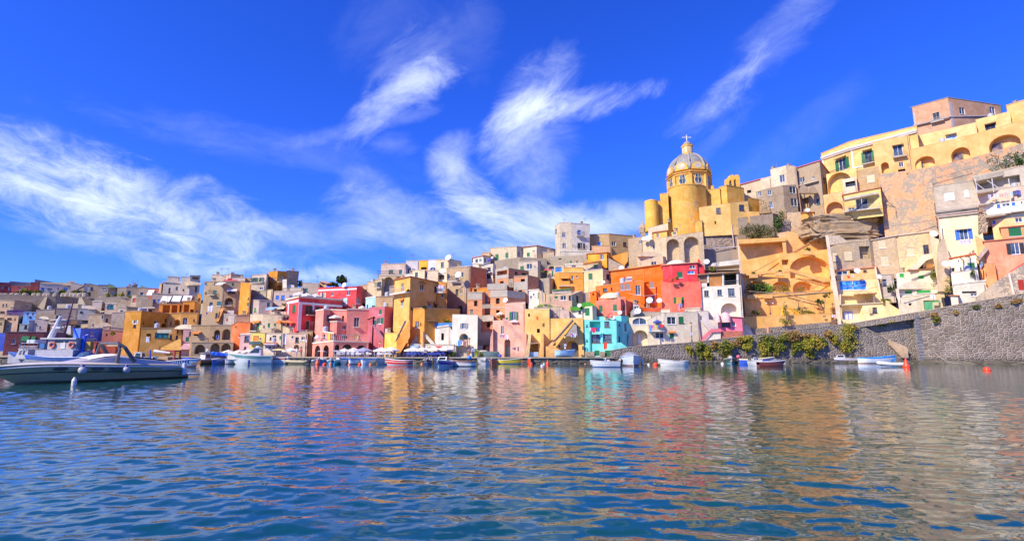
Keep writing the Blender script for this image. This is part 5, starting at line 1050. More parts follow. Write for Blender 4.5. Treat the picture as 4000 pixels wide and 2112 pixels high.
ch.vol((.42, .34, .26), [(132, 123), (180, 123)], 1030, 1100, roof='n', b=3); p = A(155, 1035, 124); mk('turret', MB().lathe(p, [(.9, 0), (1.1, 1.2), (.6, 2.0), (.2, 2.6), (.05, 3.0)], 8), plaster((.40, .33, .25), .5), ch.root)

h = H('ruined beige bastion with two tall blind arches below the church', (.62, .50, .34), [(150, 114), (380, 111.2), (745, 110.2)], (1118, 1072, 1020), 1350, slant=True, w='a 452 1215 136 250;a 636 1195 152 270;ph 262 1170 20 46', wear=.6, roof='n', rc=(.42, .36, .30), b=5)
h.vol((.50, .39, .26), [(8, 116.5), (155, 115)], (1092, 1068), 1380, slant=True, w='ph 131 1124 26 38', wear=.7, roof='n'); h.vol((.62, .52, .38), [(100, 108.8), (352, 107.6), (382, 108.5)], 1262, 1380, w='ph 237 1268 28 38;ph 263 1331 52 38', wear=.55, roof=None); h.vault(102, 355, 1262, 1216, 107.9, 6, (.64, .54, .40), .5)
h.vol((.74, .66, .52), [(205, 116.5), (402, 115.4), (438, 116.5)], (985, 935, 945), 1080, slant=True, wear=.5, roof='n'); h.vol((.84, .43, .05), [(400, 115), (440, 116)], 925, 1060, wear=.1, roof='n'); h.vol((.84, .48, .11), [(258, 114), (392, 113)], (1030, 1010), 1090, slant=True, w='ph 301 1056 24 40', wear=.15, roof='t', b=3); h.vol((.80, .48, .18), [(435, 113.6), (490, 113)], 1015, 1060, w='st 466 1035 30 24', roof='n', b=2); h.dish(205, 1080, 112, .7); h.dish(163, 1088, 112.5, .5)
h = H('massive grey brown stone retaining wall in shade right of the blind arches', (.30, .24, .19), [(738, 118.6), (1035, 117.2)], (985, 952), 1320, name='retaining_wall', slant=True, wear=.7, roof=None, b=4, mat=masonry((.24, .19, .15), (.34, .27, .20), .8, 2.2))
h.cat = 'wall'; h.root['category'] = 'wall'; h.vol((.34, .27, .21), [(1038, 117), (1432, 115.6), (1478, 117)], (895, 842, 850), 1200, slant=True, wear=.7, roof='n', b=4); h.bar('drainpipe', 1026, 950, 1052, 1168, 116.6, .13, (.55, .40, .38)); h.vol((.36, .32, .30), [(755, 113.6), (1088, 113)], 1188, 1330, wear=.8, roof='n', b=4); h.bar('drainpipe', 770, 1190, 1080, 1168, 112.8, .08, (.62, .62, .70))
h = H('pale beige and brown house with a red tile roof edge right of the church bells', (.58, .49, .38), [(1118, 128.4), (1318, 126)], (560, 502), 700, slant=True, wear=.4, roof='t', rc=(.74, .14, .06), w='hn 1200 625 40 30')
h.vol((.60, .51, .41), [(1312, 125.2), (1415, 124)], (498, 474), 600, slant=True, wear=.25, roof='n').vol((.64, .56, .45), [(1408, 124), (1560, 121.5)], (408, 370), 580, slant=True, w='ph 1525 497 52 72', wear=.35, roof='n', b=9); h.vol((.46, .36, .26), [(1560, 121.4), (1640, 119.8), (1664, 119.6)], (370, 372, 384), 700, wear=.6, roof='n', slant=True)
h = H('scruffy brown apartment house with white windows over a rubble corner', (.36, .28, .20), [(1268, 121), (1362, 119), (1532, 117.4), (1662, 118.2)], (630, 602, 566, 560), 900, slant=True, w='ph 1300 648 30 46;ph 1403 636 38 48;ph 1416 756 36 62;ph 1630 605 62 74;ph 1650 730 74 76;st 1658 852 42 56', wear=.75, roof='n')
h.poly('rubble', [(1298, 700), (1370, 720), (1420, 830), (1300, 840)], 118, .8, (.50, .36, .18), mat=masonry((.44, .30, .14), (.60, .46, .25), 1.6, 2.4)); h.poly('rubble', [(1500, 800), (1562, 805), (1565, 930), (1520, 900)], 116.6, .8, (.50, .36, .18), mat=masonry((.44, .30, .14), (.60, .46, .25), 1.6, 2.4)); h.vol((.56, .42, .26), [(1562, 116.8), (1716, 116)], 828, 1020, wear=.6, roof='n', b=3); h.vol((.80, .48, .11), [(1716, 115.8), (1835, 115.6)], 838, 920, w='ph 1802 885 22 40', roof='t', b=2)
h = H('old brown palace corner with red tiles and bracketed gallery beside the yellow palace', (.44, .34, .24), [(1660, 121), (1892, 116.2), (1985, 121)], (398, 326, 450), 900, slant=True, w='ph 1720 509 52 48;ph 1832 489 24 26;n 1755 740 66 110;pt 1880 725 36 60;n 1940 520 20 60', wear=.75, roof='t', rc=(.72, .16, .07), bal='1690 1890 545 .7 -')
h.vault(1690, 1790, 640, 560, 116.5, .8, (.46, .36, .26), .7); h.vault(1790, 1870, 640, 565, 115.9, .8, (.46, .36, .26), .7); h.bar('drainpipe', 1655, 380, 1712, 820, 117.6, .12, (.35, .22, .15)); h.dish(1775, 806, 115, .5)
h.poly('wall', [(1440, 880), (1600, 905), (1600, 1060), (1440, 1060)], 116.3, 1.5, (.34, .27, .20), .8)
h = H('tan ramp wall climbing left of the rock under the brown houses', (.62, .44, .27), [(1478, 113.4), (1590, 113)], 1022, 1240, name='retaining_wall', wear=.3, roof=None, b=2); h.root['category'] = 'wall'
h.poly('ramp', [(1590, 1022), (1890, 890), (1905, 905), (1700, 1040), (1840, 1098), (1840, 1240), (1590, 1240)], 112.8, 1.5, (.64, .46, .28), .3)

V(3150, 350, 2.267)
# the cliff rock
def rock(label, xs, ys, D, dep, col, seed=1):
    rnd = random.Random(seed); a, b = A(xs[0], ys[1], D), A(xs[1], ys[0], D); cx, cz = (a.x + b.x) / 2, (a.z + b.z) / 2; rx, rz = (b.x - a.x) / 2, (b.z - a.z) / 2
    import bmesh
    bm = bmesh.new(); bmesh.ops.create_icosphere(bm, subdivisions=6, radius=1)
    from mathutils import noise
    for v in bm.verts:
        p = v.co.copy(); e = lambda t: math.copysign(abs(t) ** .5, t)
        q = Vector((p.x * 2.2 + seed, p.y * 2.2, p.z * 5)); n_ = noise.fractal(q, .9, 2.1, 7) * .13 - abs(noise.noise(q * .8)) * .16 + noise.noise(Vector((p.x * 1.6 + p.z * 2, seed, p.z * 9))) * .035 + noise.noise(p * 9) * .03
        p = Vector((e(p.x), e(p.y), e(p.z))) * (.95 + n_); v.co = Vector((cx + p.x * rx, D * VIEW[3] + dep / 2 + p.y * dep / 2, cz + p.z * rz))
    me = bpy.data.meshes.new('rock'); bm.to_mesh(me); bm.free(); me.materials.append(plaster(col, .75)); o = bpy.data.objects.new('rock', me); COL.objects.link(o); ORG[o] = Vector(); tag(o, label, 'rock'); return o
rock('big rounded tan cliff rock under the yellow palace balcony', (50, 690), (1075, 1340), 107, 7, (.40, .28, .16))
PL = lvl([(130, 575), (385, 470), (975, 318)], 126)
YP = (.78, .51, .18)
h = H('long yellow palace with white cornice, green shutters and a lower arcaded terrace', YP, PL, (575, 470, 318), 900, w='og 318 660 124 104;og 548 595 120 104', wear=.15, roof='f', rc=(.60, .39, .14), bal='185 395 740 .9 d;500 612 655 .9 d', aw='262 355 598 .25 .7 n;495 580 530 .25 .7 n')
for x0, y0, x1, y1 in ((130, 606, 384, 520), (384, 520, 975, 362)):
    Da = [D for x, D in PL]; 
    D0 = PL[0][1] if x0 == 130 else PL[1][1]; D1 = PL[1][1] if x0 == 130 else PL[2][1]
    h.bar('moulding', x0, y0, x1, y1, D0 - .1, .26, (.74, .70, .66), D1 - .1); h.bar('moulding', x0, y0 + 16, x1, y1 + 16, D0 - .1, .10, (.74, .70, .66), D1 - .1)
h.pil(400, 530, 700, .7, (.74, .70, .66)); h.pil(150, 620, 740, .5, (.74, .70, .66)); h.bar('moulding', 410, 700, 605, 655, PL[1][1] - .15, .2, (.74, .70, .66), PL[1][1] - 3)
B1 = lvl([(585, 462), (905, 400)], 113.5)
h.vol((.76, .45, .17), B1, (462, 400), 790, w='pp 810 536 84 96;pl 838 662 42 42;hn 845 716 66 24;a 697 690 70 96', wear=.12, bal='765 890 598 1.0 d', roof='n', rc=(.60, .39, .18), aw='755 858 488 .15 .5 n')
TR = lvl([(900, 540), (1480, 392), (1960, 268)], 110)
h.vol((.76, .45, .17), TR, (540, 392, 268), 760, w='a 1048 640 180 100;a 1365 572 172 124;a 1755 472 290 144', wear=.15, roof='n', rc=(.60, .39, .18), b=4, drop=.3)
for x, y, s in ((982, 672, 38), (1327, 585, 40), (1673, 495, 48)):
    f_ = h.pick(h.cur, X(x), Y(y)); u, z, _ = f_.uz(X(x), Y(y)); mb = MB(); f_.box(mb, u - .75, u + .75, z - .7, z + .7, -1.45, -1.32); wd = mk('window', mb, glassm((.10, .08, .08)), h.root)
    mb = MB(); f_.box(mb, u - .85, u - .72, z - .8, z + .8, -1.46, -1.28); f_.box(mb, u + .72, u + .85, z - .8, z + .8, -1.46, -1.28); f_.box(mb, u - .72, u + .72, z + .68, z + .8, -1.46, -1.28); f_.box(mb, u - .72, u + .72, z - .8, z - .68, -1.46, -1.28); mk('frame', mb, plain((.35, .25, .14)), wd)
U1 = lvl([(890, 432), (1500, 284)], 114); U2 = lvl([(1498, 268), (1800, 192)], 106.5)
h.vol((.80, .56, .26), U1, (432, 284), 560, w='gl 950 500 76 50;gl 1285 422 92 52', wear=.12, roof='n', rc=(.60, .45, .25), b=5, aw='905 1000 470 .2 .5 n;1230 1330 392 .2 .5 n'); h.vol((.80, .53, .22), U2, (268, 192), 420, w='pn 1628 332 94 64', wear=.12, roof='n', rc=(.60, .45, .25), b=6, aw='1575 1680 296 .2 .5 n')
U3 = lvl([(1770, 142), (1990, 84)], 104); h.vol((.78, .48, .18), U3, (142, 84), 350, wear=.15, roof='f')
h.vol((.80, .53, .19), [(175, 116), (440, 111.5)], (750, 690), 960, slant=True, w='a 292 832 214 200', wear=.12, roof=None, b=4)
PT = lvl([(940, 192), (1258, 106)], 122); pz = A(940, 192, 122).z
h = H('dull pink tower house with grey bands on top of the right hand skyline', (.56, .33, .21), PT + [(1712, PT[1][1] + 4)], (192, 106, 90), 460, w='py 1150 238 62 70;ph 1380 190 48 58;ph 1648 185 46 58', bal='1105 1225 285 .9 y', wear=.25, roof='f', rc=(.34, .28, .26))
for a_, b_ in (((945, 322), (1258, 245)), ((1258, 245), (1700, 232))): h.bar('string_course', a_[0], a_[1], b_[0], b_[1], (PT[0] if a_[0] < 1000 else PT[1])[1] - .1, .22, (.38, .32, .30), (PT[1][1] if b_[0] < 1300 else PT[1][1] + 3.6) - .1)
h.pil(1290, 115, 340, .8, (.46, .42, .40)); h.pil(960, 195, 420, .6, (.44, .38, .36)); h.antenna(935, 190, 150, 122)
BW = [(636, 107), (1110, 101), (1480, 98.5), (1990, 95)]
h = H('huge peeling salmon retaining wall blotched with bare grey render', (.78, .41, .22), BW, (752, 688, 600, 452), 1270, name='retaining_wall', slant=True, wear=.95, roof=None, b=4); h.root['category'] = 'wall'
h.poly('pier', [(885, 740), (885, 655), (925, 650), (930, 735)], 103.5, .8, (.78, .51, .22)); h.bar('railing', 1115, 795, 1460, 695, 100.4, .05, (.25, .20, .20), 98); h.bar('post', 1110, 790, 1118, 850, 100.4, .06, (.25, .20, .20)); h.bar('railing', 655, 845, 690, 990, 105.5, .06, (.30, .22, .20)); h.bar('railing', 650, 930, 790, 1050, 105.5, .06, (.30, .22, .20)); h.bar('railing', 790, 1050, 790, 1110, 105, .06, (.30, .22, .20)); h.bar('cable', 740, 1210, 1130, 1155, 104, .06, (.30, .22, .18), 100.5)
h = H('brown roughcast box house with cream shutters under the yellow palace', (.48, .34, .18), [(425, 112), (640, 109)], (722, 682), 920, slant=True, w='sc 570 785 68 66', wear=.6, roof='n'); h.vol((.76, .64, .50), [(318, 112.2), (440, 110.5)], (800, 770), 900, slant=True, w='nh 390 835 90 44', wear=.3, roof='n')
H('ochre block with one big shadowy arched cave door', (.76, .44, .19), [(148, 112), (330, 109.6)], (935, 900), 1140, slant=True, w='a 250 1062 150 140', wear=.35, roof='n')
h = H('yellow balcony house with a striped awning and white blue arched window', (.80, .56, .20), [(328, 108), (655, 104.5)], (935, 868), 1090, slant=True, w='A 490 1000 108 116;pb 400 1055 60 20', wear=.15, roof='t', bal='330 652 1072 1.3 y'); h.poly('awning', [(330, 962), (628, 905), (640, 920), (335, 978)], 104.2, 1.4, (.70, .68, .64))
h = H('bare grey concrete house with white shutters above a dark veranda', (.50, .46, .42), [(1122, 99), (1512, 95)], (862, 802), 1020, slant=True, w='sh 1266 944 92 70;sh 1416 918 42 66', wear=.45, roof='f'); h.vol((.22, .17, .16), [(1130, 99.6), (1515, 95.8)], (1010, 950), 1140, slant=True, roof='n', wear=.3, w='hn 1440 990 60 60;ph 1250 1070 40 60', bal='1135 1510 1102 1.4 y')
V(3580, 640, 2.614)
def gallery(name, label, rows, col): pass
h = H('right edge apartment block with glassy sloping galleries, laundry and blue white balcony', (.52, .47, .44), [(575, 96), (1150, 91)], (135, 10), 320, slant=True, wear=.3, roof='f', rc=(.50, .45, .40), w='n 850 195 430 110', b=9)
h.poly('slab', [(570, 135), (1150, 10), (1150, 62), (590, 180)], 93.2, 2.4, (.58, .52, .45), .4); h.poly('slab', [(615, 270), (1150, 190), (1150, 222), (620, 302)], 93.2, 2.4, (.60, .53, .45), .4)
for x in (600, 770, 940): h.bar('post', x, 150, x + 20, 290, 93.2, .07, (.60, .58, .60))
h.bar('brace', 720, 170, 830, 240, 93.4, .09, (.66, .62, .62)); h.bar('brace', 610, 200, 690, 260, 93.4, .09, (.66, .62, .62)); h.bar('brace', 980, 120, 1090, 180, 93.4, .09, (.66, .62, .62))
h.vol((.66, .50, .42), [(630, 95), (1150, 90.8)], (300, 215), 430, slant=True, wear=.2, roof='n', w='pb 1010 300 50 50'); h.poly('slab', [(630, 412), (1150, 338), (1150, 352), (632, 426)], 92.6, 2.2, (.60, .55, .52), .3)
h.vol((.82, .80, .78), [(640, 94), (1150, 90)], (432, 362), 560, slant=True, wear=.08, roof='n', w='sb 838 430 36 40;pb 914 412 84 44;sb 990 405 40 44;ph 1075 395 20 20', bal='708 958 520 1.2 h;958 1140 490 1.2 a'); h.poly('slab', [(700, 530), (1150, 468), (1150, 490), (706, 548)], 91.2, 1.6, (.62, .56, .46), .3)
h = H('pale yellow house with a rough stone strip and blue windows at the right edge', (.84, .60, .30), [(760, 92.6), (1150, 90)], 545, 720, w='pb 1042 555 76 80;sb 790 586 30 62', wear=.2, roof='n'); h.poly('rubble', [(625, 455), (690, 450), (740, 560), (720, 700), (630, 705)], 91.8, 1.0, (.60, .41, .22), mat=masonry((.46, .34, .20), (.70, .55, .36), 1.6, 2.2))
h = H('coral red house with dark shutters and a blue window at the right frame edge', g['co'], [(690, 91.4), (1150, 88.8)], (795, 748), 1320, slant=True, w='od 1010 864 180 118', wear=.3, roof='t', rc=(.70, .22, .10)); h.vol((.80, .37, .17), [(858, 91), (1150, 89.6)], (655, 625), 790, slant=True, w='sg 1006 688 132 100', wear=.2, roof='t', rc=(.72, .20, .10), b=5); h.vol((.82, .46, .20), [(596, 92), (720, 91.5)], (730, 790), 1250, slant=True, wear=.45, roof=None); h.poly('chimney', [(610, 960), (700, 850), (735, 870), (640, 985)], 90.6, 1.2, (.70, .54, .44)); h.vol((.82, .37, .15), [(690, 90), (800, 89.8)], 1020, 1320, roof='n', wear=.35); h.poly('roof', [(955, 1095), (1100, 1005), (1150, 985), (1150, 1020), (960, 1112)], 88.6, 2, (.66, .10, .10), .1)
h = H('creamy tall house with bright blue shutters and laundry under the window', (.86, .70, .44), [(222, 95), (645, 91.8)], (552, 492), 960, slant=True, w='ob 484 718 178 112', wear=.12, roof='t', rc=(.74, .26, .12), bal='200 630 520 .4 d', aw='395 545 652 .2 .5 c'); h.poly('buttress', [(205, 960), (215, 830), (250, 770), (290, 765), (340, 960), (340, 1300), (215, 1300)], 91.6, 1.6, (.74, .58, .40), .45); h.poly('wall', [(130, 740), (235, 770), (215, 850), (270, 1230), (290, 1360), (245, 1360), (195, 1100)], 92, 1.5, (.86, .70, .44), .15); h.bar('drainpipe', 222, 550, 240, 770, 93.4, .09, (.60, .45, .35)); h.dish(175, 712, 92, .62); h.dish(298, 1018, 90.4, .6)
h = H('low white terrace house with red timber pergola and green window', (.84, .78, .70), [(335, 91), (605, 89.6)], (985, 940), 1240, slant=True, w='sg 560 1036 76 56;pb 430 980 16 40;pb 453 1070 14 30;hr 378 1080 30 40', wear=.12, roof=None, b=5)
for a_ in ((335, 968, 605, 918),): h.bar('pergola', *a_, 88.6, .2, (.60, .14, .05), 87.8)
for x in (430, 510, 590): h.bar('pergola', x, 960 - (x - 335) * .18, x + 50, 1000 - (x - 335) * .15, 88.4, .09, (.55, .42, .32), 90.2)
h.vol((.86, .80, .72), [(350, 89.4), (605, 88.6)], (1115, 1080), 1240, slant=True, wear=.1, roof='n', b=2); h.vol((.84, .76, .66), [(380, 88.4), (705, 87.6)], (1235, 1195), 1380, slant=True, wear=.5, roof='w', b=4, w='pl 590 1335 70 26;nh 540 1310 150 20'); h.vol((.82, .74, .62), [(345, 87.8), (420, 87.4)], 1340, 1400, wear=.3, roof='t', b=1.4)
h = H('rubble stone ramp wall with cream patches and a red shuttered window', (.70, .58, .44), [(600, 87.6), (800, 87.2), (940, 87), (1160, 86.4)], (1365, 1210, 1118, 985), 1420, slant=True, wear=.95, roof=None, w='sr 1072 1236 66 112', b=4, name='ramp_house'); h.bar('drainpipe', 945, 1120, 995, 1330, 86.6, .16, (.74, .62, .52))
V(2850, 900, 2.24)
WW = (.84, .78, .70)
h = H('grey brown weathered upper house with cream shutters and a shaded recess', (.54, .42, .27), [(852, 105), (1222, 103.4), (1305, 104.6)], (128, 90, 100), 330, slant=True, w='sc 922 233 42 82;sc 1038 221 72 88;n 1183 192 92 110', wear=.8, roof='f'); h.vol((.56, .44, .30), [(1222, 104), (1452, 102.2)], (92, 48), 360, slant=True, w='sc 1332 116 66 78;sc 1358 266 70 82', wear=.6, roof='t', rc=(.60, .50, .40)); h.vol((.72, .54, .32), [(1450, 102.4), (1785, 99.6)], (50, 8), 380, slant=True, w='sc 1581 186 66 66;nr 1472 276 54 140;pn 1720 165 50 80', wear=.7, roof='t', rc=(.66, .56, .46)); h.vol((.50, .40, .28), [(850, 106), (1215, 104.4)], (100, 70), 140, slant=True, wear=.8, roof='n', w='')
h.poly('parapet', [(855, 130), (850, 45), (960, 45), (1030, 92), (1030, 110)], 104.6, .8, (.66, .56, .46), .6)
h = H('narrow cream tower house with wide blue windows, orange balcony and white porch', (.86, .66, .36), [(880, 103.6), (1325, 101.6)], (440, 420), 600, slant=True, w='gb 1080 475 236 88', wear=.12, roof='n'); h.vol((.82, .51, .22), [(930, 103.8), (1282, 102.2)], (350, 322), 460, slant=True, w='pb 988 370 92 30;hn 1086 362 70 26;pn 1185 350 30 28', wear=.2, roof='t', rc=(.76, .28, .14)); h.vol((.86, .68, .40), [(940, 102.6), (1330, 101)], (560, 545), 660, slant=True, w='n 1120 605 320 72', wear=.1, roof='n', rc=(.80, .70, .50))
for x0, x1 in ((960, 975), (1255, 1275)): h.poly('pillar', [(x0, 560), (x1, 555), (x1, 650), (x0, 650)], 100.2, .4, (.86, .74, .54), .05)
h.vol((.88, .72, .42), [(972, 100.6), (1410, 99.4)], (655, 630), 830, slant=True, w='n 1075 712 190 130;pd 1272 697 40 50;pn 1372 672 16 16', wear=.15, roof='t', rc=(.80, .66, .44)); h.poly('shutter', [(1215, 675), (1250, 673), (1250, 722), (1215, 724)], 99.5, .08, (.70, .60, .36)); h.poly('stair', [(1365, 610), (1400, 620), (1400, 640), (1560, 740), (1560, 760), (1365, 790)], 98.6, .8, (.88, .72, .44), .1); h.poly('pillar', [(838, 40), (862, 40), (960, 620), (980, 820), (940, 820), (915, 600), (890, 440)], 100.8, 1.2, (.84, .72, .58), .35)
fA = h.pick(h.cur, X(1068), Y(712)); u0, z0, _ = fA.uz(X(1030), Y(777)); u1, z1, _ = fA.uz(X(1105), Y(706)); dm = MB(); fA.box(dm, u0, u1, max(z0, fA.zb), z1, -1.38, -1.32); d_ = mk('door', dm, plain((.06, .16, .55)), h.root); dm = MB()
for a_, b_ in ((.06, .46), (.54, .94)): fA.box(dm, u0 + (u1 - u0) * a_, u0 + (u1 - u0) * b_, max(z0, fA.zb) + .12, z1 - .12, -1.31, -1.29)
mk('pane', dm, plain((.62, .62, .62)), d_); h.dish(1116, 350, 100.6, .55); h.dish(1312, 402, 100.2, .5)
h.bar('drainpipe', 1275, 320, 1330, 600, 100.8, .14, (.76, .62, .48))
h = H('whitewashed house with a swooping vault, green shutters and a timber beam', WW, [(1460, 99.4), (1825, 97.6)], (372, 330), 470, slant=True, w='sk 1507 393 40 36;sk 1675 407 50 32;pn 1785 390 60 36', wear=.12, roof='n', rc=(.40, .25, .15)); h.poly('roof', [(1562, 335), (1625, 290), (1690, 212), (1770, 200), (1785, 240), (1720, 262), (1640, 342)], 98, 4, (.90, .84, .76), .05); h.poly('roof', [(1690, 325), (1700, 270), (1780, 245), (1790, 325)], 98.8, 3, WW, .1); h.bar('beam', 1560, 352, 1800, 338, 97.4, .2, (.30, .16, .09)); h.poly('blind', [(1720, 292), (1782, 288), (1782, 326), (1720, 330)], 98.4, .1, (.55, .26, .08)); h.vol((.50, .46, .48), [(1325, 100), (1430, 99.4)], 380, 560, w='pd 1355 455 36 60;hn 1400 520 40 50', wear=.2); h.bar('drainpipe', 1462, 380, 1472, 560, 97.6, .07, (.70, .60, .50))
h = H('white house under a segmental arch roof with big bright green shutters and gate', WW, [(1490, 97), (1840, 95.4)], 512, 590, w='sk 1565 530 62 58;sk 1696 510 124 80', wear=.1, roof=None); h.vault(1478, 1845, 512, 440, 96, 7, (.84, .76, .66), .2, n=20); h.vol((.70, .64, .55), [(1470, 95.8), (1868, 94.4)], (590, 545), 720, slant=True, w='n 1770 655 140 90;hn 1582 645 30 22', wear=.45, roof='n'); h.poly('gate', [(1702, 625), (1838, 612), (1838, 690), (1710, 700)], 94.2, .1, (.10, .45, .22)); h.poly('gate', [(1775, 630), (1830, 625), (1830, 680), (1778, 686)], 94.1, .06, (.74, .66, .50)); h.bar('railing', 1490, 560, 1840, 540, 94.4, .06, (.60, .58, .55)); h.poly('pillar', [(1450, 510), (1480, 508), (1495, 600), (1490, 640), (1460, 580)], 95.6, .6, WW, .15); h.poly('pillar', [(1790, 300), (1815, 300), (1890, 670), (1862, 675), (1830, 480)], 94.6, .7, (.86, .76, .62), .2); h.poly('chimney', [(1818, 478), (1842, 476), (1842, 540), (1818, 542)], 95, .6, WW)
# the terraced yellow ramps
T = (.84, .48, .15)
h = House('yellow ochre terraces of ramps and arched recesses climbing to the church', 'terraced_ramp', 'ramp', None); h.pcol = T
h.vol(T, [(118, 99.4), (885, 100.2)], (760, 725), 880, slant=True, wear=.1, roof='n', b=3, rc=T); h.vol((.30, .27, .25), [(120, 98.9), (885, 99.7)], (868, 798), 950, slant=True, mat=stone, roof=None, b=.6)
h.vol(T, [(125, 103.4), (908, 103)], (572, 530), 800, slant=True, wear=.1, roof='n', b=4, rc=T, w=''); h.vol(T, [(112, 106.6), (895, 106)], (395, 440), 600, slant=True, wear=.1, roof='n', rc=T, b=3, w='a 242 500 214 130;a 450 474 156 110;a 640 492 176 110')
h.poly('ramp', [(112, 395), (530, 362), (560, 372), (830, 452), (895, 452), (895, 430), (520, 330), (112, 380)], 105.6, .8, T, .1)
h.vol(T, [(440, 109.4), (865, 108.6)], (208, 165), 470, slant=True, wear=.1, roof='n', rc=T, b=3, w='a 700 320 350 190;n 488 278 60 46'); h.vol(T, [(66, 112), (500, 111)], (82, 62), 430, slant=True, wear=.12, roof='n', rc=T, b=3, w='nh 282 150 420 78' if False else ''); h.poly('hood', [(66, 85), (490, 68), (490, 92), (75, 118)], 109.4, 2.0, T, .1); h.poly('pillar', [(455, 70), (490, 68), (500, 200), (470, 200)], 109.6, 1.6, T, .1)
h.poly('ramp', [(490, 20), (545, 12), (742, 78), (742, 210), (490, 210)], 112.6, 3, (.80, .48, .19), .2); h.poly('ramp', [(540, 190), (742, 82), (850, 68), (850, 200)], 110.4, 1.4, T, .12)
for x, y, a_ in ((682, 195, 86), (210, 398, 78), (440, 380, 80), (196, 582, 82), (336, 576, 80)): h.poly('planter', [(x - a_ / 2, y - 16), (x + a_ / 2, y - 20), (x + a_ / 2, y + 14), (x - a_ / 2, y + 18)], (107.4 if y < 250 else 104.8 if y < 450 else 102.2), .9, (.82, .48, .18), .1)
for x0, y0, x1, y1, D in ((212, 362, 440, 236, 110.6), (548, 190, 745, 82, 110.2), (530, 362, 822, 452, 105.4), (490, 552, 800, 640, 102.6), (822, 452, 895, 440, 105.4), (140, 565, 905, 520, 102.7), (700, 520, 830, 450, 105.3)): h.bar('coping', x0, y0, x1, y1, D, .09, (.40, .24, .12))
h.poly('ramp', [(440, 700), (420, 640), (450, 612), (500, 618), (830, 722), (830, 790), (440, 790)], 102, .8, T, .1); h.bar('slide', 525, 675, 605, 735, 100.8, .22, (.80, .41, .02)); h.bar('slide', 470, 660, 455, 760, 100.6, .16, (.80, .44, .02)); h.poly('sign_plate', [(816, 744), (842, 743), (842, 757), (816, 758)], 99.6, .06, (.30, .25, .22)); h.poly('post', [(322, 820), (338, 818), (342, 905), (326, 908)], 97.8, .4, (.70, .35, .16)); h.poly('gate', [(888, 780), (942, 772), (948, 830), (890, 835)], 99, .1, (.26, .16, .10)); h.poly('wall', [(128, 830), (160, 822), (215, 925), (130, 935)], 98, .6, (.66, .60, .58)); h.poly('wall', [(62, 60), (75, 90), (140, 560), (160, 900), (120, 900), (98, 500)], 106, .6, (.80, .62, .46), .2)

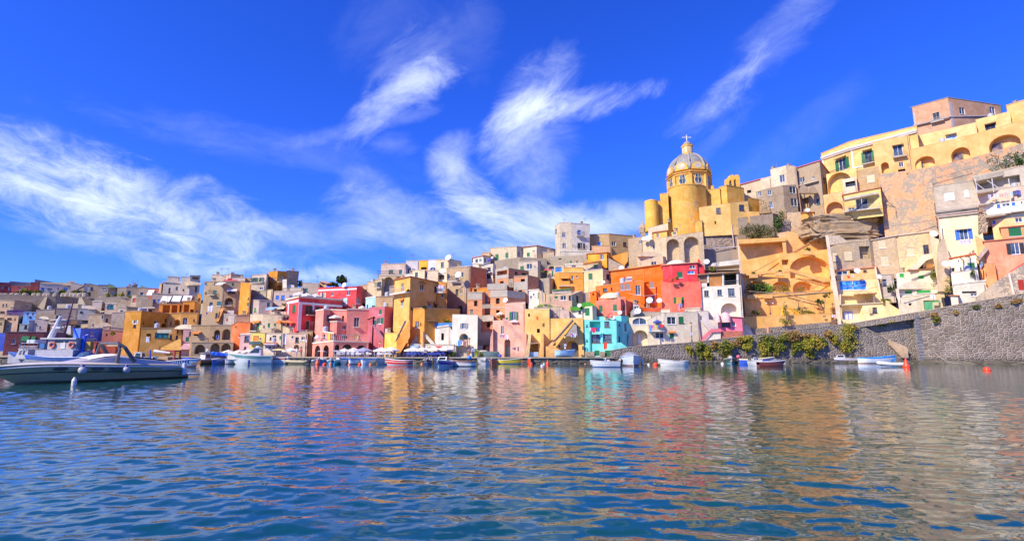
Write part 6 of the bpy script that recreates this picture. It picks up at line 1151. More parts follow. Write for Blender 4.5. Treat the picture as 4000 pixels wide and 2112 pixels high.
# ================================================================== boats
V(0, 0, 1)
def local(o, pos, rz):
    o.location = pos; o.rotation_euler = (0, 0, rz); return o
class Boat:
    """built in its own frame: x forward, waterline at z = 0"""
    def __init__(s, label, pos, rz, name='boat', cat='boat', group='boats moored in the harbour'):
        s.root = empty(name, (0, 0, 0)); tag(s.root, label, cat, group); s.pos, s.rz = pos, rz
    def done(s): s.root.location = s.pos; s.root.rotation_euler = (0, 0, s.rz); return s.root
    def part(s, name, mb, mat, parent=None, smooth=False): return fixn(mk(name, mb, mat, parent or s.root, smooth))
    def shape(s, t):          # half-beam factor, t from 0 (stern) to 1 (bow)
        k = 1 - max(0, (t - .38) / .62) ** 2.3
        if s.dbl: k = min(k, (1 - max(0, (.30 - t) / .30) ** 2.4) * .98 + .02)
        else: k *= .86 + .14 * min(1, t / .35)
        return max(k, .015)
    def sheer(s, t): return s.Hh * (1 + s.rise * max(0, t - .25) ** 1.8 + (.25 * max(0, .25 - t) if s.dbl else .0))
    def hull(s, L, B, Hh, mat, rise=.55, dbl=False, rake=.10, deck=.45, inner=None, rim=None, stripe=None, boot=None, n=18):
        s.L, s.B, s.Hh, s.rise, s.dbl, s.rake = L, B, Hh, rise, dbl, rake
        lev = (1.0, .62, .25, 0.0, -.35); wid = (1.0, .95, .84, .72, .05)
        def P(t, j, side, off=0.0):
            zt = s.sheer(t); f = lev[j]; z = zt * f if f > 0 else Hh * f
            x = (t - .5) * L + (rake * L * (f - .3) * max(0, (t - .7) / .3) ** 1.5)
            return Vector((x, side * (s.shape(t) * B / 2 * wid[j] + off), z))
        mb = MB(); vs = []; m = 5
        for i in range(n + 1):
            t = i / n
            vs += [P(t, j, -1) for j in range(m)] + [P(t, j, 1) for j in range(m)][::-1]
        fs = []; w2 = 2 * m
        for i in range(n):
            for j in range(w2 - 1): fs.append((i * w2 + j, (i + 1) * w2 + j, (i + 1) * w2 + j + 1, i * w2 + j + 1))
        fs.append(tuple(range(w2)))
        # inside face and floor
        k = len(vs); fz = Hh * deck
        for i in range(n + 1):
            t = i / n; a, b = P(t, 0, -1, -.07), P(t, 0, 1, -.07)
            if a.y > -.01: a.y, b.y = -.01, .01
            vs += [a, Vector((a.x, a.y * .9, fz)), Vector((b.x, b.y * .9, fz)), b]
        for i in range(n):
            for j in range(3): fs.append((k + i * 4 + j, k + i * 4 + j + 1, k + (i + 1) * 4 + j + 1, k + (i + 1) * 4 + j))
        fs.append((k, k + 1, k + 2, k + 3))
        hm = mk('hull', MB().add(vs, fs), mat, s.root)
        if inner: hm.data.materials.append(inner); [setattr(p, 'material_index', 1) for p in hm.data.polygons[n * (w2 - 1) + 1:]]
        rb = MB()
        for sd in (-1, 1): rb.tube([P(i / n, 0, sd, .0) + Vector((0, 0, .02)) for i in range(n + 1)], .055, 6)
        rb.tube([P(0, 0, -1) + Vector((0, 0, .02)), P(0, 0, 1) + Vector((0, 0, .02))], .055, 6)
        mk('gunwale', rb, rim or mat, s.root)
        s.P = P
        for nm, spec in (('stripe', stripe), ('boot_top', boot)):
            if spec:
                c, f0, f1 = spec; sb = MB()
                for sd in (-1, 1):
                    q = []
                    for i in range(n + 1):
                        t = i / n
                        for f in (f0, f1):
                            a, b = (0, 1) if f >= .62 else (1, 2) if f >= .25 else (2, 3); u = (lev[a] - f) / (lev[a] - lev[b]); q.append(P(t, a, sd, .014).lerp(P(t, b, sd, .014), u))
                    sb.add(q, [(2 * i, 2 * i + 1, 2 * i + 3, 2 * i + 2) for i in range(n)])
                mk(nm, sb, c, s.root)
        return s
    def thwarts(s, mat, ts=(.3, .55)):
        for t in ts:
            w_ = s.shape(t) * s.B * .9; s.part('thwart', MB().box(((t - .5) * s.L, 0, s.Hh * .78), (.28, w_, .05)), mat)
    def foredeck(s, mat, t0=.62):
        v = [s.P(t0 + (1 - t0) * i / 8, 0, sd, -.02) + Vector((0, 0, .03 + (.06 if 0 else 0))) for i in range(9) for sd in (-1, 1)]
        s.part('foredeck', MB().add(v, [(2 * i, 2 * i + 1, 2 * i + 3, 2 * i + 2) for i in range(8)]), mat)
    def motor(s, col=(.03, .03, .04)):
        x = -s.L / 2 - .18; mb = MB().lathe((x, 0, s.Hh * .75), [(.12, 0), (.19, .08), (.2, .35), (.14, .5), (.03, .55)], 10, sx=1.3); o = s.part('outboard_motor', mb, plain(col, .35))
        s.part('motor_leg', MB().box((x, 0, s.Hh * .2), (.16, .10, s.Hh * 1.3)), plain(tuple(x_ * .8 for x_ in col), .5), o)
    def cabin(s, x0, x1, wd, z0, z1, mat, glassx=True, slope=.35, roof=None):
        w0, w1 = wd / 2, wd / 2 * .84; d = z1 - z0
        pts = lambda z, a, b, w_: [(a, -w_, z), (b, -w_, z), (b, w_, z), (a, w_, z)]
        lo, hi = pts(z0, x0, x1, w0), pts(z1, x0 + d * .1, x1 - d * slope * 2, w1)
        o = s.part('cabin', MB().add(lo + hi, [(0, 1, 5, 4), (1, 2, 6, 5), (2, 3, 7, 6), (3, 0, 4, 7), (4, 5, 6, 7), (3, 2, 1, 0)]), mat)
        if glassx:
            gb = MB(); f = lambda a, b, t: tuple(a[i] + (b[i] - a[i]) * t for i in range(3))
            for (a, b, c, e) in ((lo[0], lo[1], hi[1], hi[0]), (lo[2], lo[3], hi[3], hi[2]), (lo[1], lo[2], hi[2], hi[1])):
                q = [f(f(a, b, .12), f(e, c, .12), .42), f(f(a, b, .88), f(e, c, .88), .42), f(f(a, b, .88), f(e, c, .88), .88), f(f(a, b, .12), f(e, c, .12), .88)]
                nn = (Vector(q[1]) - Vector(q[0])).cross(Vector(q[3]) - Vector(q[0])).normalized(); ctr = Vector(((x0 + x1) / 2, 0, (z0 + z1) / 2))
                if nn.dot(Vector(q[0]) - ctr) < 0: nn = -nn
                gb.prism([Vector(p) + nn * .015 for p in q], [Vector(p) - nn * .02 for p in q])
            s.part('window', gb, glassm((.02, .03, .04)), o)
        if roof: s.part('cabin_roof', MB().box(((x0 + x1) / 2 - .1, 0, z1 + .035), (x1 - x0 + .15, wd * .98, .06)), roof, o)
        return o
    def screen(s, x, wd, z, h, mat):
        q = [(x, -wd / 2, z), (x + .25, 0, z), (x, wd / 2, z)]; r = [(a - h * .55, b * .86, c + h) for a, b, c in q]
        o = s.part('windscreen', MB().add(q + r, [(0, 1, 4, 3), (1, 2, 5, 4)]), glassm((.03, .04, .06))); fb = MB().tube(r, .03, 5).tube([q[0], r[0]], .025, 4).tube([q[2], r[2]], .025, 4); s.part('frame', fb, mat, o)
    def bimini(s, x0, x1, wd, z0, z1, mat):
        n = 6; v = []
        for i in range(n + 1):
            x = x0 + (x1 - x0) * i / n; b = .14 * sin(pi * i / n)
            v += [(x, -wd / 2, z1 - .1), (x, -wd / 4, z1 + b * .7), (x, 0, z1 + b), (x, wd / 4, z1 + b * .7), (x, wd / 2, z1 - .1)]
        mb = MB().add(v, [(i * 5 + j, i * 5 + j + 1, (i + 1) * 5 + j + 1, (i + 1) * 5 + j) for i in range(n) for j in range(4)]); o = s.part('sun_awning', mb, mat)
        fb = MB()
        for sd in (-1, 1):
            m_ = (x0 + x1) / 2
            for xx in (x0, x1): fb.tube([(m_, sd * wd / 2, z0), (xx, sd * wd / 2, z1 - .1)], .022, 4)
        s.part('awning_frame', fb, plain((.6, .6, .6), .3, .8), o)
    def cover(s, t0, t1, mat, h=.35, lump=.12):
        rnd = random.Random(int(s.L * 977)); v = []; n = 10
        for i in range(n + 1):
            t = t0 + (t1 - t0) * i / n; a, b = s.P(t, 0, -1, .05), s.P(t, 0, 1, .05); k = sin(pi * min(1, max(0, i / n)) ) ** .5
            for j in range(7):
                u = j / 6; p = a.lerp(b, u); p.z += (h * sin(pi * u) * k + rnd.uniform(-lump, lump) * (0 < j < 6)) - .05 * (j in (0, 6)); v.append(p)
        s.part('tarpaulin', MB().add(v, [(i * 7 + j, i * 7 + j + 1, (i + 1) * 7 + j + 1, (i + 1) * 7 + j) for i in range(n) for j in range(6)]), mat)
def place(x0, x1, wl):
    a = onz(x0, wl); b = onz(x1, wl); return (a + b) / 2, abs(b.x - a.x)
wht = plain((.62, .62, .58), .4, var=.05); wood = plain((.30, .14, .06), .5, var=.3); dkb = plain((.02, .035, .09), .35)
GRP = 'boats moored in the harbour'
def mk_boat(label, x0, x1, wl, face, hullc, kind='row', rim=None, inner=None, stripe=None, boot=None, acc=None, k=1.0, rz=0.0, deck=.45, hh=None, cat='boat', name='rowing_boat'):
    """face: -1 bow to the left, 1 bow to the right"""
    pos, L = place(x0, x1, wl); L *= k; wv = L
    if L < 3.3 and not rz:                # moored end on to the quay: only its width shows
        L = 4.4; B = min(1.75, wv * .8); rz = (1 if (x0 * 7) % 2 < 1 else -1) * (pi / 2 - math.asin(max(0, min(.95, (wv - B * .8) / L)))); pos.y += .8
    else: B = min(2.3, .38 * L) if kind != 'row' else min(1.9, .36 * L)
    Hh = hh or min(1.0, max(.62, .15 * L))
    b = Boat(label, pos, (0 if face > 0 else pi) + rz, name, cat, GRP)
    hm = plain(hullc, .35, var=.08); rm = plain(rim, .5) if rim else wht; im = plain(inner, .7, var=.2) if inner else plain((.55, .50, .42), .7, var=.25)
    st = (plain(stripe[0], .4), stripe[1], stripe[2]) if stripe else None; bt = (plain(boot, .5), .16, .02) if boot else None
    b.hull(L, B, Hh, hm, rise=.75 if kind == 'row' else .5, dbl=kind in ('row', 'cov'), deck=deck, inner=im, rim=rm, stripe=st, boot=bt)
    am = plain(acc, .6, var=.15) if acc else None
    if kind == 'row': b.thwarts(wood if not acc else am); b.foredeck(rm, .78)
    if kind == 'cov': b.cover(.06, .94, am, .45 * Hh + .2)
    if kind == 'half': b.thwarts(wood, (.25,)); b.cover(.4, .95, am, .28)
    if kind == 'motor': b.foredeck(wht, .6); b.screen(.08 * L, B * .7, Hh, .45, wht); b.thwarts(im, (.3,)); b.motor(); b.part('console', MB().box((-.05 * L, 0, Hh * .95), (.5, .6, .7)), wht)
    if kind == 'cruise': b.foredeck(wht, .45); b.cabin(-.05 * L, .28 * L, B * .72, Hh * .95, Hh + .62, wht); b.motor() if L < 7 else None; b.thwarts(im, (.2,))
    if kind == 'cab': b.foredeck(rm, .66); b.cabin(-.28 * L, .02 * L, B * .62, Hh * .5, Hh + 1.05, am, slope=.06, roof=am); b.thwarts(wood, (.62,))
    if kind == 'bim': b.foredeck(wht, .62); b.bimini(-.42 * L, .12 * L, B * .86, Hh, Hh + 1.35, am); b.thwarts(im, (.25, .45)); b.motor((.5, .5, .5)); b.part('console', MB().box((.02 * L, 0, Hh), (.5, .6, .75)), wht)
    b.done(); return b
def rib(label, x0, x1, wl, face, col, motor=True, rz=0.0, seat=True):
    pos, L = place(x0, x1, wl); B = .42 * L; r = .105 * B + .1
    b = Boat(label, pos, (0 if face > 0 else pi) + rz, 'inflatable_boat', 'dinghy', GRP); b.L, b.B, b.Hh = L, B, .45; m = plain(col, .5, var=.06)
    path = [(-L / 2, -B / 2 + r, .3)] + [(-L / 2 + L * .62 * i / 4, -B / 2 + r, .3 + .01 * i) for i in range(1, 5)]
    for i in range(1, 9):
        a = -pi / 2 + pi * i / 9; path.append((L * .12 + cos(a) * L * .36, sin(a) * (B / 2 - r), .34 + .16 * cos(a)))
    path += [(-L / 2 + L * .62 * i / 4, B / 2 - r, .3 + .01 * i) for i in range(4, -1, -1)]
    b.part('tube', MB().tube(path, [r * .55] + [r] * (len(path) - 2) + [r * .55], 10), m, smooth=True)
    b.part('floor', MB().add([(-L / 2 + .1, -B / 2 + r, .12), (L * .3, -B / 2 + r, .14), (L * .42, 0, .2), (L * .3, B / 2 - r, .14), (-L / 2 + .1, B / 2 - r, .12)], [(0, 1, 2, 3, 4)]), plain((.30, .30, .30), .8)); b.part('transom', MB().box((-L / 2 + .15, 0, .32), (.06, B - 2 * r, .5)), plain((.5, .5, .48), .6))
    if seat: b.part('seat', MB().box((-.05 * L, 0, .48), (.3, B - 1.2 * r, .1)), wht)
    if motor: b.motor()
    b.done(); return b

# ---- the big grey speedboat on the left
def speedboat():
    st = onz(678, 1473); bw = onz(50, 1500); d = bw - st; L = d.length + 1.0; u = d.normalized(); rz = atan2(u.y, u.x)
    pos = st + u * (L / 2 - .35)
    b = Boat('long grey white motor yacht with dark oval portholes filling the left foreground', pos, rz, 'motor_yacht', 'yacht', None)
    hm = plain((.50, .40, .215), .6, var=.05); hm.node_tree.nodes['Principled BSDF'].inputs['Specular IOR Level'].default_value = .15; dm = plain((.76, .66, .50), .35, var=.05); dk = plain((.06, .065, .07), .4)
    b.dbl = False; n = 30; B = 3.3
    def zt(t): return .88 + .24 * min(1, t / .75) - .30 * max(0, (.12 - t) / .12) ** 2 - .16 * max(0, (t - .8) / .2) ** 1.6
    def hb(t): return B / 2 * (1 - max(0, (t - .42) / .58) ** 2.2) * (.9 + .1 * min(1, t / .3)) + .02
    lev = ((1.0, 1.0), (.88, 1.02), (.58, .96), (.52, .93), (.12, .80), (-.28, .04))
    def P(t, j, sd, off=0):
        f, w_ = lev[j]; z = zt(t) * f if f > 0 else f; x = (t - .5) * L + .16 * L * (f - .45) * max(0, (t - .55) / .45) ** 1.6 - .5 * (f - .1) * max(0, .10 - t) / .10 * -1.6
        return Vector((x, sd * (hb(t) * w_ + off), z))
    vs = []; m = len(lev)
    for i in range(n + 1): vs += [P(i / n, j, -1) for j in range(m)] + [P(i / n, j, 1) for j in range(m)][::-1]
    w2 = 2 * m; fs = [(i * w2 + j, (i + 1) * w2 + j, (i + 1) * w2 + j + 1, i * w2 + j + 1) for i in range(n) for j in range(w2 - 1)] + [tuple(range(w2))]
    b.part('hull', MB().add(vs, fs), hm)
    v = []
    for i in range(n + 1): a, c = P(i / n, 0, -1, -.01), P(i / n, 0, 1, -.01); v += [a + Vector((0, 0, .012)), Vector((a.x, a.y * .5, a.z + .09 * hb(i / n))), Vector((c.x, c.y * .5, c.z + .09 * hb(i / n))), c + Vector((0, 0, .012))]
    b.part('deck', MB().add(v, [(i * 4 + j, i * 4 + j + 1, (i + 1) * 4 + j + 1, (i + 1) * 4 + j) for i in range(n) for j in range(3)]), dm)
    for sd in (-1, 1):
        b.part('rubbing_strake', MB().tube([P(i / n, 1, sd, .02) for i in range(n + 1)], .05, 6), plain((.70, .66, .62), .4)); b.part('knuckle', MB().tube([P(i / n, 2, sd, .0) for i in range(n + 1)], .035, 6), dk)
        for t in (.51, .60, .76):
            c = P(t, 1, sd, .0).lerp(P(t, 2, sd, .0), .45); e = (P(t + .02, 1, sd) - P(t - .02, 1, sd)).normalized(); nn = Vector((e.y, -e.x, 0)) * (1 if sd < 0 else -1)
            if nn.y * sd < 0: nn = -nn
            q = [c + e * cos(2 * pi * i / 20) * .36 + Vector((0, 0, sin(2 * pi * i / 20) * .105)) for i in range(20)]
            b.part('porthole', MB().prism([p + nn * .05 for p in q], [p - nn * .08 for p in q]), plain((.012, .012, .014), .25))
        for t in (.16, .20): c = P(t, 1, sd).lerp(P(t, 2, sd), .4); b.part('air_vent', MB().box(c, (.55, .05, .16), 0), plain((.38, .38, .36), .5))
    # raised coachroof running aft into the cockpit coaming
    prof = [(.03, .08, .80), (.12, .26, .84), (.24, .40, .86), (.36, .50, .84), (.44, .60, .80), (.48, .64, .76), (.54, .53, .70), (.62, .32, .62), (.72, .10, .46), (.78, .0, .30)]
    v = []
    for t, h_, w_ in prof:
        x = (t - .5) * L; z = zt(t); y = hb(t) * w_; v += [(x, -y, z + .01), (x, -y * .88, z + h_ * .75), (x, -y * .5, z + h_), (x, y * .5, z + h_), (x, y * .88, z + h_ * .75), (x, y, z + .01)]
    b.part('coachroof', MB().add(v, [(i * 6 + j, i * 6 + j + 1, (i + 1) * 6 + j + 1, (i + 1) * 6 + j) for i in range(len(prof) - 1) for j in range(5)] + [(0, 1, 2, 3, 4, 5)]), plain((.52, .47, .43), .4, var=.05), smooth=False)
    t0, t1 = .39, .52; ws = []
    for t, h_, w_ in ((.475, .67, .74), (.54, .57, .67), (.615, .35, .59)):
        x = (t - .5) * L; y = hb(t) * w_; ws += [(x, -y * .86, zt(t) + h_ * .86), (x, -y * .45, zt(t) + h_ + .015), (x, y * .45, zt(t) + h_ + .015), (x, y * .86, zt(t) + h_ * .86)]
    b.part('windscreen_cover', MB().add(ws, [(i * 4 + j, i * 4 + j + 1, (i + 1) * 4 + j + 1, (i + 1) * 4 + j) for i in range(2) for j in range(3)]), plain((.82, .78, .76), .6))
    # cockpit cover and radar arch
    b.part('cockpit_cover', MB().add([((.13 - .5) * L, -1.0, zt(.1) + .33), ((.36 - .5) * L, -1.0, zt(.3) + .56), ((.36 - .5) * L, 1.0, zt(.3) + .56), ((.13 - .5) * L, 1.0, zt(.1) + .33)], [(0, 1, 2, 3)]), plain((.34, .34, .36), .8))
    am = plain((.10, .10, .10), .5)
    ab = MB()
    for sd in (-1, 1):
        x = (.40 - .5) * L; q = [Vector((x - .2, sd * 1.25, zt(.3) + .2)), Vector((x + .45, sd * 1.2, zt(.3) + 1.15)), Vector((x + .75, sd * .95, zt(.3) + 1.42))]
        ab.tube(q, [.15, .11, .09], 8); ab.tube([Vector((x + .9, sd * 1.3, zt(.3) + .2)), Vector((x + .75, sd * 1.2, zt(.3) + 1.0)), q[2]], [.10, .09, .09], 6)
    ab.tube([q[2] * 1, Vector((q[2].x, -q[2].y, q[2].z))], .09, 8); b.part('radar_arch', ab, am)
    b.part('swim_platform', MB().box((-.5 * L - .25, 0, .22), (1.1, 2.5, .12)), dm)
    o = b.done(); M = Matrix.Translation(pos) @ Matrix.Rotation(rz, 4, 'Z')
    sd = -1 if (M @ Vector((0, -1, 0))).length < (M @ Vector((0, 1, 0))).length else 1
    for t, lab, rr, zz in ((.68, 'round white fender hanging mid hull from the grey yacht', .23, .0), (.455, 'round white fender hanging aft of the oval portholes of the grey yacht', .22, .0), (.045, 'long white fender with blue ends at the stern of the grey yacht', .14, .1)):
        p = M @ (P(t, 2, sd, rr * .85) + Vector((0, 0, .08 + zz))); r = empty('fender', p); tag(r, lab, 'fender')
        if rr > .2: mk('ball', MB().lathe(p, [(rr * sin(pi * i / 10) + .004, -rr * 1.05 * cos(pi * i / 10)) for i in range(11)], 18), plain((.46, .45, .45), .5), r, smooth=True)
        else: mk('ball', MB().lathe(p, [(.03, -.46), (rr, -.38), (rr, .38), (.03, .46)], 14), plain((.62, .62, .68), .4), r)
        mk('cap', MB().lathe(p + Vector((0, 0, rr if rr > .2 else .44)), [(.11, 0), (.08, .08), (.03, .14)], 10), plain((.02, .03, .30), .5), r); mk('rope', MB().tube([p + Vector((0, 0, rr if rr > .2 else .5)), (M @ P(t, 0, sd, .0)) + Vector((0, 0, .02))], .02, 4), plain((.5, .5, .5), .8), r)
    p = onz(288, 1505); r = empty('mooring_buoy', p); tag(r, 'small white bottle shaped float below the grey yacht', 'buoy'); mk('float', MB().lathe(p, [(.06, -.1), (.12, 0), (.12, .28), (.07, .38), (.05, .45), (.02, .46)], 10), wht, r)
speedboat()
# ---- trawler behind it
def trawler():
    D = 58.0; a = at(28, 1400, D); e = at(352, 1400, D); L = e.x - a.x; pos = Vector(((a.x + e.x) / 2, D + 1, 0)); b = Boat('blue and white trawler with orange lifebuoys, mast and blue crane behind the grey yacht', pos, pi, 'trawler', 'fishing boat', GRP)
    b.hull(L, 3.6, 1.25, plain((.30, .31, .32), .5), rise=.75, rake=.14, deck=.5, inner=plain((.30, .30, .34), .7), rim=plain((.06, .18, .62), .4), stripe=(plain((.05, .12, .36), .5), .95, .72))
    X_ = lambda px: -(at(px, 1400, D).x - pos.x)
    Z_ = lambda py: at(200, py, D).z
    def bx(name, x0, x1, y0, y1, wd, mat, par=None): return b.part(name, MB().box(((X_(x0) + X_(x1)) / 2, 0, (Z_(y0) + Z_(y1)) / 2), (abs(X_(x1) - X_(x0)), wd, Z_(y0) - Z_(y1))), mat, par)
    gw = plain((.46, .42, .38), .5, var=.06)
    wht = plain((.50, .48, .46), .5); wc_ = bx('wheelhouse', 185, 296, 1325, 1364, 2.4, gw); bx('wheelhouse_roof', 160, 300, 1319, 1324.5, 2.9, wht); bx('lower_cabin', 145, 292, 1366, 1402, 2.7, plain((.44, .43, .46), .6))
    fc = b.part('fore_cabin', MB().prism([Vector((X_(x), -1.2, Z_(y))) for x, y in ((62, 1400), (78, 1361), (112, 1363), (112, 1402))], [Vector((X_(x), 1.2, Z_(y))) for x, y in ((62, 1400), (78, 1361), (112, 1363), (112, 1402))]), wht)
    for x in (83, 97): b.part('window', MB().prism([Vector((X_(x + q), 1.22, Z_(y))) for q, y in ((-6, 1383), (-2, 1368), (5, 1368), (1, 1386))], [Vector((X_(x + q), 1.15, Z_(y))) for q, y in ((-6, 1383), (-2, 1368), (5, 1368), (1, 1386))]), glassm((.05, .05, .07)), fc)
    bx('tarpaulin', 112, 152, 1386, 1399, 2.8, plain((.03, .10, .55), .6))
    for x0, x1 in ((213, 226), (228, 244), (252, 264)): b.part('window', MB().box(((X_(x0) + X_(x1)) / 2, 1.2, Z_(1334)), (abs(X_(x1) - X_(x0)), .06, .2)), glassm((.03, .03, .04)), wc_)
    for x in (206, 281):
        c = Vector((X_(x), 1.29, Z_(1347))); o = b.part('lifebuoy', MB().tube([c + Vector((cos(2 * pi * i / 16) * .27, 0, sin(2 * pi * i / 16) * .27)) for i in range(17)], .075, 8), plain((.66, .12, .08), .5))
    b.part('door', MB().box((X_(246), 1.22, Z_(1350)), (.5, .05, .62)), plain((.66, .66, .7), .5), wc_)
    mm = plain((.58, .58, .60), .5); tm = MB(); tm.tube([(X_(165), .3, Z_(1322)), (X_(195), .3, Z_(1232))], [.32, .16], 8); tm.tube([(X_(155), .3, Z_(1247)), (X_(220), .3, Z_(1247))], .05, 5); tm.tube([(X_(150), .3, Z_(1262)), (X_(196), .3, Z_(1262))], .05, 5); tm.tube([(X_(165), .3, Z_(1276)), (X_(212), .3, Z_(1276))], .06, 5); tm.box((X_(196), .3, Z_(1278)), (.5, .5, .22)); b.part('tripod_mast', tm, mm)
    b.part('mast', MB().tube([(X_(202), -.2, Z_(1320)), (X_(222), -.2, Z_(1168))], [.10, .06], 8), plain((.14, .03, .03), .5))
    cr = MB(); cr.tube([(X_(302), .4, Z_(1392)), (X_(305), .4, Z_(1310))], .22, 8); cr.tube([(X_(305), .4, Z_(1315)), (X_(292), .2, Z_(1355)), (X_(247), .2, Z_(1278))], [.12, .12, .09], 6); cr.tube([(X_(306), .4, Z_(1309)), (X_(318), .4, Z_(1306))], .09, 6); cr.box((X_(302), .4, Z_(1390)), (1.0, .9, .5)); b.part('crane', cr, plain((.03, .10, .62), .4))
    b.part('exhaust', MB().tube([(X_(340), 0, Z_(1400)), (X_(345), 0, Z_(1335))], .09, 8), plain((.16, .03, .03), .5)); b.part('crate_stack', MB().box((X_(323), .3, Z_(1350)), (.55, .5, .9)), plain((.50, .28, .06), .7)); b.part('net_pile', MB().lathe((X_(325), .6, Z_(1400)), [(.9, 0), (.85, .3), (.5, .65), (.05, .75)], 10), plain((.04, .10, .22), .9, var=.4, sc=8)); b.part('fish_box', MB().box((X_(232), .8, Z_(1380)), (.5, .6, .7)), plain((.42, .24, .08), .7)); b.part('fish_box', MB().box((X_(252), 1.0, Z_(1385)), (.7, .5, .45)), plain((.6, .6, .7), .6))
    rl = MB(); y_ = 1.35
    for z in (1340, 1352, 1358): rl.tube([(X_(85), y_, Z_(z)), (X_(152), y_, Z_(z))], .03, 4)
    for x in (85, 100, 118, 136, 152): rl.tube([(X_(x), y_, Z_(1364)), (X_(x), y_, Z_(1328))], .03, 4)
    rl.tube([(X_(72), .6, Z_(1370)), (X_(45), .3, Z_(1364)), (X_(38), 0, Z_(1356)), (X_(45), -.3, Z_(1352)), (X_(80), -.6, Z_(1354))], .045, 5); b.part('railing', rl, wht); bx('locker', 85, 118, 1326, 1340, 1.4, plain((.62, .66, .66), .5)); bx('barrel', 132, 150, 1340, 1360, 1.0, plain((.04, .16, .42), .5))
    b.done()
trawler()
# ---- blue striped fishing boat
def gozzo():
    b = mk_boat('white fishing boat with vertical dark blue stripes and a red gantry', 600, 770, 1433, 1, (.52, .64, .74), 'row', rim=(.70, .70, .72), inner=(.30, .16, .08), boot=(.30, .05, .04), hh=.72, name='fishing_boat', cat='fishing boat', acc=(.03, .12, .60))
    sb = MB(); n = 9
    for sd in (-1, 1):
        for i in range(n):
            t = .46 + .40 * i / n; a, c = b.P(t, 0, sd, .016), b.P(t + .02, 0, sd, .016); d, e = b.P(t, 1, sd, .016), b.P(t + .02, 1, sd, .016); d = a.lerp(d, 1.3); e = c.lerp(e, 1.3); sb.add([a, c, e, d], [(0, 1, 2, 3)])
    b.part('stripe', sb, plain((.02, .05, .22), .4)); L = b.L
    b.part('gantry', MB().box((.02 * L, .55, 1.3), (.16, .16, 1.3)).box((.02 * L, -.55, 1.3), (.16, .16, 1.3)).box((-.06 * L, 0, 1.98), (.9, 1.3, .14)), plain((.34, .03, .05), .5)); b.part('boom', MB().tube([(-.15 * L, 0, 1.75), (-.52 * L, 0, 1.95)], [.1, .22], 8), plain((.70, .66, .70), .7)); b.part('post', MB().tube([(-.62 * L, .2, .4), (-.64 * L, .2, 2.1)], .10, 6), plain((.03, .10, .60), .4)); b.part('crate', MB().box((-.25 * L, 0, .95), (1.2, .9, .6)), plain((.44, .28, .15), .8)); b.part('tarpaulin', MB().lathe((.25 * L, 0, .85), [(.7, 0), (.6, .2), (.05, .3)], 10), plain((.03, .12, .62), .6))
gozzo()
m_ = mk_boat
m_('white and blue boat lying behind the tail of the grey yacht', 470, 590, 1421, -1, (.60, .64, .70), 'motor', inner=(.4, .35, .3))
m_('cream fishing boat with a thin white mast in the left corner of the harbour', 505, 610, 1413, 1, (.72, .66, .56), 'cab', acc=(.70, .70, .68))
m_('white boat half hidden by the radar arch of the grey yacht', 420, 500, 1412, 1, (.74, .72, .66), 'row', inner=(.5, .3, .2))
m_('orange brown wooden boat with a dark waterline next to the striped boat', 770, 832, 1421, 1, (.50, .17, .06), 'cab', rim=(.7, .68, .6), acc=(.62, .56, .50), boot=(.03, .03, .03))
m_('boat wrapped in a bright blue tarpaulin', 800, 868, 1416, -1, (.28, .24, .20), 'cov', acc=(.03, .20, .85), rim=(.1, .2, .6), hh=1.15)
m_('second blue tarpaulin boat, smaller, beside the grey covered one', 856, 904, 1415, 1, (.25, .20, .18), 'cov', acc=(.03, .22, .85), hh=1.1)
m_('boat under a big wrinkled grey cover near the cream parasols', 884, 972, 1416, 1, (.30, .27, .22), 'cov', acc=(.34, .32, .30), hh=1.0)
m_('tiny dark blue rowing boat low in the water among the covered boats', 836, 872, 1421, 1, (.04, .15, .48), 'row', inner=(.1, .2, .4))
m_('low white rowing boat with a pale blue stern', 880, 948, 1421, 1, (.66, .68, .68), 'row', inner=(.55, .55, .52), boot=(.25, .2, .18))
def cruiser():
    pos, L = place(936, 1040, 1422); b = Boat('large white cabin cruiser with a dark raked windscreen and sloping bow', pos, pi + .25, 'cabin_cruiser', 'cruiser', GRP); L *= 1.35
    b.hull(L, 2.9, 1.25, plain((.66, .72, .72), .3, var=.04), rise=.55, rake=.22, deck=.6, inner=plain((.6, .58, .54), .6), stripe=(plain((.12, .30, .28), .4), .93, .66)); b.foredeck(wht, .35); b.cabin(-.22 * L, .22 * L, 2.3, 1.2, 2.45, plain((.66, .62, .64), .4), slope=.55); b.part('hardtop', MB().box((-.16 * L, 0, 2.52), (.30 * L, 2.2, .1)), wht); b.part('radar_dome', MB().lathe((-.1 * L, 0, 2.58), [(.35, 0), (.36, .12), (.2, .22), (.02, .25)], 14), plain((.6, .66, .8), .4)); b.part('fender', MB().lathe((.05 * L, 1.5, .35), [(.04, -.35), (.15, -.28), (.15, .28), (.04, .35)], 10), plain((.03, .05, .25), .5)); b.done()
cruiser()
m_('open white day cruiser with a red stripe and yellow sun awning', 1030, 1118, 1421, -1, (.72, .72, .66), 'bim', stripe=((.55, .05, .05), .98, .80), acc=(.80, .62, .26), hh=.9)
rib('large olive beige inflatable boat with a sharp raised bow', 1112, 1205, 1421, -1, (.44, .38, .22))
rib('white inflatable dinghy with a dark outboard left of the red buoys', 1188, 1225, 1420, 1, (.70, .70, .70))
m_('small blue and white boat with white canopy frame behind the red buoys', 1225, 1272, 1419, -1, (.10, .26, .62), 'bim', acc=(.66, .64, .58))
rib('grey white inflatable dinghy with black motor beside the turquoise blue boat', 1268, 1300, 1419, -1, (.62, .64, .64))
m_('turquoise blue open boat with a white wheel frame', 1292, 1336, 1422, 1, (.04, .32, .55), 'bim', acc=(.62, .60, .54), rim=(.6, .7, .75), inner=(.4, .3, .25))
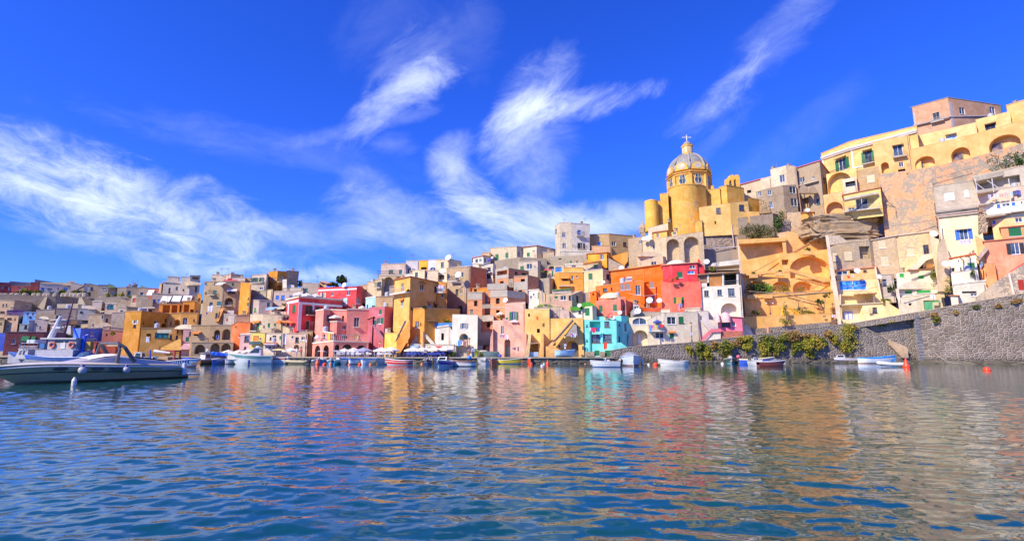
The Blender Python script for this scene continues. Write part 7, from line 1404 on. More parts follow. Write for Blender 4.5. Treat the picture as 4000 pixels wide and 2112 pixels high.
m_('white wooden boat with light blue deck and dark rim', 1326, 1372, 1422, -1, (.66, .70, .70), 'half', rim=(.06, .08, .16), acc=(.14, .40, .80))
m_('white rowing boat with blue inside next to the light blue deck boat', 1362, 1412, 1422, 1, (.68, .72, .76), 'row', rim=(.10, .26, .62), inner=(.12, .30, .60), boot=(.2, .1, .1))
m_('pale grey blue rowing boat with a furled parasol aboard', 1408, 1468, 1422, 1, (.58, .66, .72), 'row', rim=(.14, .34, .66), inner=(.2, .36, .55))
m_('plain cream white open boat with a high white motor left of the red boat', 1464, 1522, 1422, -1, (.70, .66, .58), 'row', inner=(.55, .5, .42))
m_('bright red boat with two white stripes', 1510, 1612, 1425, -1, (.68, .035, .035), 'row', rim=(.78, .76, .72), stripe=((.76, .74, .70), .70, .58), boot=(.55, .62, .66), inner=(.35, .25, .2), acc=(.5, .4, .3))
m_('white blue rowing boat between the red and the navy boat', 1608, 1648, 1418, 1, (.62, .70, .76), 'row', rim=(.10, .24, .55), inner=(.15, .32, .6))
m_('navy blue motor boat with white top', 1645, 1690, 1422, -1, (.035, .06, .18), 'motor')
m_('white boat with brown varnished rail behind the purple motorboat', 1682, 1755, 1422, -1, (.70, .70, .66), 'row', rim=(.30, .11, .05), inner=(.62, .26, .06))
m_('white motorboat with a purple stripe and a sharp bow', 1700, 1768, 1433, -1, (.62, .72, .74), 'cruise', stripe=((.16, .04, .36), .86, .42), k=1.1)
m_('long white boat with a red brown stripe and a blue ball aboard', 1756, 1858, 1431, -1, (.70, .74, .76), 'row', rim=(.24, .10, .07), stripe=((.26, .06, .03), .86, .74), inner=(.5, .46, .42), acc=(.5, .3, .16), boot=(.05, .05, .1))
m_('dark grey boat moored close under the quay behind the long white boat', 1735, 1790, 1416, 1, (.10, .09, .12), 'motor')
m_('grey white motorboat with a beige sun canopy', 1857, 1914, 1422, -1, (.62, .62, .60), 'bim', acc=(.74, .64, .50))
m_('little red boat with a white inside left of the yellow boat', 1912, 1946, 1427, -1, (.66, .09, .05), 'row', inner=(.6, .6, .6), rim=(.7, .5, .45))
m_('yellow wooden boat with blue bottom and red seats', 1944, 2036, 1421, 1, (.62, .50, .05), 'row', rim=(.74, .70, .55), inner=(.50, .12, .06), boot=(.03, .16, .50), acc=(.62, .08, .04), stripe=((.30, .26, .05), .96, .86))
m_('vermilion red small boat with a pale blue rim', 2045, 2082, 1419, 1, (.80, .07, .03), 'motor', rim=(.5, .62, .76), inner=(.6, .2, .1))
m_('pale beige boat nosing against the quay', 2084, 2128, 1417, 1, (.66, .62, .50), 'row', rim=(.45, .14, .10), inner=(.5, .42, .35))
m_('pale lilac blue boat beside the navy boat', 2128, 2164, 1418, 1, (.50, .56, .72), 'row', rim=(.62, .5, .5), inner=(.4, .42, .5))
m_('navy wooden boat with an orange brown wheelhouse', 2160, 2222, 1418, 1, (.05, .10, .30), 'cab', rim=(.55, .50, .52), acc=(.50, .13, .035), stripe=((.20, .34, .66), .84, .74))
m_('white motorboat with blue bottom in front of the turquoise house', 2316, 2418, 1433, -1, (.64, .70, .74), 'motor', boot=(.06, .14, .34), stripe=((.30, .33, .40), .62, .56), k=1.05)
def bowon():
    pos = onz(2465, 1428); b = Boat('bluish white boat seen bow on under a dark canvas top', pos, -pi / 2 - .12, 'covered_boat', 'boat', GRP)
    b.hull(6.2, 2.75, 1.15, plain((.56, .64, .74), .35), rise=.35, rake=.06, deck=.5, boot=(plain((.20, .06, .05), .5), .14, .02)); b.cover(.02, .72, plain((.26, .28, .32), .8), .75, .03); b.part('stem', MB().tube([(3.1, 0, 0), (3.3, 0, .8), (3.35, 0, 1.5)], .06, 6), plain((.6, .48, .30), .5))
    for sd in (-1, 1): b.part('fender', MB().lathe((.2, sd * 1.5, .5), [(.04, -.45), (.17, -.36), (.17, .36), (.04, .45)], 10), plain((.74, .68, .62), .5))
    b.done()
bowon()
m_('small ultramarine blue dinghy tied below the sea wall', 2503, 2536, 1415, 1, (.03, .14, .72), 'row', rim=(.1, .25, .8), inner=(.2, .35, .75), name='dinghy', cat='dinghy')
m_('white dinghy with red bottom seen nearly bow on below the sea wall', 2540, 2576, 1417, -1, (.70, .70, .68), 'row', boot=(.50, .05, .05), rz=.7, inner=(.6, .58, .55), name='dinghy', cat='dinghy')
m_('long low white pram boat with green stains moored by ropes', 2578, 2690, 1428, -1, (.74, .73, .68), 'row', inner=(.5, .46, .38), hh=.62, stripe=((.5, .56, .46), .5, .44))
m_('dark teal boat with white rim and a grey ball buoy aboard', 2830, 2892, 1419, -1, (.05, .12, .13), 'row', rim=(.72, .70, .66), inner=(.55, .48, .36), boot=(.25, .48, .62))
m_('royal blue wooden boat with a broad cream rim', 2888, 3018, 1422, 1, (.03, .09, .50), 'row', rim=(.76, .64, .40), inner=(.66, .52, .32), stripe=((.74, .62, .38), 1.0, .84), hh=.75)
m_('maroon motorboat under a dark cover with a silver motor', 2962, 3062, 1431, 1, (.20, .055, .05), 'half', rim=(.72, .66, .64), acc=(.14, .14, .16), hh=.6)
m_('small white skiff tucked between the royal blue and maroon boats', 2946, 2982, 1429, -1, (.74, .74, .74), 'motor', name='skiff')
m_('white motorboat with dark blue awning rolled over the console', 3230, 3346, 1417, -1, (.74, .74, .74), 'cruise', stripe=((.06, .12, .34), .66, .46))
m_('sky blue and white open boat with raised right end', 3352, 3492, 1419, 1, (.70, .74, .78), 'row', rim=(.06, .36, .86), inner=(.06, .38, .86), acc=(.08, .40, .85), boot=(.35, .2, .15), stripe=((.08, .38, .85), 1.0, .86))
rib('white rubber dinghy beside the big red buoy', 3432, 3528, 1432, -1, (.74, .72, .68), motor=False)
# boats lying ashore
def ashore(label, px, py, D, rz, L, hullc, inv):
    p = at(px, py, D); b = Boat(label, Vector((p.x, p.y, QZ + (.75 if inv else .35))), rz, 'beached_boat', 'boat', GRP)
    b.hull(L, 1.7, .7, plain(hullc, .6), rise=.5, dbl=True, deck=.35, inner=plain((.4, .42, .45), .7)); r = b.done()
    if inv: r.rotation_euler = (pi, 0, rz); 
    return b
ashore('dark green upturned boat lying on the quay by the pink house', 1912, 1393, 91.2, .05, 3.6, (.10, .16, .15), True)
ashore('light blue rowing boat lying on the quay behind the navy boat', 2205, 1392, 90.2, .2, 3.4, (.30, .55, .80), False)
# buoys
def buoy(px, wl, r, col, label, cone=False, grp='mooring buoys by the boats'):
    p = onz(px, wl); o = empty('mooring_buoy', p); tag(o, label, 'buoy', grp); m = plain(col, .4, var=.06)
    pr = [(.02, -r * .6), (r * .8, -r * .4), (r, r * .1), (r * .86, r * .6)] + ([(r * .5, r * 1.3), (r * .26, r * 2.1), (r * .2, r * 2.5), (.02, r * 2.6)] if cone else [(r * .5, r * .95), (.02, r * 1.05)])
    mk('float', MB().lathe(p, pr, 18), m, o, smooth=True); mk('ring', MB().tube([p + Vector((cos(a) * r * .2, 0, pr[-1][1] + r * .15 + sin(a) * r * .2)) for a in [2 * pi * i / 8 for i in range(9)]], r * .06, 5), plain((.3, .3, .3), .4, .6), o)
OR = (.86, .07, .015)
for a in ((3541, 1434, .42, OR, 'large red cone topped buoy beside the white rubber dinghy', 1), (3855, 1446, .34, OR, 'red buoy floating alone in front of the tall bare wall', 0),
          (1240, 1423, .36, OR, 'red pointed buoy in front of the salmon hotel boats', 1), (1267, 1424, .28, OR, 'low round red buoy right of the pointed one', 0), (1291, 1423, .2, (.85, .2, .06), 'small orange float at the bow of the turquoise blue boat', 0),
          (1364, 1424, .2, (.8, .2, .08), 'small orange buoy under the light blue deck boat', 0), (1405, 1424, .28, OR, 'orange red buoy between two white rowing boats', 0), (1447, 1424, .22, (.82, .2, .06), 'small orange buoy under the pale grey blue rowing boat', 0),
          (1648, 1422, .2, (.82, .25, .1), 'small orange buoy left of the navy motor boat', 0), (1680, 1422, .32, OR, 'bright red buoy at the stern of the navy motor boat', 0), (2075, 1422, .28, OR, 'red ball buoy right of the vermilion boat', 0),
          (2127, 1418, .22, OR, 'red buoy close to the pale lilac blue boat', 0), (2139, 1424, .28, OR, 'red buoy in front of the pale lilac blue boat', 1), (2117, 1429, .2, (.75, .74, .80), 'tilted white float in front of the pale beige boat', 0), (2125, 1422, .18, (.6, .62, .58), 'greyish float behind the tilted white one', 0),
          (2286, 1421, .13, (.85, .22, .05), 'tiny orange float off the bow of the white motorboat', 0), (2308, 1416, .17, (.02, .35, .14), 'small green float near the quay', 0), (2560, 1426, .38, OR, 'flat red orange float under the white red dinghy', 0), (2534, 1424, .2, (.7, .7, .72), 'small white float near the ultramarine dinghy', 0), (2822, 1421, .26, (.72, .72, .74), 'white oval float left of the dark teal boat', 0)):
    buoy(*a[:5], bool(a[5]))
def ball(px, py, D, r, col, label):
    p = at(px, py, D); o = mk('ball_fender', MB().lathe(p, [(r * sin(pi * i / 10) + .004, -r * cos(pi * i / 10)) for i in range(11)], 16), plain(col, .4), smooth=True, org=p); tag(o, label, 'fender', 'loose ball fenders')
ball(2853, 1396, 87, .34, (.42, .40, .42), 'grey ball fender on the dark teal boat'); ball(2884, 1393, 88, .34, (.55, .10, .16), 'dark pink ball fender by the royal blue boat'); ball(1833, 1396, 70, .28, (.05, .22, .75), 'blue ball fender on the long white boat'); ball(1953, 1389, 90.5, .3, (.05, .08, .45), 'dark blue ball fender on the quay by the green cellar door')

# ================================================================== quay furniture, people, laundry, lamps, plants
def parasol(label, px, py, D, wpx, col, zb=None, hgt=.55, pole=True, grp='restaurant parasols on the quay'):
    c = at(px, py, D); r = wpx / 2 * D / F; zb = QZ if zb is None else zb
    o = empty('parasol', (c.x, c.y, zb)); tag(o, label, 'parasol', grp); n = 8; mb = MB(); vs = [Vector((c.x, c.y, c.z))]
    for rr, dz in ((.5, -.5 * hgt), (1.0, -hgt), (1.0, -hgt - .22)):
        for k in range(n):
            a = 2 * pi * (k + .5) / n; vs.append(Vector((c.x + cos(a) * r * rr, c.y + sin(a) * r * rr, c.z + dz)))
    fs = [(0, 1 + k, 1 + (k + 1) % n) for k in range(n)] + [(1 + j * n + k, 1 + (j + 1) * n + k, 1 + (j + 1) * n + (k + 1) % n, 1 + j * n + (k + 1) % n) for j in range(2) for k in range(n)]
    mk('canopy', MB().add(vs, fs), plain(col, .8, name='canvas', var=.05), o)
    rb = MB()
    for k in range(n): a = 2 * pi * (k + .5) / n; rb.tube([(c.x, c.y, c.z - .08), (c.x + cos(a) * r * .97, c.y + sin(a) * r * .97, c.z - hgt - .03)], .018, 4)
    mk('rib', rb, plain((.5, .42, .3), .6), o); mk('pole', MB().tube([(c.x, c.y, zb), (c.x, c.y, c.z + .12)], .04, 8), plain((.42, .30, .18), .6), o); mk('base', MB().lathe((c.x, c.y, zb), [(.35, 0), (.35, .09), (.06, .12)], 12), plain((.3, .3, .3), .8), o)
CRM = (.74, .68, .54)
for i, (px, py, wp, col, lab) in enumerate(((893, 1365, 62, CRM, 'leftmost cream parasol of the left restaurant row'), (935, 1365, 62, CRM, 'second cream parasol of the left restaurant row'), (974, 1362, 66, (.76, .70, .50), 'third, yellowest parasol of the left restaurant row'), (1000, 1359, 44, (.70, .64, .5), 'small tilted parasol right of the yellowest one'),
        (1138, 1357, 66, CRM, 'lone cream parasol left of the salmon hotel'), (1346, 1359, 58, CRM, 'left cream parasol in front of the salmon hotel arcade'), (1382, 1357, 68, (.76, .72, .64), 'middle cream parasol in front of the salmon hotel arcade'), (1422, 1356, 70, (.34, .34, .48), 'blue grey parasol in front of the salmon hotel'),
        (1492, 1355, 66, CRM, 'cream parasol in front of the plum red house'), (1528, 1354, 66, (.76, .72, .64), 'cream parasol at the foot of the yellow stair'), (1616, 1354, 74, CRM, 'first cream parasol of the blue table terrace'), (1650, 1354, 58, (.70, .64, .52), 'second parasol of the blue table terrace'), (1671, 1353, 60, CRM, 'third parasol of the blue table terrace'), (1700, 1353, 62, (.74, .66, .50), 'fourth parasol of the blue table terrace, before the red window'), (1736, 1352, 76, (.78, .74, .68), 'widest white parasol at the right end of the blue table terrace'))):
    D = (99 if px < 1050 else 97 if px < 1200 else 93.6 if px < 1450 else 91.6) - (i % 2) * .7; parasol(lab, px, py, D, wp, col)
V(750, 1000, 2.957)
for x, y, l in ((1240, 414, 'left'), (1328, 424, 'middle'), (1430, 434, 'right')):
    p = A(x, y, 107 if l != 'right' else 108.5); parasol('%s white parasol on the roof of the big crimson house' % l, X(x), Y(y), p.y, 46, (.80, .77, .70), zb=p.z - 2.6, grp='roof terrace parasols')
p = A(1650, 675, 101.2); parasol('cream parasol on the upper terrace of the salmon hotel', X(1650), Y(675), 101.2, 54, CRM, zb=p.z - 2.5, grp='roof terrace parasols'); p = A(1450, 904, 99.5); parasol('small white parasol on the lower left terrace of the salmon hotel', X(1450), Y(904), 99.5, 20, (.74, .74, .76), zb=p.z - 2.2, grp='roof terrace parasols')
V(1300, 1000, 2.957)
p = A(136, 908, 99.5); parasol('black parasol on the railed terrace of the salmon hotel', X(136), Y(908), 99, 25, (.04, .04, .05), zb=p.z - 2.2, hgt=.4, grp='roof terrace parasols'); p = A(340, 572, 107); parasol('small cream parasol beside the baby blue cottage', X(340), Y(572), 107, 28, CRM, zb=p.z - 2.2, hgt=.35, grp='roof terrace parasols')
V(1850, 900, 2.518); p = A(158, 272, 118); parasol('violet blue parasol by the small white skyline house', X(158), Y(272), 118, 17, (.08, .06, .55), zb=p.z - 2.2, hgt=.4, grp='roof terrace parasols'); p = A(262, 800, 98); parasol('off white parasol on the brick house terrace', X(262), Y(800), 98.5, 34, (.74, .68, .58), zb=p.z - 2.2, hgt=.35, grp='roof terrace parasols')
V(2250, 900, 2.519); p = A(800, 876, 94.2); parasol('dark blue parasol on the laundry balcony', X(800), Y(876), 94.4, 33, (.05, .07, .34), zb=p.z - 2.3, hgt=.4, grp='roof terrace parasols')
V(2850, 900, 2.24); p = A(1180, 522, 100.4); parasol('sand coloured parasol on the narrow cream tower terrace', X(1180), Y(522), 100.6, 80, (.78, .48, .22), zb=p.z - 2.6, hgt=.6, grp='roof terrace parasols')
V(0, 0, 1)
# tables, chairs
def table(x, y, z, col):
    o = empty('table', (x, y, z)); mk('tablecloth', MB().box((x, y, z + .60), (.9, .9, .32)), plain(col, .7), o)
    for sx in (-1, 1):
        for sy in (-1, 1): mk('leg', MB().box((x + sx * .36, y + sy * .36, z + .22), (.05, .05, .44)), plain((.3, .25, .2), .6), o)
    return o
def chair(x, y, z, col):
    o = empty('chair', (x, y, z)); m = plain(col, .6); mk('seat', MB().box((x, y, z + .44), (.42, .42, .04)), m, o); mk('backrest', MB().box((x, y + .20, z + .70), (.42, .04, .42)), m, o)
    for sx in (-1, 1):
        for sy in (-1, 1): mk('leg', MB().box((x + sx * .18, y + sy * .18, z + .21), (.035, .035, .42)), m, o)
    return o
tb = {}; chp = {}
def put(store, key, make, x, y, rz, label, cat, group):
    if key not in store: store[key] = make(0, 0, 0, key); o = store[key]
    else: o = copy_tree(store[key])
    o.location = (x, y, QZ); o.rotation_euler = (0, 0, rz); tag(o, label, cat, group)
rnd = random.Random(5)
for (a, b_, D, n, tc_, cc, where) in ((1318, 1450, 92.2, 7, (.62, .60, .62), (.55, .55, .58), 'in front of the salmon hotel'), (1476, 1548, 90.6, 4, (.66, .62, .60), (.60, .58, .56), 'in front of the yellow stair house'), (1590, 1740, 90.4, 8, (.03, .07, .42), (.04, .06, .30), 'on the blue table terrace'), (880, 1010, 98.0, 5, (.66, .62, .54), (.35, .22, .12), 'under the left restaurant parasols')):
    for i in range(n):
        px = a + (b_ - a) * (i + .5) / n; p = at(px, 1390, D + rnd.uniform(-.6, .6)); cn = 'blue' if cc[2] > .2 and cc[0] < .1 else 'brown' if cc[0] < .4 else 'pale grey' if cc[2] >= .58 else 'whitish'
        put(tb, tc_, table, p.x, p.y, 0, '%s covered restaurant table %s' % ('dark blue' if tc_[0] < .1 else 'white', where), 'table', 'restaurant tables ' + where)
        for dx, dy, rz in ((0, -.75, pi), (-.8, 0, pi / 2), (.8, 0, -pi / 2)): put(chp, cc, chair, p.x + dx, p.y + dy, rz + rnd.uniform(-.2, .2), '%s restaurant chair at a table %s' % (cn, where), 'chair', 'restaurant chairs ' + where)
# people: one continuous skinned body, hair as a part
def body(joints, edges, rad):
    me = bpy.data.meshes.new('person'); me.from_pydata(joints, edges, []); o = bpy.data.objects.new('tmp', me); COL.objects.link(o)
    md = o.modifiers.new('s', 'SKIN'); 
    for v, r in zip(me.skin_vertices[0].data, rad): v.radius = (r, r)
    me.skin_vertices[0].data[0].use_root = True
    o.modifiers.new('d', 'SUBSURF').levels = 1
    dg = bpy.context.evaluated_depsgraph_get(); m2 = bpy.data.meshes.new_from_object(o.evaluated_get(dg)); bpy.data.objects.remove(o); return m2
ST = [(0, 0, .95), (0, 0, 1.15), (0, 0, 1.38), (0, 0, 1.50), (0, -.02, 1.66), (.10, 0, .88), (.11, -.02, .48), (.11, .0, .06), (.11, -.14, .03), (-.10, 0, .88), (-.12, .04, .48), (-.12, .08, .06), (-.12, -.06, .03), (.19, 0, 1.40), (.25, .02, 1.12), (.24, -.08, .88), (-.19, 0, 1.40), (-.25, .02, 1.12), (-.22, -.14, .90)]
SI = [(0, .1, .50), (0, .12, .72), (0, .12, .96), (0, .10, 1.07), (0, .06, 1.22), (.10, .0, .50), (.12, -.34, .50), (.12, -.34, .08), (.12, -.46, .04), (-.10, .0, .50), (-.12, -.34, .50), (-.12, -.30, .08), (-.12, -.42, .04), (.19, .1, .97), (.24, .02, .72), (.14, -.24, .74), (-.19, .1, .97), (-.24, .02, .72), (-.12, -.22, .76)]
ED = [(0, 1), (1, 2), (2, 3), (3, 4), (0, 5), (5, 6), (6, 7), (7, 8), (0, 9), (9, 10), (10, 11), (11, 12), (2, 13), (13, 14), (14, 15), (2, 16), (16, 17), (17, 18)]
RD = [.15, .14, .16, .06, .105, .10, .07, .05, .04, .10, .07, .05, .04, .07, .045, .035, .07, .045, .035]
BM = {}
for key, J in (('st', ST), ('si', SI)): BM[key] = (body(J, ED, RD), J[4])
def cloth(top, bottom, key):
    m, n, b = base_mat('clothing'); t = n.n('ShaderNodeTexCoord'); s3 = n.n('ShaderNodeSeparateXYZ'); n.put(s3.inputs[0], t.outputs['Object']); z = s3.outputs[2]
    hip, neck = (.94, 1.47) if key == 'st' else (.60, 1.04)
    c = n.mix(n.m('GREATER_THAN', z, hip), tuple(bottom) + (1,), tuple(top) + (1,)); c = n.mix(n.m('GREATER_THAN', z, neck), c, (.55, .33, .23, 1)); m.node_tree.links.new(c, b.inputs['Base Color']); b.inputs['Roughness'].default_value = .8; return m
def person(px, D, key, top, bottom, label, rz=0.0, zb=None, py=1390):
    p = at(px, py, D); src, hd = BM[key]; me = src.copy(); me.materials.clear(); me.materials.append(cloth(top, bottom, key)); me.polygons.foreach_set('use_smooth', [True] * len(me.polygons))
    o = bpy.data.objects.new('person', me); COL.objects.link(o); o.location = (p.x, p.y, QZ if zb is None else zb); o.rotation_euler = (0, 0, rz); ORG[o] = Vector(); tag(o, label, 'person', 'people on the quay')
    h_ = fixn(mk('hair', MB().lathe((0, hd[1] + .02, hd[2] + .03), [(.112, 0), (.118, .05), (.09, .10), (.03, .13)], 12), plain(random.choice([(.03, .02, .015), (.10, .06, .03), (.28, .2, .1), (.35, .34, .33)]), .7))); h_.parent = o
for a in ((1670, 90.9, 'st', (.55, .06, .40), (.15, .08, .2), 'person in a magenta top standing by the blue tables'), (1678, 91.6, 'st', (.50, .20, .36), (.1, .1, .15), 'person in dusty pink behind the magenta one'), (1697, 91.2, 'si', (.15, .05, .07), (.1, .1, .12), 'seated diner in maroon at the blue tables'), (1706, 91.5, 'si', (.52, .12, .10), (.1, .1, .2), 'seated diner in brick red at the blue tables'),
          (1716, 91.1, 'si', (.10, .12, .5), (.1, .1, .12), 'seated diner in bright blue at the blue tables'), (1724, 91.7, 'si', (.10, .09, .10), (.2, .2, .22), 'seated diner in black at the blue tables'), (1735, 91.2, 'si', (.62, .14, .12), (.1, .1, .2), 'seated diner in red near the wide white parasol'), (1748, 91.5, 'st', (.08, .16, .42), (.06, .06, .1), 'person in a blue shirt by the big potted shrub'), (1761, 91.8, 'si', (.36, .40, .34), (.1, .1, .1), 'seated person in olive grey by the potted shrub'),
          (1848, 90.6, 'st', (.62, .62, .66), (.06, .1, .3), 'person in white and blue on the quay left of the green bush'), (1542, 91.4, 'st', (.16, .10, .10), (.1, .1, .14), 'dark dressed person below the yellow stair'), (1158, 95.5, 'st', (.60, .62, .58), (.25, .25, .3), 'person in pale clothes on the quay left of the salmon hotel'), (1176, 95.8, 'st', (.55, .07, .06), (.1, .1, .16), 'person in red on the quay left of the salmon hotel'), (808, 101, 'st', (.55, .6, .55), (.1, .1, .14), 'person in light grey beside the blue tarpaulins')):
    person(*a, rz=random.uniform(-.8, .8))
for i in range(12): person(1326 + i * 11 if i < 8 else 1484 + (i - 8) * 15, 92.6 if i < 8 else 91.0, 'si', (.12, .11, .14), (.08, .08, .1), 'seated diner in dark clothes at the tables ' + ('in front of the salmon hotel' if i < 8 else 'below the yellow stair'), rz=i * 1.9)
# the laundry
def garment(px, py, wpx, hpx, D, col, label, shirt=False):
    c = at(px, py, D); w_ = wpx * D / F; h_ = hpx * D / F; n, m = 6, 5; vs = []
    for j in range(m + 1):
        for i in range(n + 1):
            u, v = i / n - .5, j / m; vs.append(Vector((c.x + u * w_ * (1 - .06 * v), c.y + .04 * sin(u * 9 + px) * (.3 + v), c.z + h_ / 2 - v * h_ * (1 + .08 * sin(u * 5 + px)))))
    fs = [(j * (n + 1) + i, j * (n + 1) + i + 1, (j + 1) * (n + 1) + i + 1, (j + 1) * (n + 1) + i) for i in range(n) for j in range(m)]
    mb = MB().add(vs, fs)
    if shirt:
        for sd in (-1, 1): q = [Vector((c.x + sd * w_ / 2, c.y, c.z + h_ / 2)), Vector((c.x + sd * w_ * .8, c.y + .02, c.z + h_ * .12)), Vector((c.x + sd * w_ * .62, c.y + .02, c.z + h_ * .02)), Vector((c.x + sd * w_ * .47, c.y, c.z + h_ * .2))]; mb.add(q, [(0, 1, 2, 3)])
    o = mk('hanging_laundry', mb, plain(col, .85, name='cloth', var=.12), org=c); tag(o, label, 'laundry', 'laundry hung out to dry')
for g_ in ((1794, 1340, 11, 22, 91.4, (.05, .38, .82), 'bright blue towel before the bright white house'), (1803, 1336, 6, 17, 91.3, (.35, .30, .55), 'lilac cloth right of the bright blue towel'), (1817, 1339, 15, 26, 91.4, (.56, .42, .30), 'large brown sheet before the bright white house'), (1826, 1340, 5, 30, 91.3, (.80, .14, .18), 'narrow red towel right of the brown sheet'), (1785, 1343, 8, 12, 91.4, (.70, .66, .60), 'small cream cloth left of the bright blue towel'), (1811, 1340, 4, 26, 91.2, (.66, .10, .06), 'red edged strip between lilac cloth and brown sheet'),
           (1957, 1312, 6, 8, 91.8, (.10, .30, .70), 'little blue cloth on the pink house'), (1966, 1314, 8, 11, 91.8, (.72, .22, .34), 'rose pink shirt on the pink house'), (1981, 1317, 8, 17, 91.8, (.78, .76, .80), 'white towel on the pink house'), (2099, 1242, 9, 14, 92.4, (.85, .16, .03), 'orange red cloth under the loggia of the golden house'), (2236, 1308, 14, 16, 91.0, (.40, .48, .62), 'pale blue sheet at the arched window of the golden house'), (2247, 1310, 6, 14, 90.9, (.72, .72, .76), 'white cloth at the arched window of the golden house'), (2232, 1305, 8, 5, 90.8, (.70, .05, .06), 'small red cloth at the arched window of the golden house'),
           (2312, 1286, 7, 15, 91.6, (.25, .10, .30), 'violet shirt in the turquoise house loggia'), (2320, 1289, 12, 18, 91.5, (.80, .04, .12), 'crimson shirt in the turquoise house loggia'), (2331, 1287, 8, 16, 91.6, (.10, .12, .14), 'black trousers in the turquoise house loggia'), (2339, 1286, 8, 16, 91.5, (.05, .12, .55), 'navy towel in the turquoise house loggia'), (2306, 1285, 5, 14, 91.6, (.62, .64, .66), 'pale towel in the turquoise house loggia'), (2365, 1350, 14, 25, 91.0, (.84, .07, .03), 'vivid red towel below the right window of the turquoise house'),
           (2541, 1284, 8, 28, 93.2, (.16, .30, .70), 'blue patterned beach towel on the laundry balcony'), (2547, 1275, 10, 12, 93.1, (.65, .12, .30), 'pink cloth beside the blue beach towel'), (2563, 1274, 10, 9, 93.1, (.70, .62, .08), 'yellow cloth on the laundry balcony'), (2573, 1274, 9, 10, 93.1, (.10, .16, .50), 'navy cloth on the laundry balcony'), (2585, 1273, 14, 11, 93.1, (.80, .04, .06), 'scarlet cloth on the laundry balcony'), (2657, 1192, 12, 14, 96.2, (.28, .30, .50), 'slate blue cloth under the green window of the scarlet house'), (2652, 1202, 7, 20, 96.1, (.74, .30, .34), 'long pink cloth under the green window of the scarlet house'), (2663, 1190, 6, 12, 96.2, (.10, .14, .45), 'dark blue cloth under the green window of the scarlet house'),
           (1722, 1120, 20, 14, 98.6, (.66, .50, .62), 'pink and white awning cloth over the yellow house balcony'), (1726, 1131, 6, 12, 98.4, (.04, .34, .80), 'blue towel on the white balcony of the yellow house'), (815, 1206, 9, 22, 115.5, (.70, .68, .70), 'white sheet left half on the brown tenement'), (826, 1206, 10, 26, 115.5, (.72, .70, .72), 'white sheet right half on the brown tenement'), (808, 1223, 5, 9, 115.5, (.18, .08, .28), 'purple cloth below the white sheets of the tenement'), (1172, 1332, 6, 9, 101, (.66, .64, .70), 'pale cloth on the rose beige house'), (1185, 1334, 7, 9, 101, (.50, .72, .05), 'lime green cloth on the rose beige house'), (1195, 1331, 8, 12, 101, (.60, .56, .62), 'lilac white cloth on the rose beige house'), (1164, 1332, 5, 9, 101, (.08, .07, .1), 'black cloth on the rose beige house'),
           (577, 1325, 14, 22, 111.5, (.45, .52, .66), 'pale blue sheet in the dark niche of the lower yellow house'), (578, 1317, 5, 6, 111.3, (.75, .06, .06), 'red cloth on the pale blue sheet niche'), (3315, 1082, 9, 11, 101.6, (.80, .07, .05), 'red shirt under the orange balcony of the cream tower house'), (3290, 1085, 10, 16, 101.6, (.66, .60, .52), 'beige trousers under the orange balcony of the cream tower house'), (3331, 1077, 10, 7, 101.6, (.5, .6, .72), 'pale blue cloth under the orange balcony of the cream tower house'), (3757, 948, 14, 15, 91.4, (.70, .62, .80), 'lilac cloth under the bright blue shutters'), (3772, 947, 14, 16, 91.4, (.74, .68, .80), 'white lilac cloth under the bright blue shutters'), (3788, 945, 12, 14, 91.4, (.60, .52, .74), 'violet cloth under the bright blue shutters'),
           (3866, 768, 14, 18, 91.9, (.62, .55, .85), 'lavender sheet on the gallery line'), (3888, 765, 16, 18, 91.8, (.72, .68, .86), 'pale lavender sheet on the gallery line'), (3912, 763, 16, 14, 91.7, (.74, .46, .36), 'salmon towel on the gallery line'), (3930, 760, 14, 16, 91.6, (.72, .50, .42), 'peach towel on the gallery line'), (3950, 757, 16, 18, 91.5, (.60, .70, .74), 'pale aqua sheet on the gallery line'), (3978, 752, 18, 20, 91.4, (.12, .12, .40), 'navy sheet on the gallery line'), (3643, 1158, 22, 18, 92.6, (.78, .74, .76), 'white patterned sheet over the green gate'), (3835, 1030, 10, 18, 88.6, (.20, .30, .36), 'grey blue cloth by the coral red house'), (3831, 1040, 6, 16, 88.5, (.40, .34, .60), 'lilac shirt by the coral red house'), (2249, 1232, 7, 9, 94.6, (.74, .72, .76), 'white shirt on the cream and mint house'), (2140, 1053, 30, 5, 107.5, (.76, .10, .16), 'row of pink red cloths on the line by the blue window'), (2160, 1052, 10, 6, 107.4, (.12, .22, .60), 'blue cloth on the line by the blue window')):
    garment(*g_, shirt=('shirt' in g_[6]))
# lamps and signs
def lamp(px, pyb, pyt, D, label, kind='wall', zb=None):
    b_, t_ = at(px, pyb, D), at(px, pyt, D); z0 = zb if zb is not None else b_.z; o = empty('street_lamp', (t_.x, t_.y, z0)); tag(o, label, 'street lamp', 'street lamps'); dk = plain((.10, .075, .06), .5, .4)
    mk('post', MB().lathe((t_.x, t_.y, z0), [(.14, 0), (.14, .25), (.07, .4), (.05, t_.z - z0 - .5), (.09, t_.z - z0 - .48), (.04, t_.z - z0 - .42)], 8), dk, o)
    if kind == 'wall':
        mk('lantern', MB().lathe((t_.x, t_.y, t_.z - .45), [(.10, 0), (.20, .38), (.02, .40)], 6), glassm((.45, .32, .12)), o); mk('cap', MB().lathe((t_.x, t_.y, t_.z - .05), [(.24, 0), (.12, .14), (.02, .25)], 6), dk, o)
    else:
        for sd in (-1, 1):
            q = [(t_.x, t_.y, t_.z - .35), (t_.x + sd * .3, t_.y, t_.z), (t_.x + sd * .6, t_.y, t_.z - .05)]; a = mk('arm', MB().tube(q, .03, 5), dk, o); mk('globe', MB().lathe((t_.x + sd * .62, t_.y, t_.z - .32), [(.02, 0), (.17, .1), (.17, .2), (.05, .28)], 10), plain((.7, .68, .62), .4), a)
    return o
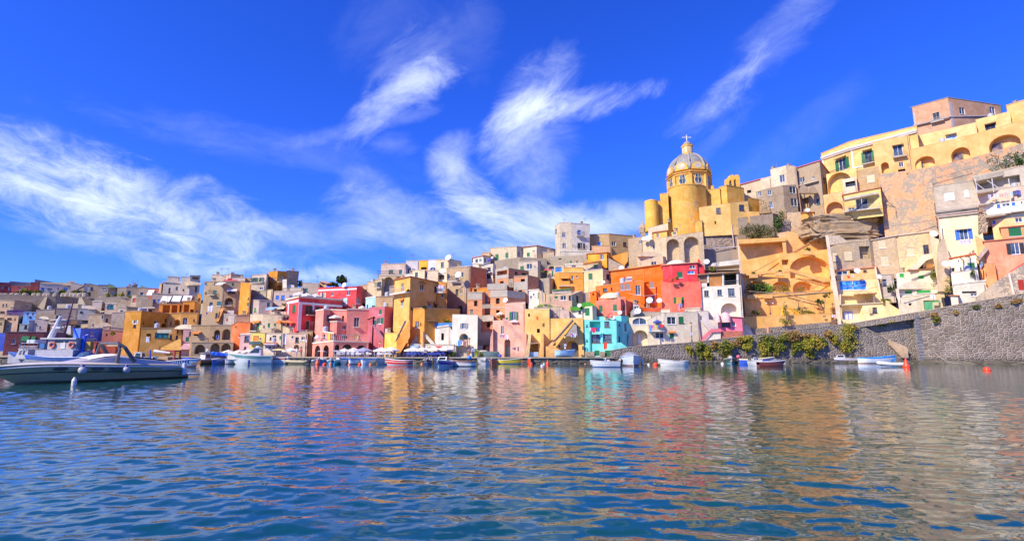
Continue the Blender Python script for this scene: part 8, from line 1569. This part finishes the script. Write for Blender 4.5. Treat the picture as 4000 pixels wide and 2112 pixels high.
def sign(px, py, D, wpx, hpx, label, mark, col=(.78, .78, .78)):
    c = at(px, py, D); w_, h_ = wpx * D / F, hpx * D / F; o = empty('sign', c); tag(o, label, 'sign'); mk('plate', MB().box(c, (w_, .04, h_)), plain(col, .5), o)
    if mark:
        r = min(w_, h_) * .32; mk('mark', MB().tube([c + Vector((cos(2 * pi * i / 16) * r, -.03, sin(2 * pi * i / 16) * r)) for i in range(17)], r * .2, 5), plain(mark, .5), o)
lamp(1833, 1394, 1322, 90, 'lamp post with a lantern before the bright white house', zb=QZ); lamp(2207, 1393, 1310, 90, 'lamp post with two white signs before the golden house', zb=QZ); lamp(2699, 1335, 1262, 92.4, 'lamp post with a brown lantern before the pale grey house'); lamp(3252, 1226, 1187, 98, 'lamp post with a glass lantern beside the cream tower house'); lamp(1484, 1392, 1334, 92.2, 'lamp post with a yellow lantern before the plum red house', zb=QZ)
V(2850, 900, 2.24); lamp(X(350), Y(735), Y(628), 101, 'left twin globe lamp on the yellow terrace', 'twin'); lamp(X(600), Y(700), Y(612), 101, 'right twin globe lamp on the yellow terrace', 'twin')
sign(2208, 1347, 89.8, 9, 8, 'upper white sign with a blue circle on the golden house lamp post', (.08, .15, .6)); sign(2207, 1358, 89.8, 6, 7, 'lower plain white sign on the golden house lamp post', None); sign(2700, 1303, 92, 10, 9, 'white sign with a blue circle on the lamp post by the pale grey house', (.06, .2, .75)); sign(3256, 1234, 97.8, 15, 11, 'white sign with a red ring at the gate by the cream tower house', (.75, .08, .10)); sign(1832, 1365, 89.8, 6, 6, 'small blue square sign on the white house lamp post', None, (.20, .22, .60))
# plants
def leaves(rx, ry, rz, n, size, rnd, c=(0, 0, 0), droop=0.0):
    vs = []; fs = []
    lob = [(Vector((rnd.uniform(-.6, .6), rnd.uniform(-.6, .6), rnd.uniform(-.6, .6))), rnd.uniform(.28, .55)) for _ in range(11)]
    for i in range(n):
        lc, lr = lob[i % 11]; d = Vector((rnd.gauss(0, 1), rnd.gauss(0, 1), rnd.gauss(0, 1))).normalized() * lr * rnd.uniform(.55, 1.05); p = lc + d
        q = Vector((c[0] + p.x * rx, c[1] + p.y * ry, c[2] + p.z * rz)); a = Vector((rnd.gauss(0, 1), rnd.gauss(0, 1), rnd.gauss(0, .8))).normalized(); b_ = a.cross(Vector((rnd.gauss(0, 1), rnd.gauss(0, 1), rnd.gauss(0, 1)))).normalized(); s_ = size * rnd.uniform(.6, 1.3)
        k = len(vs); vs += [q - a * s_, q + b_ * s_ * .55, q + a * s_, q - b_ * s_ * .55]; fs.append((k, k + 1, k + 2, k + 3))
    return MB().add(vs, fs)
G1 = leafm((.05, .10, .015), (.20, .24, .02), (.30, .24, .05)); G2 = leafm((.10, .15, .015), (.38, .40, .03), (.42, .26, .06)); G3 = leafm((.015, .05, .012), (.05, .12, .02), (.10, .14, .03)); G4 = leafm((.26, .13, .05), (.40, .20, .07), (.30, .30, .06)); G5 = leafm((.05, .07, .02), (.14, .16, .05), (.24, .20, .10))
def bush(label, px, py, wpx, hpx, D, mat, n=420, size=.16, name='shrub', cat='shrub', grp=None, stem=True, seed=None):
    c = at(px, py, D); rx, rz = wpx / 2 * D / F, hpx / 2 * D / F; rnd = random.Random(seed or int(px * 7 + py)); o = empty(name, (c.x, c.y, c.z - rz)); tag(o, label, cat, grp)
    mk('foliage', leaves(rx * 1.3, min(rx, rz, 1.3), rz * 1.3, n, size, rnd, c), mat, o)
    if grp and 'sea wall' in grp:
        for k in range(2): x_ = rnd.uniform(-.7, .7) * rx; l_ = rz * rnd.uniform(.5, 1.1); mk('trailing_stem', leaves(rx * rnd.uniform(.16, .3), .3, l_, n // 7, size * .9, rnd, c + Vector((x_, 0, -rz * .75))), mat, o)
    if stem:
        sb = MB()
        for k in range(4): sb.tube([c - Vector((0, -.5, rz * .2)), c + Vector((rnd.uniform(-.6, .6) * rx, rnd.uniform(-.2, .3), rnd.uniform(-.5, .6) * rz))], [.07, .025], 5)
        mk('stem', sb, plain((.14, .09, .05), .9), o)
    return o
V(2680, 1260, 4.293)
SW = 'shrubs hanging on the sea wall'
for x, y, w_, h_, m, lab in ((62, 455, 115, 130, G2, 'round yellow green shrub left on the sea wall'), (225, 450, 150, 210, G1, 'dark olive shrub on the sea wall below the lamp post'), (375, 490, 190, 250, G2, 'drooping green shrub between two brown tufts on the sea wall'), (500, 375, 150, 100, G4, 'rusty brown tuft above the drooping shrub'), (650, 460, 240, 280, G1, 'big green shrub hanging under the pink kiosk'), (870, 320, 110, 130, G4, 'rust coloured grass tuft right of the kiosk shrub'), (1020, 330, 230, 210, G2, 'yellow green shrub high on the wall in the middle of the row'), (1300, 320, 200, 190, G1, 'green shrub above the hanging ball shaped one'), (1300, 460, 170, 180, G2, 'ball shaped shrub hanging low in the middle of the sea wall'), (1530, 340, 260, 260, G1, 'broad green shrub left of the dry brown tuft'), (1495, 470, 80, 120, G2, 'narrow trailing shrub below the broad green one'), (1780, 210, 230, 170, G4, 'large dry brown tuft at the top of the sea wall'), (1830, 410, 160, 200, G1, 'green shrub right of the narrow trailing one'), (2070, 400, 330, 270, G2, 'widest yellow green shrub on the sea wall'), (2070, 230, 260, 110, G4, 'orange brown tuft with pale blossom above the widest shrub'), (2280, 320, 150, 140, G1, 'green shrub at the right end of the row'), (2385, 190, 110, 110, G4, 'rusty tuft beside the right end of the row'), (2500, 280, 110, 160, G2, 'yellow green tuft before the great hanging shrub'), (2100, 520, 120, 80, G1, 'low green tuft under the widest shrub'), (760, 380, 100, 110, G4, 'orange tuft between kiosk shrub and middle shrub')):
    D = onramp(X(x)).y - .25; bush(lab, X(x), Y(y), w_ / 4.293, h_ / 4.293, D, m, n=int(300 + w_ * h_ * .026), size=.16, grp=SW)
V(3200, 1100, 3.22)
for x, y, w_, h_, m, lab in ((350, 680, 230, 260, G2, 'great yellow green shrub hanging beside the harbour steps'), (335, 820, 130, 130, G2, 'lower tail of greenery under the great hanging shrub'), (420, 565, 130, 80, G4, 'brown dry tuft on top of the great hanging shrub'), (200, 725, 90, 110, G2, 'small yellow tuft left of the great hanging shrub'), (105, 655, 85, 95, G4, 'rusty tuft far left of the great hanging shrub'), (25, 770, 90, 110, G1, 'green tuft at the wall foot before the great hanging shrub'), (587, 730, 70, 80, G2, 'lone round tuft under the steps parapet'), (950, 530, 180, 100, G2, 'leafy yellow green spray on the recessed wall'), (980, 590, 90, 90, G2, 'trailing end of the leafy spray on the recessed wall'), (780, 555, 90, 60, G1, 'small green tuft left of the leafy spray'), (1170, 500, 80, 60, G1, 'small green tuft right of the leafy spray'), (1230, 510, 40, 80, G2, 'narrow lime tuft by the corner of the tall wall'), (1480, 465, 90, 80, G1, 'green tuft under the coping of the tall wall'), (1450, 415, 120, 50, G4, 'brown grass above the green tuft of the tall wall'), (1980, 315, 80, 50, G5, 'dull green tuft on the coping right of the gate'), (2260, 295, 80, 50, G4, 'orange tuft on the coping near the right edge'), (2500, 240, 150, 60, G4, 'dry grass patch at the right edge of the coping'), (1090, 770, 70, 50, G5, 'pale green tuft low on the recessed wall'), (1720, 385, 60, 40, G4, 'brown tuft in the coping joint of the tall wall')):
    px = X(x); D = (onramp(px).y if px < 3352 or px > 3590 else 92.6) - .3; bush(lab, px, Y(y), w_ / 3.22, h_ / 3.22, D, m, n=int(130 + w_ * h_ * .02), size=.14, grp=SW)
V(2450, 500, 2.519); bush('wild grey green bush crowning the grey brown retaining wall', X(1270), Y(1010), 150, 62, 113.6, G5, n=2200, size=.20); bush('bright green creeper in the dark corner under the rubble', X(1495), Y(925), 36, 66, 115.2, G3, n=500, size=.2, name='creeper', cat='creeper'); bush('yellow green bush beside the tan ramp', X(1835), Y(975), 24, 28, 110, G2, n=260, size=.16); bush('little green plant in the planter of the yellow ramp', X(1780), Y(1190), 20, 9, 116, G1, n=90, size=.14, stem=False)
V(3150, 350, 2.267); bush('flowering oleander hedge above the glassy galleries', X(1730), Y(650), 100, 62, 94, leafm((.04, .08, .02), (.16, .22, .06), (.62, .55, .5)), n=1500, size=.15, name='hedge', cat='hedge'); bush('dark green bush at the right frame edge above the galleries', X(1905), Y(615), 50, 50, 93, G3, n=700, size=.16)
V(2850, 900, 2.24)
bush('dense dark green hedge filling the left arch of the yellow terraces', X(235), Y(505), 92, 56, 105.2, G3, n=1600, size=.15, name='hedge', cat='hedge'); bush('bright green round bush beside the dark hedge', X(350), Y(508), 40, 38, 104.6, leafm((.06, .20, .02), (.20, .42, .03), (.2, .3, .05)), n=480, size=.14)
def tree(label, px, pyb, D, blobs, mat, trunk=((0, 0),), name='tree', n=260, r=.14, size=.16, grp=None):
    b_ = at(px, pyb, D); o = empty(name, b_); tag(o, label, 'tree' if name != 'palm' else 'palm', grp); rnd = random.Random(int(px + pyb)); tp = MB()
    for (x, y, w_, h_) in blobs:
        c = at(x, y, D); mk('crown', leaves(w_ / 2 * D / F * 1.1, w_ / 2 * D / F * .9, h_ / 2 * D / F * 1.1, n, size, rnd, c), mat, o); m_ = b_.lerp(c, .5) + Vector((rnd.uniform(-.3, .3), 0, .1)); tp.tube([b_ - Vector((0, 0, .4)), m_, c], [r, r * .7, r * .3], 6)
    mk('trunk', tp, plain((.20, .13, .08), .9), o)
tree('crooked little tree with sparse crowns on the lower yellow terrace', X(825), Y(720), 100.6, [(X(845), Y(565), 36, 22), (X(800), Y(625), 34, 24), (X(770), Y(615), 16, 16)], G3, n=150, r=.09, size=.15); tree('slim climbing plant in front of the terrace arches', X(490), Y(800), 98.6, [(X(480), Y(655), 22, 34), (X(495), Y(710), 26, 40), (X(465), Y(785), 34, 24), (X(515), Y(800), 22, 22)], G1, n=120, r=.06, size=.14)
for x, y, w_, h_, lab in ((450, 525, 30, 34, 'left spiky plant under the middle terrace arch'), (500, 505, 34, 40, 'right leafy plant under the middle terrace arch'), (625, 515, 38, 34, 'low plants under the right terrace arch'), (205, 715, 24, 30, 'dry plant at the left end of the lower terrace'), (255, 722, 18, 18, 'small shrub beside the dry plant of the lower terrace'), (580, 710, 40, 26, 'agave like clump by the yellow slide'), (655, 716, 24, 16, 'green tuft right of the yellow slide'), (710, 716, 26, 14, 'second green tuft right of the yellow slide'), (785, 690, 44, 20, 'red flowering low plant under the crooked tree'), (680, 168, 26, 14, 'plant in the highest terrace planter'), (435, 358, 26, 12, 'plant in the middle terrace planter'), (208, 372, 20, 10, 'plant in the left terrace planter')):
    bush(lab, X(x), Y(y), w_ * .9, h_ * .9, 105 if y < 400 else 104.8 if y < 540 else 101.2, leafm((.30, .05, .04), (.5, .12, .08), (.1, .2, .04)) if 'red' in lab else G1, n=150, size=.14, name='plant', cat='plant', stem=False)
bush('palm like green plant on the roof edge of the white shuttered porch', X(1368), Y(612), 34, 14, 99, G1, n=160, size=.2, name='plant', cat='plant'); bush('feathery tall shrub on the white terrace by the ramp pillar', X(1905), Y(420), 44, 44, 92, G1, n=320, size=.13); bush('dark shrub below the feathery terrace shrub', X(1910), Y(520), 26, 34, 91.4, G1, n=160, size=.13); bush('potted conifer on the terrace of the coral red house', X(2130), Y(375), 20, 26, 88.2, G3, n=170, size=.12); bush('green plant hanging at the timber beam of the whitewashed house', X(1785), Y(385), 22, 40, 97, G1, n=150, size=.13, name='plant', cat='plant'); bush('dark palm in the shady court left of the arch roofed house', X(1420), Y(500), 22, 30, 98.6, G3, n=150, size=.16, name='plant', cat='plant')
V(1300, 1000, 2.957)
tree('dark green skyline tree behind the upper crimson house', X(110), Y(365), 128, [(X(105), Y(280), 40, 36), (X(80), Y(270), 24, 26), (X(135), Y(300), 26, 26), (X(110), Y(245), 18, 18)], G3, n=420, r=.2, size=.26); tree('smaller skyline tree left of the big one', X(20), Y(350), 128, [(X(15), Y(325), 34, 16), (X(-30), Y(330), 20, 12)], G3, n=260, r=.14, size=.24); bush('rooftop shrubs above the blue railing', X(1320), Y(752), 40, 14, 96, G1, n=260, size=.14, name='plant', cat='plant'); bush('palm tuft in a pot on the yellow terrace corner', X(1060), Y(592), 14, 10, 93.2, G3, n=70, size=.2, stem=False, name='plant', cat='potted plant'); bush('left palm tuft on the yellow terrace', X(910), Y(608), 14, 8, 95, G3, n=60, size=.2, stem=False, name='plant', cat='potted plant'); bush('shrub in a pot on the yellow house corner balcony', X(872), Y(394), 12, 10, 94.2, G3, n=80, size=.14, stem=False, name='plant', cat='potted plant')
V(1580, 1320, 6.133); bush('bright green bush in front of the brick house', X(1775), Y(375), 28, 26, 90.4, leafm((.10, .20, .02), (.34, .46, .04), (.4, .4, .05)), n=420, size=.13); bush('dark potted shrub at the right end of the blue table terrace', X(1165), Y(390), 22, 18, 91, G3, n=260, size=.13); bush('low potted greenery left of the dark potted shrub', X(1060), Y(430), 14, 10, 90.6, G1, n=90, size=.12, stem=False)
V(800, 1040, 4.69); tree('round green tree beside the ochre house', X(1745), Y(370), 130, [(X(1740), Y(310), 18, 22), (X(1760), Y(330), 14, 16)], G3, n=260, r=.14, size=.2); bush('trailing plant on the pink roof terrace', X(1450), Y(705), 20, 10, 109, G1, n=120, size=.14, stem=False, name='plant', cat='potted plant')
V(0, 1060, 5.037)
for x, y, w_, h_, m, lab in ((350, 440, 130, 80, G3, 'dark bush at the left end of the battlemented wall'), (510, 400, 170, 130, G1, 'highest yellow green bush behind the merlons'), (640, 430, 120, 80, G3, 'dark bush right of the highest one'), (740, 420, 170, 90, G1, 'broad bush below the white villa'), (850, 470, 120, 110, G3, 'bush spilling over the broken part of the wall'), (1010, 470, 130, 110, G3, 'deep green bush between two tall merlons'), (1160, 450, 80, 60, G3, 'small bush right of the tall merlon'), (1270, 410, 160, 110, G1, 'rounded bush below the blue doors'), (1520, 420, 190, 80, G1, 'pale green bush by the lean-to stair'), (1720, 430, 130, 80, G3, 'dark bush at the right end of the battlemented wall')):
    bush(lab, X(x), Y(y), w_ / 5.037, h_ / 5.037, 151.5, m, n=420, size=.26, grp='bushes behind the battlemented wall')
V(350, 1060, 4.473)
for x, y, w_, h_, lab in ((315, 420, 90, 60, 'low ridge bush left of the thin chimney'), (440, 410, 70, 50, 'low ridge bush right of the thin chimney'), (560, 400, 100, 60, 'yellow green bush below the single dark window'), (750, 445, 130, 40, 'flat bush along the cream wall with red door'), (400, 1075, 60, 50, 'yellow green potted bush on the dusky pink strip house')): bush(lab, X(x), Y(y), w_ / 4.473, h_ / 4.473, 140 if y < 1000 else 117.5, G2 if 'yellow' in lab else G1, n=200, size=.22)
V(2250, 900, 2.519); bush('green plant on the roof terrace of the pillared white house', X(1340), Y(375), 30, 18, 98.6, G1, n=160, size=.15, stem=False, name='plant', cat='plant'); bush('red geraniums at the green shutter of the scarlet house', X(965), Y(478), 38, 20, 96.6, leafm((.04, .16, .03), (.10, .26, .04), (.75, .05, .05)), n=220, size=.12, stem=False, name='plant', cat='potted plant')
V(1850, 900, 2.518); bush('plants along the brick house terrace rail', X(255), Y(850), 22, 8, 97, G1, n=100, size=.12, stem=False, name='plant', cat='potted plant'); bush('low green bush by the stone vault', X(700), Y(402), 26, 14, 110.5, G1, n=180, size=.15)
# mooring ropes and overhead wires
def rope(label, pts, r=.03, sag=.3, name='mooring_rope', cat='rope', col=(.55, .52, .44)):
    a, b_ = pts; q = [a.lerp(b_, i / 10) - Vector((0, 0, sag * sin(pi * i / 10))) for i in range(11)]; o = mk(name, MB().tube(q, r, 5), plain(col, .8), org=a); tag(o, label, cat)
rope('rope from the white pram boat up to the ledge', (at(2610, 1413, 88), at(2672, 1398, 90))); rope('rope hanging from the tall wall to the water', (at(3655, 1381, 88), at(3755, 1418, 80)), sag=.5); rope('rope from the sky blue boat to the steps', (at(3490, 1398, 84), at(3520, 1392, 90)))
for a_, b_, lab in (((2455, 1145, 99, 2570, 1148, 98), 0, 'thin white wire along the vivid orange house'), ((3290, 1055, 99.5, 3480, 1000, 98), 0, 'overhead wire before the weathered upper house'), ((2910, 1135, 99.5, 3240, 1140, 100), 0, 'wire sagging across the yellow terraces'), ((3300, 1120, 99, 3660, 1060, 96), 0, 'overhead wire above the arch roofed house')):
    rope(lab, (at(a_[0], a_[1], a_[2]), at(a_[3], a_[4], a_[5])), r=.03, sag=.4, name='overhead_wire', cat='wire', col=(.6, .56, .5))
print('windows', NW[0], 'objects', len(bpy.data.objects))
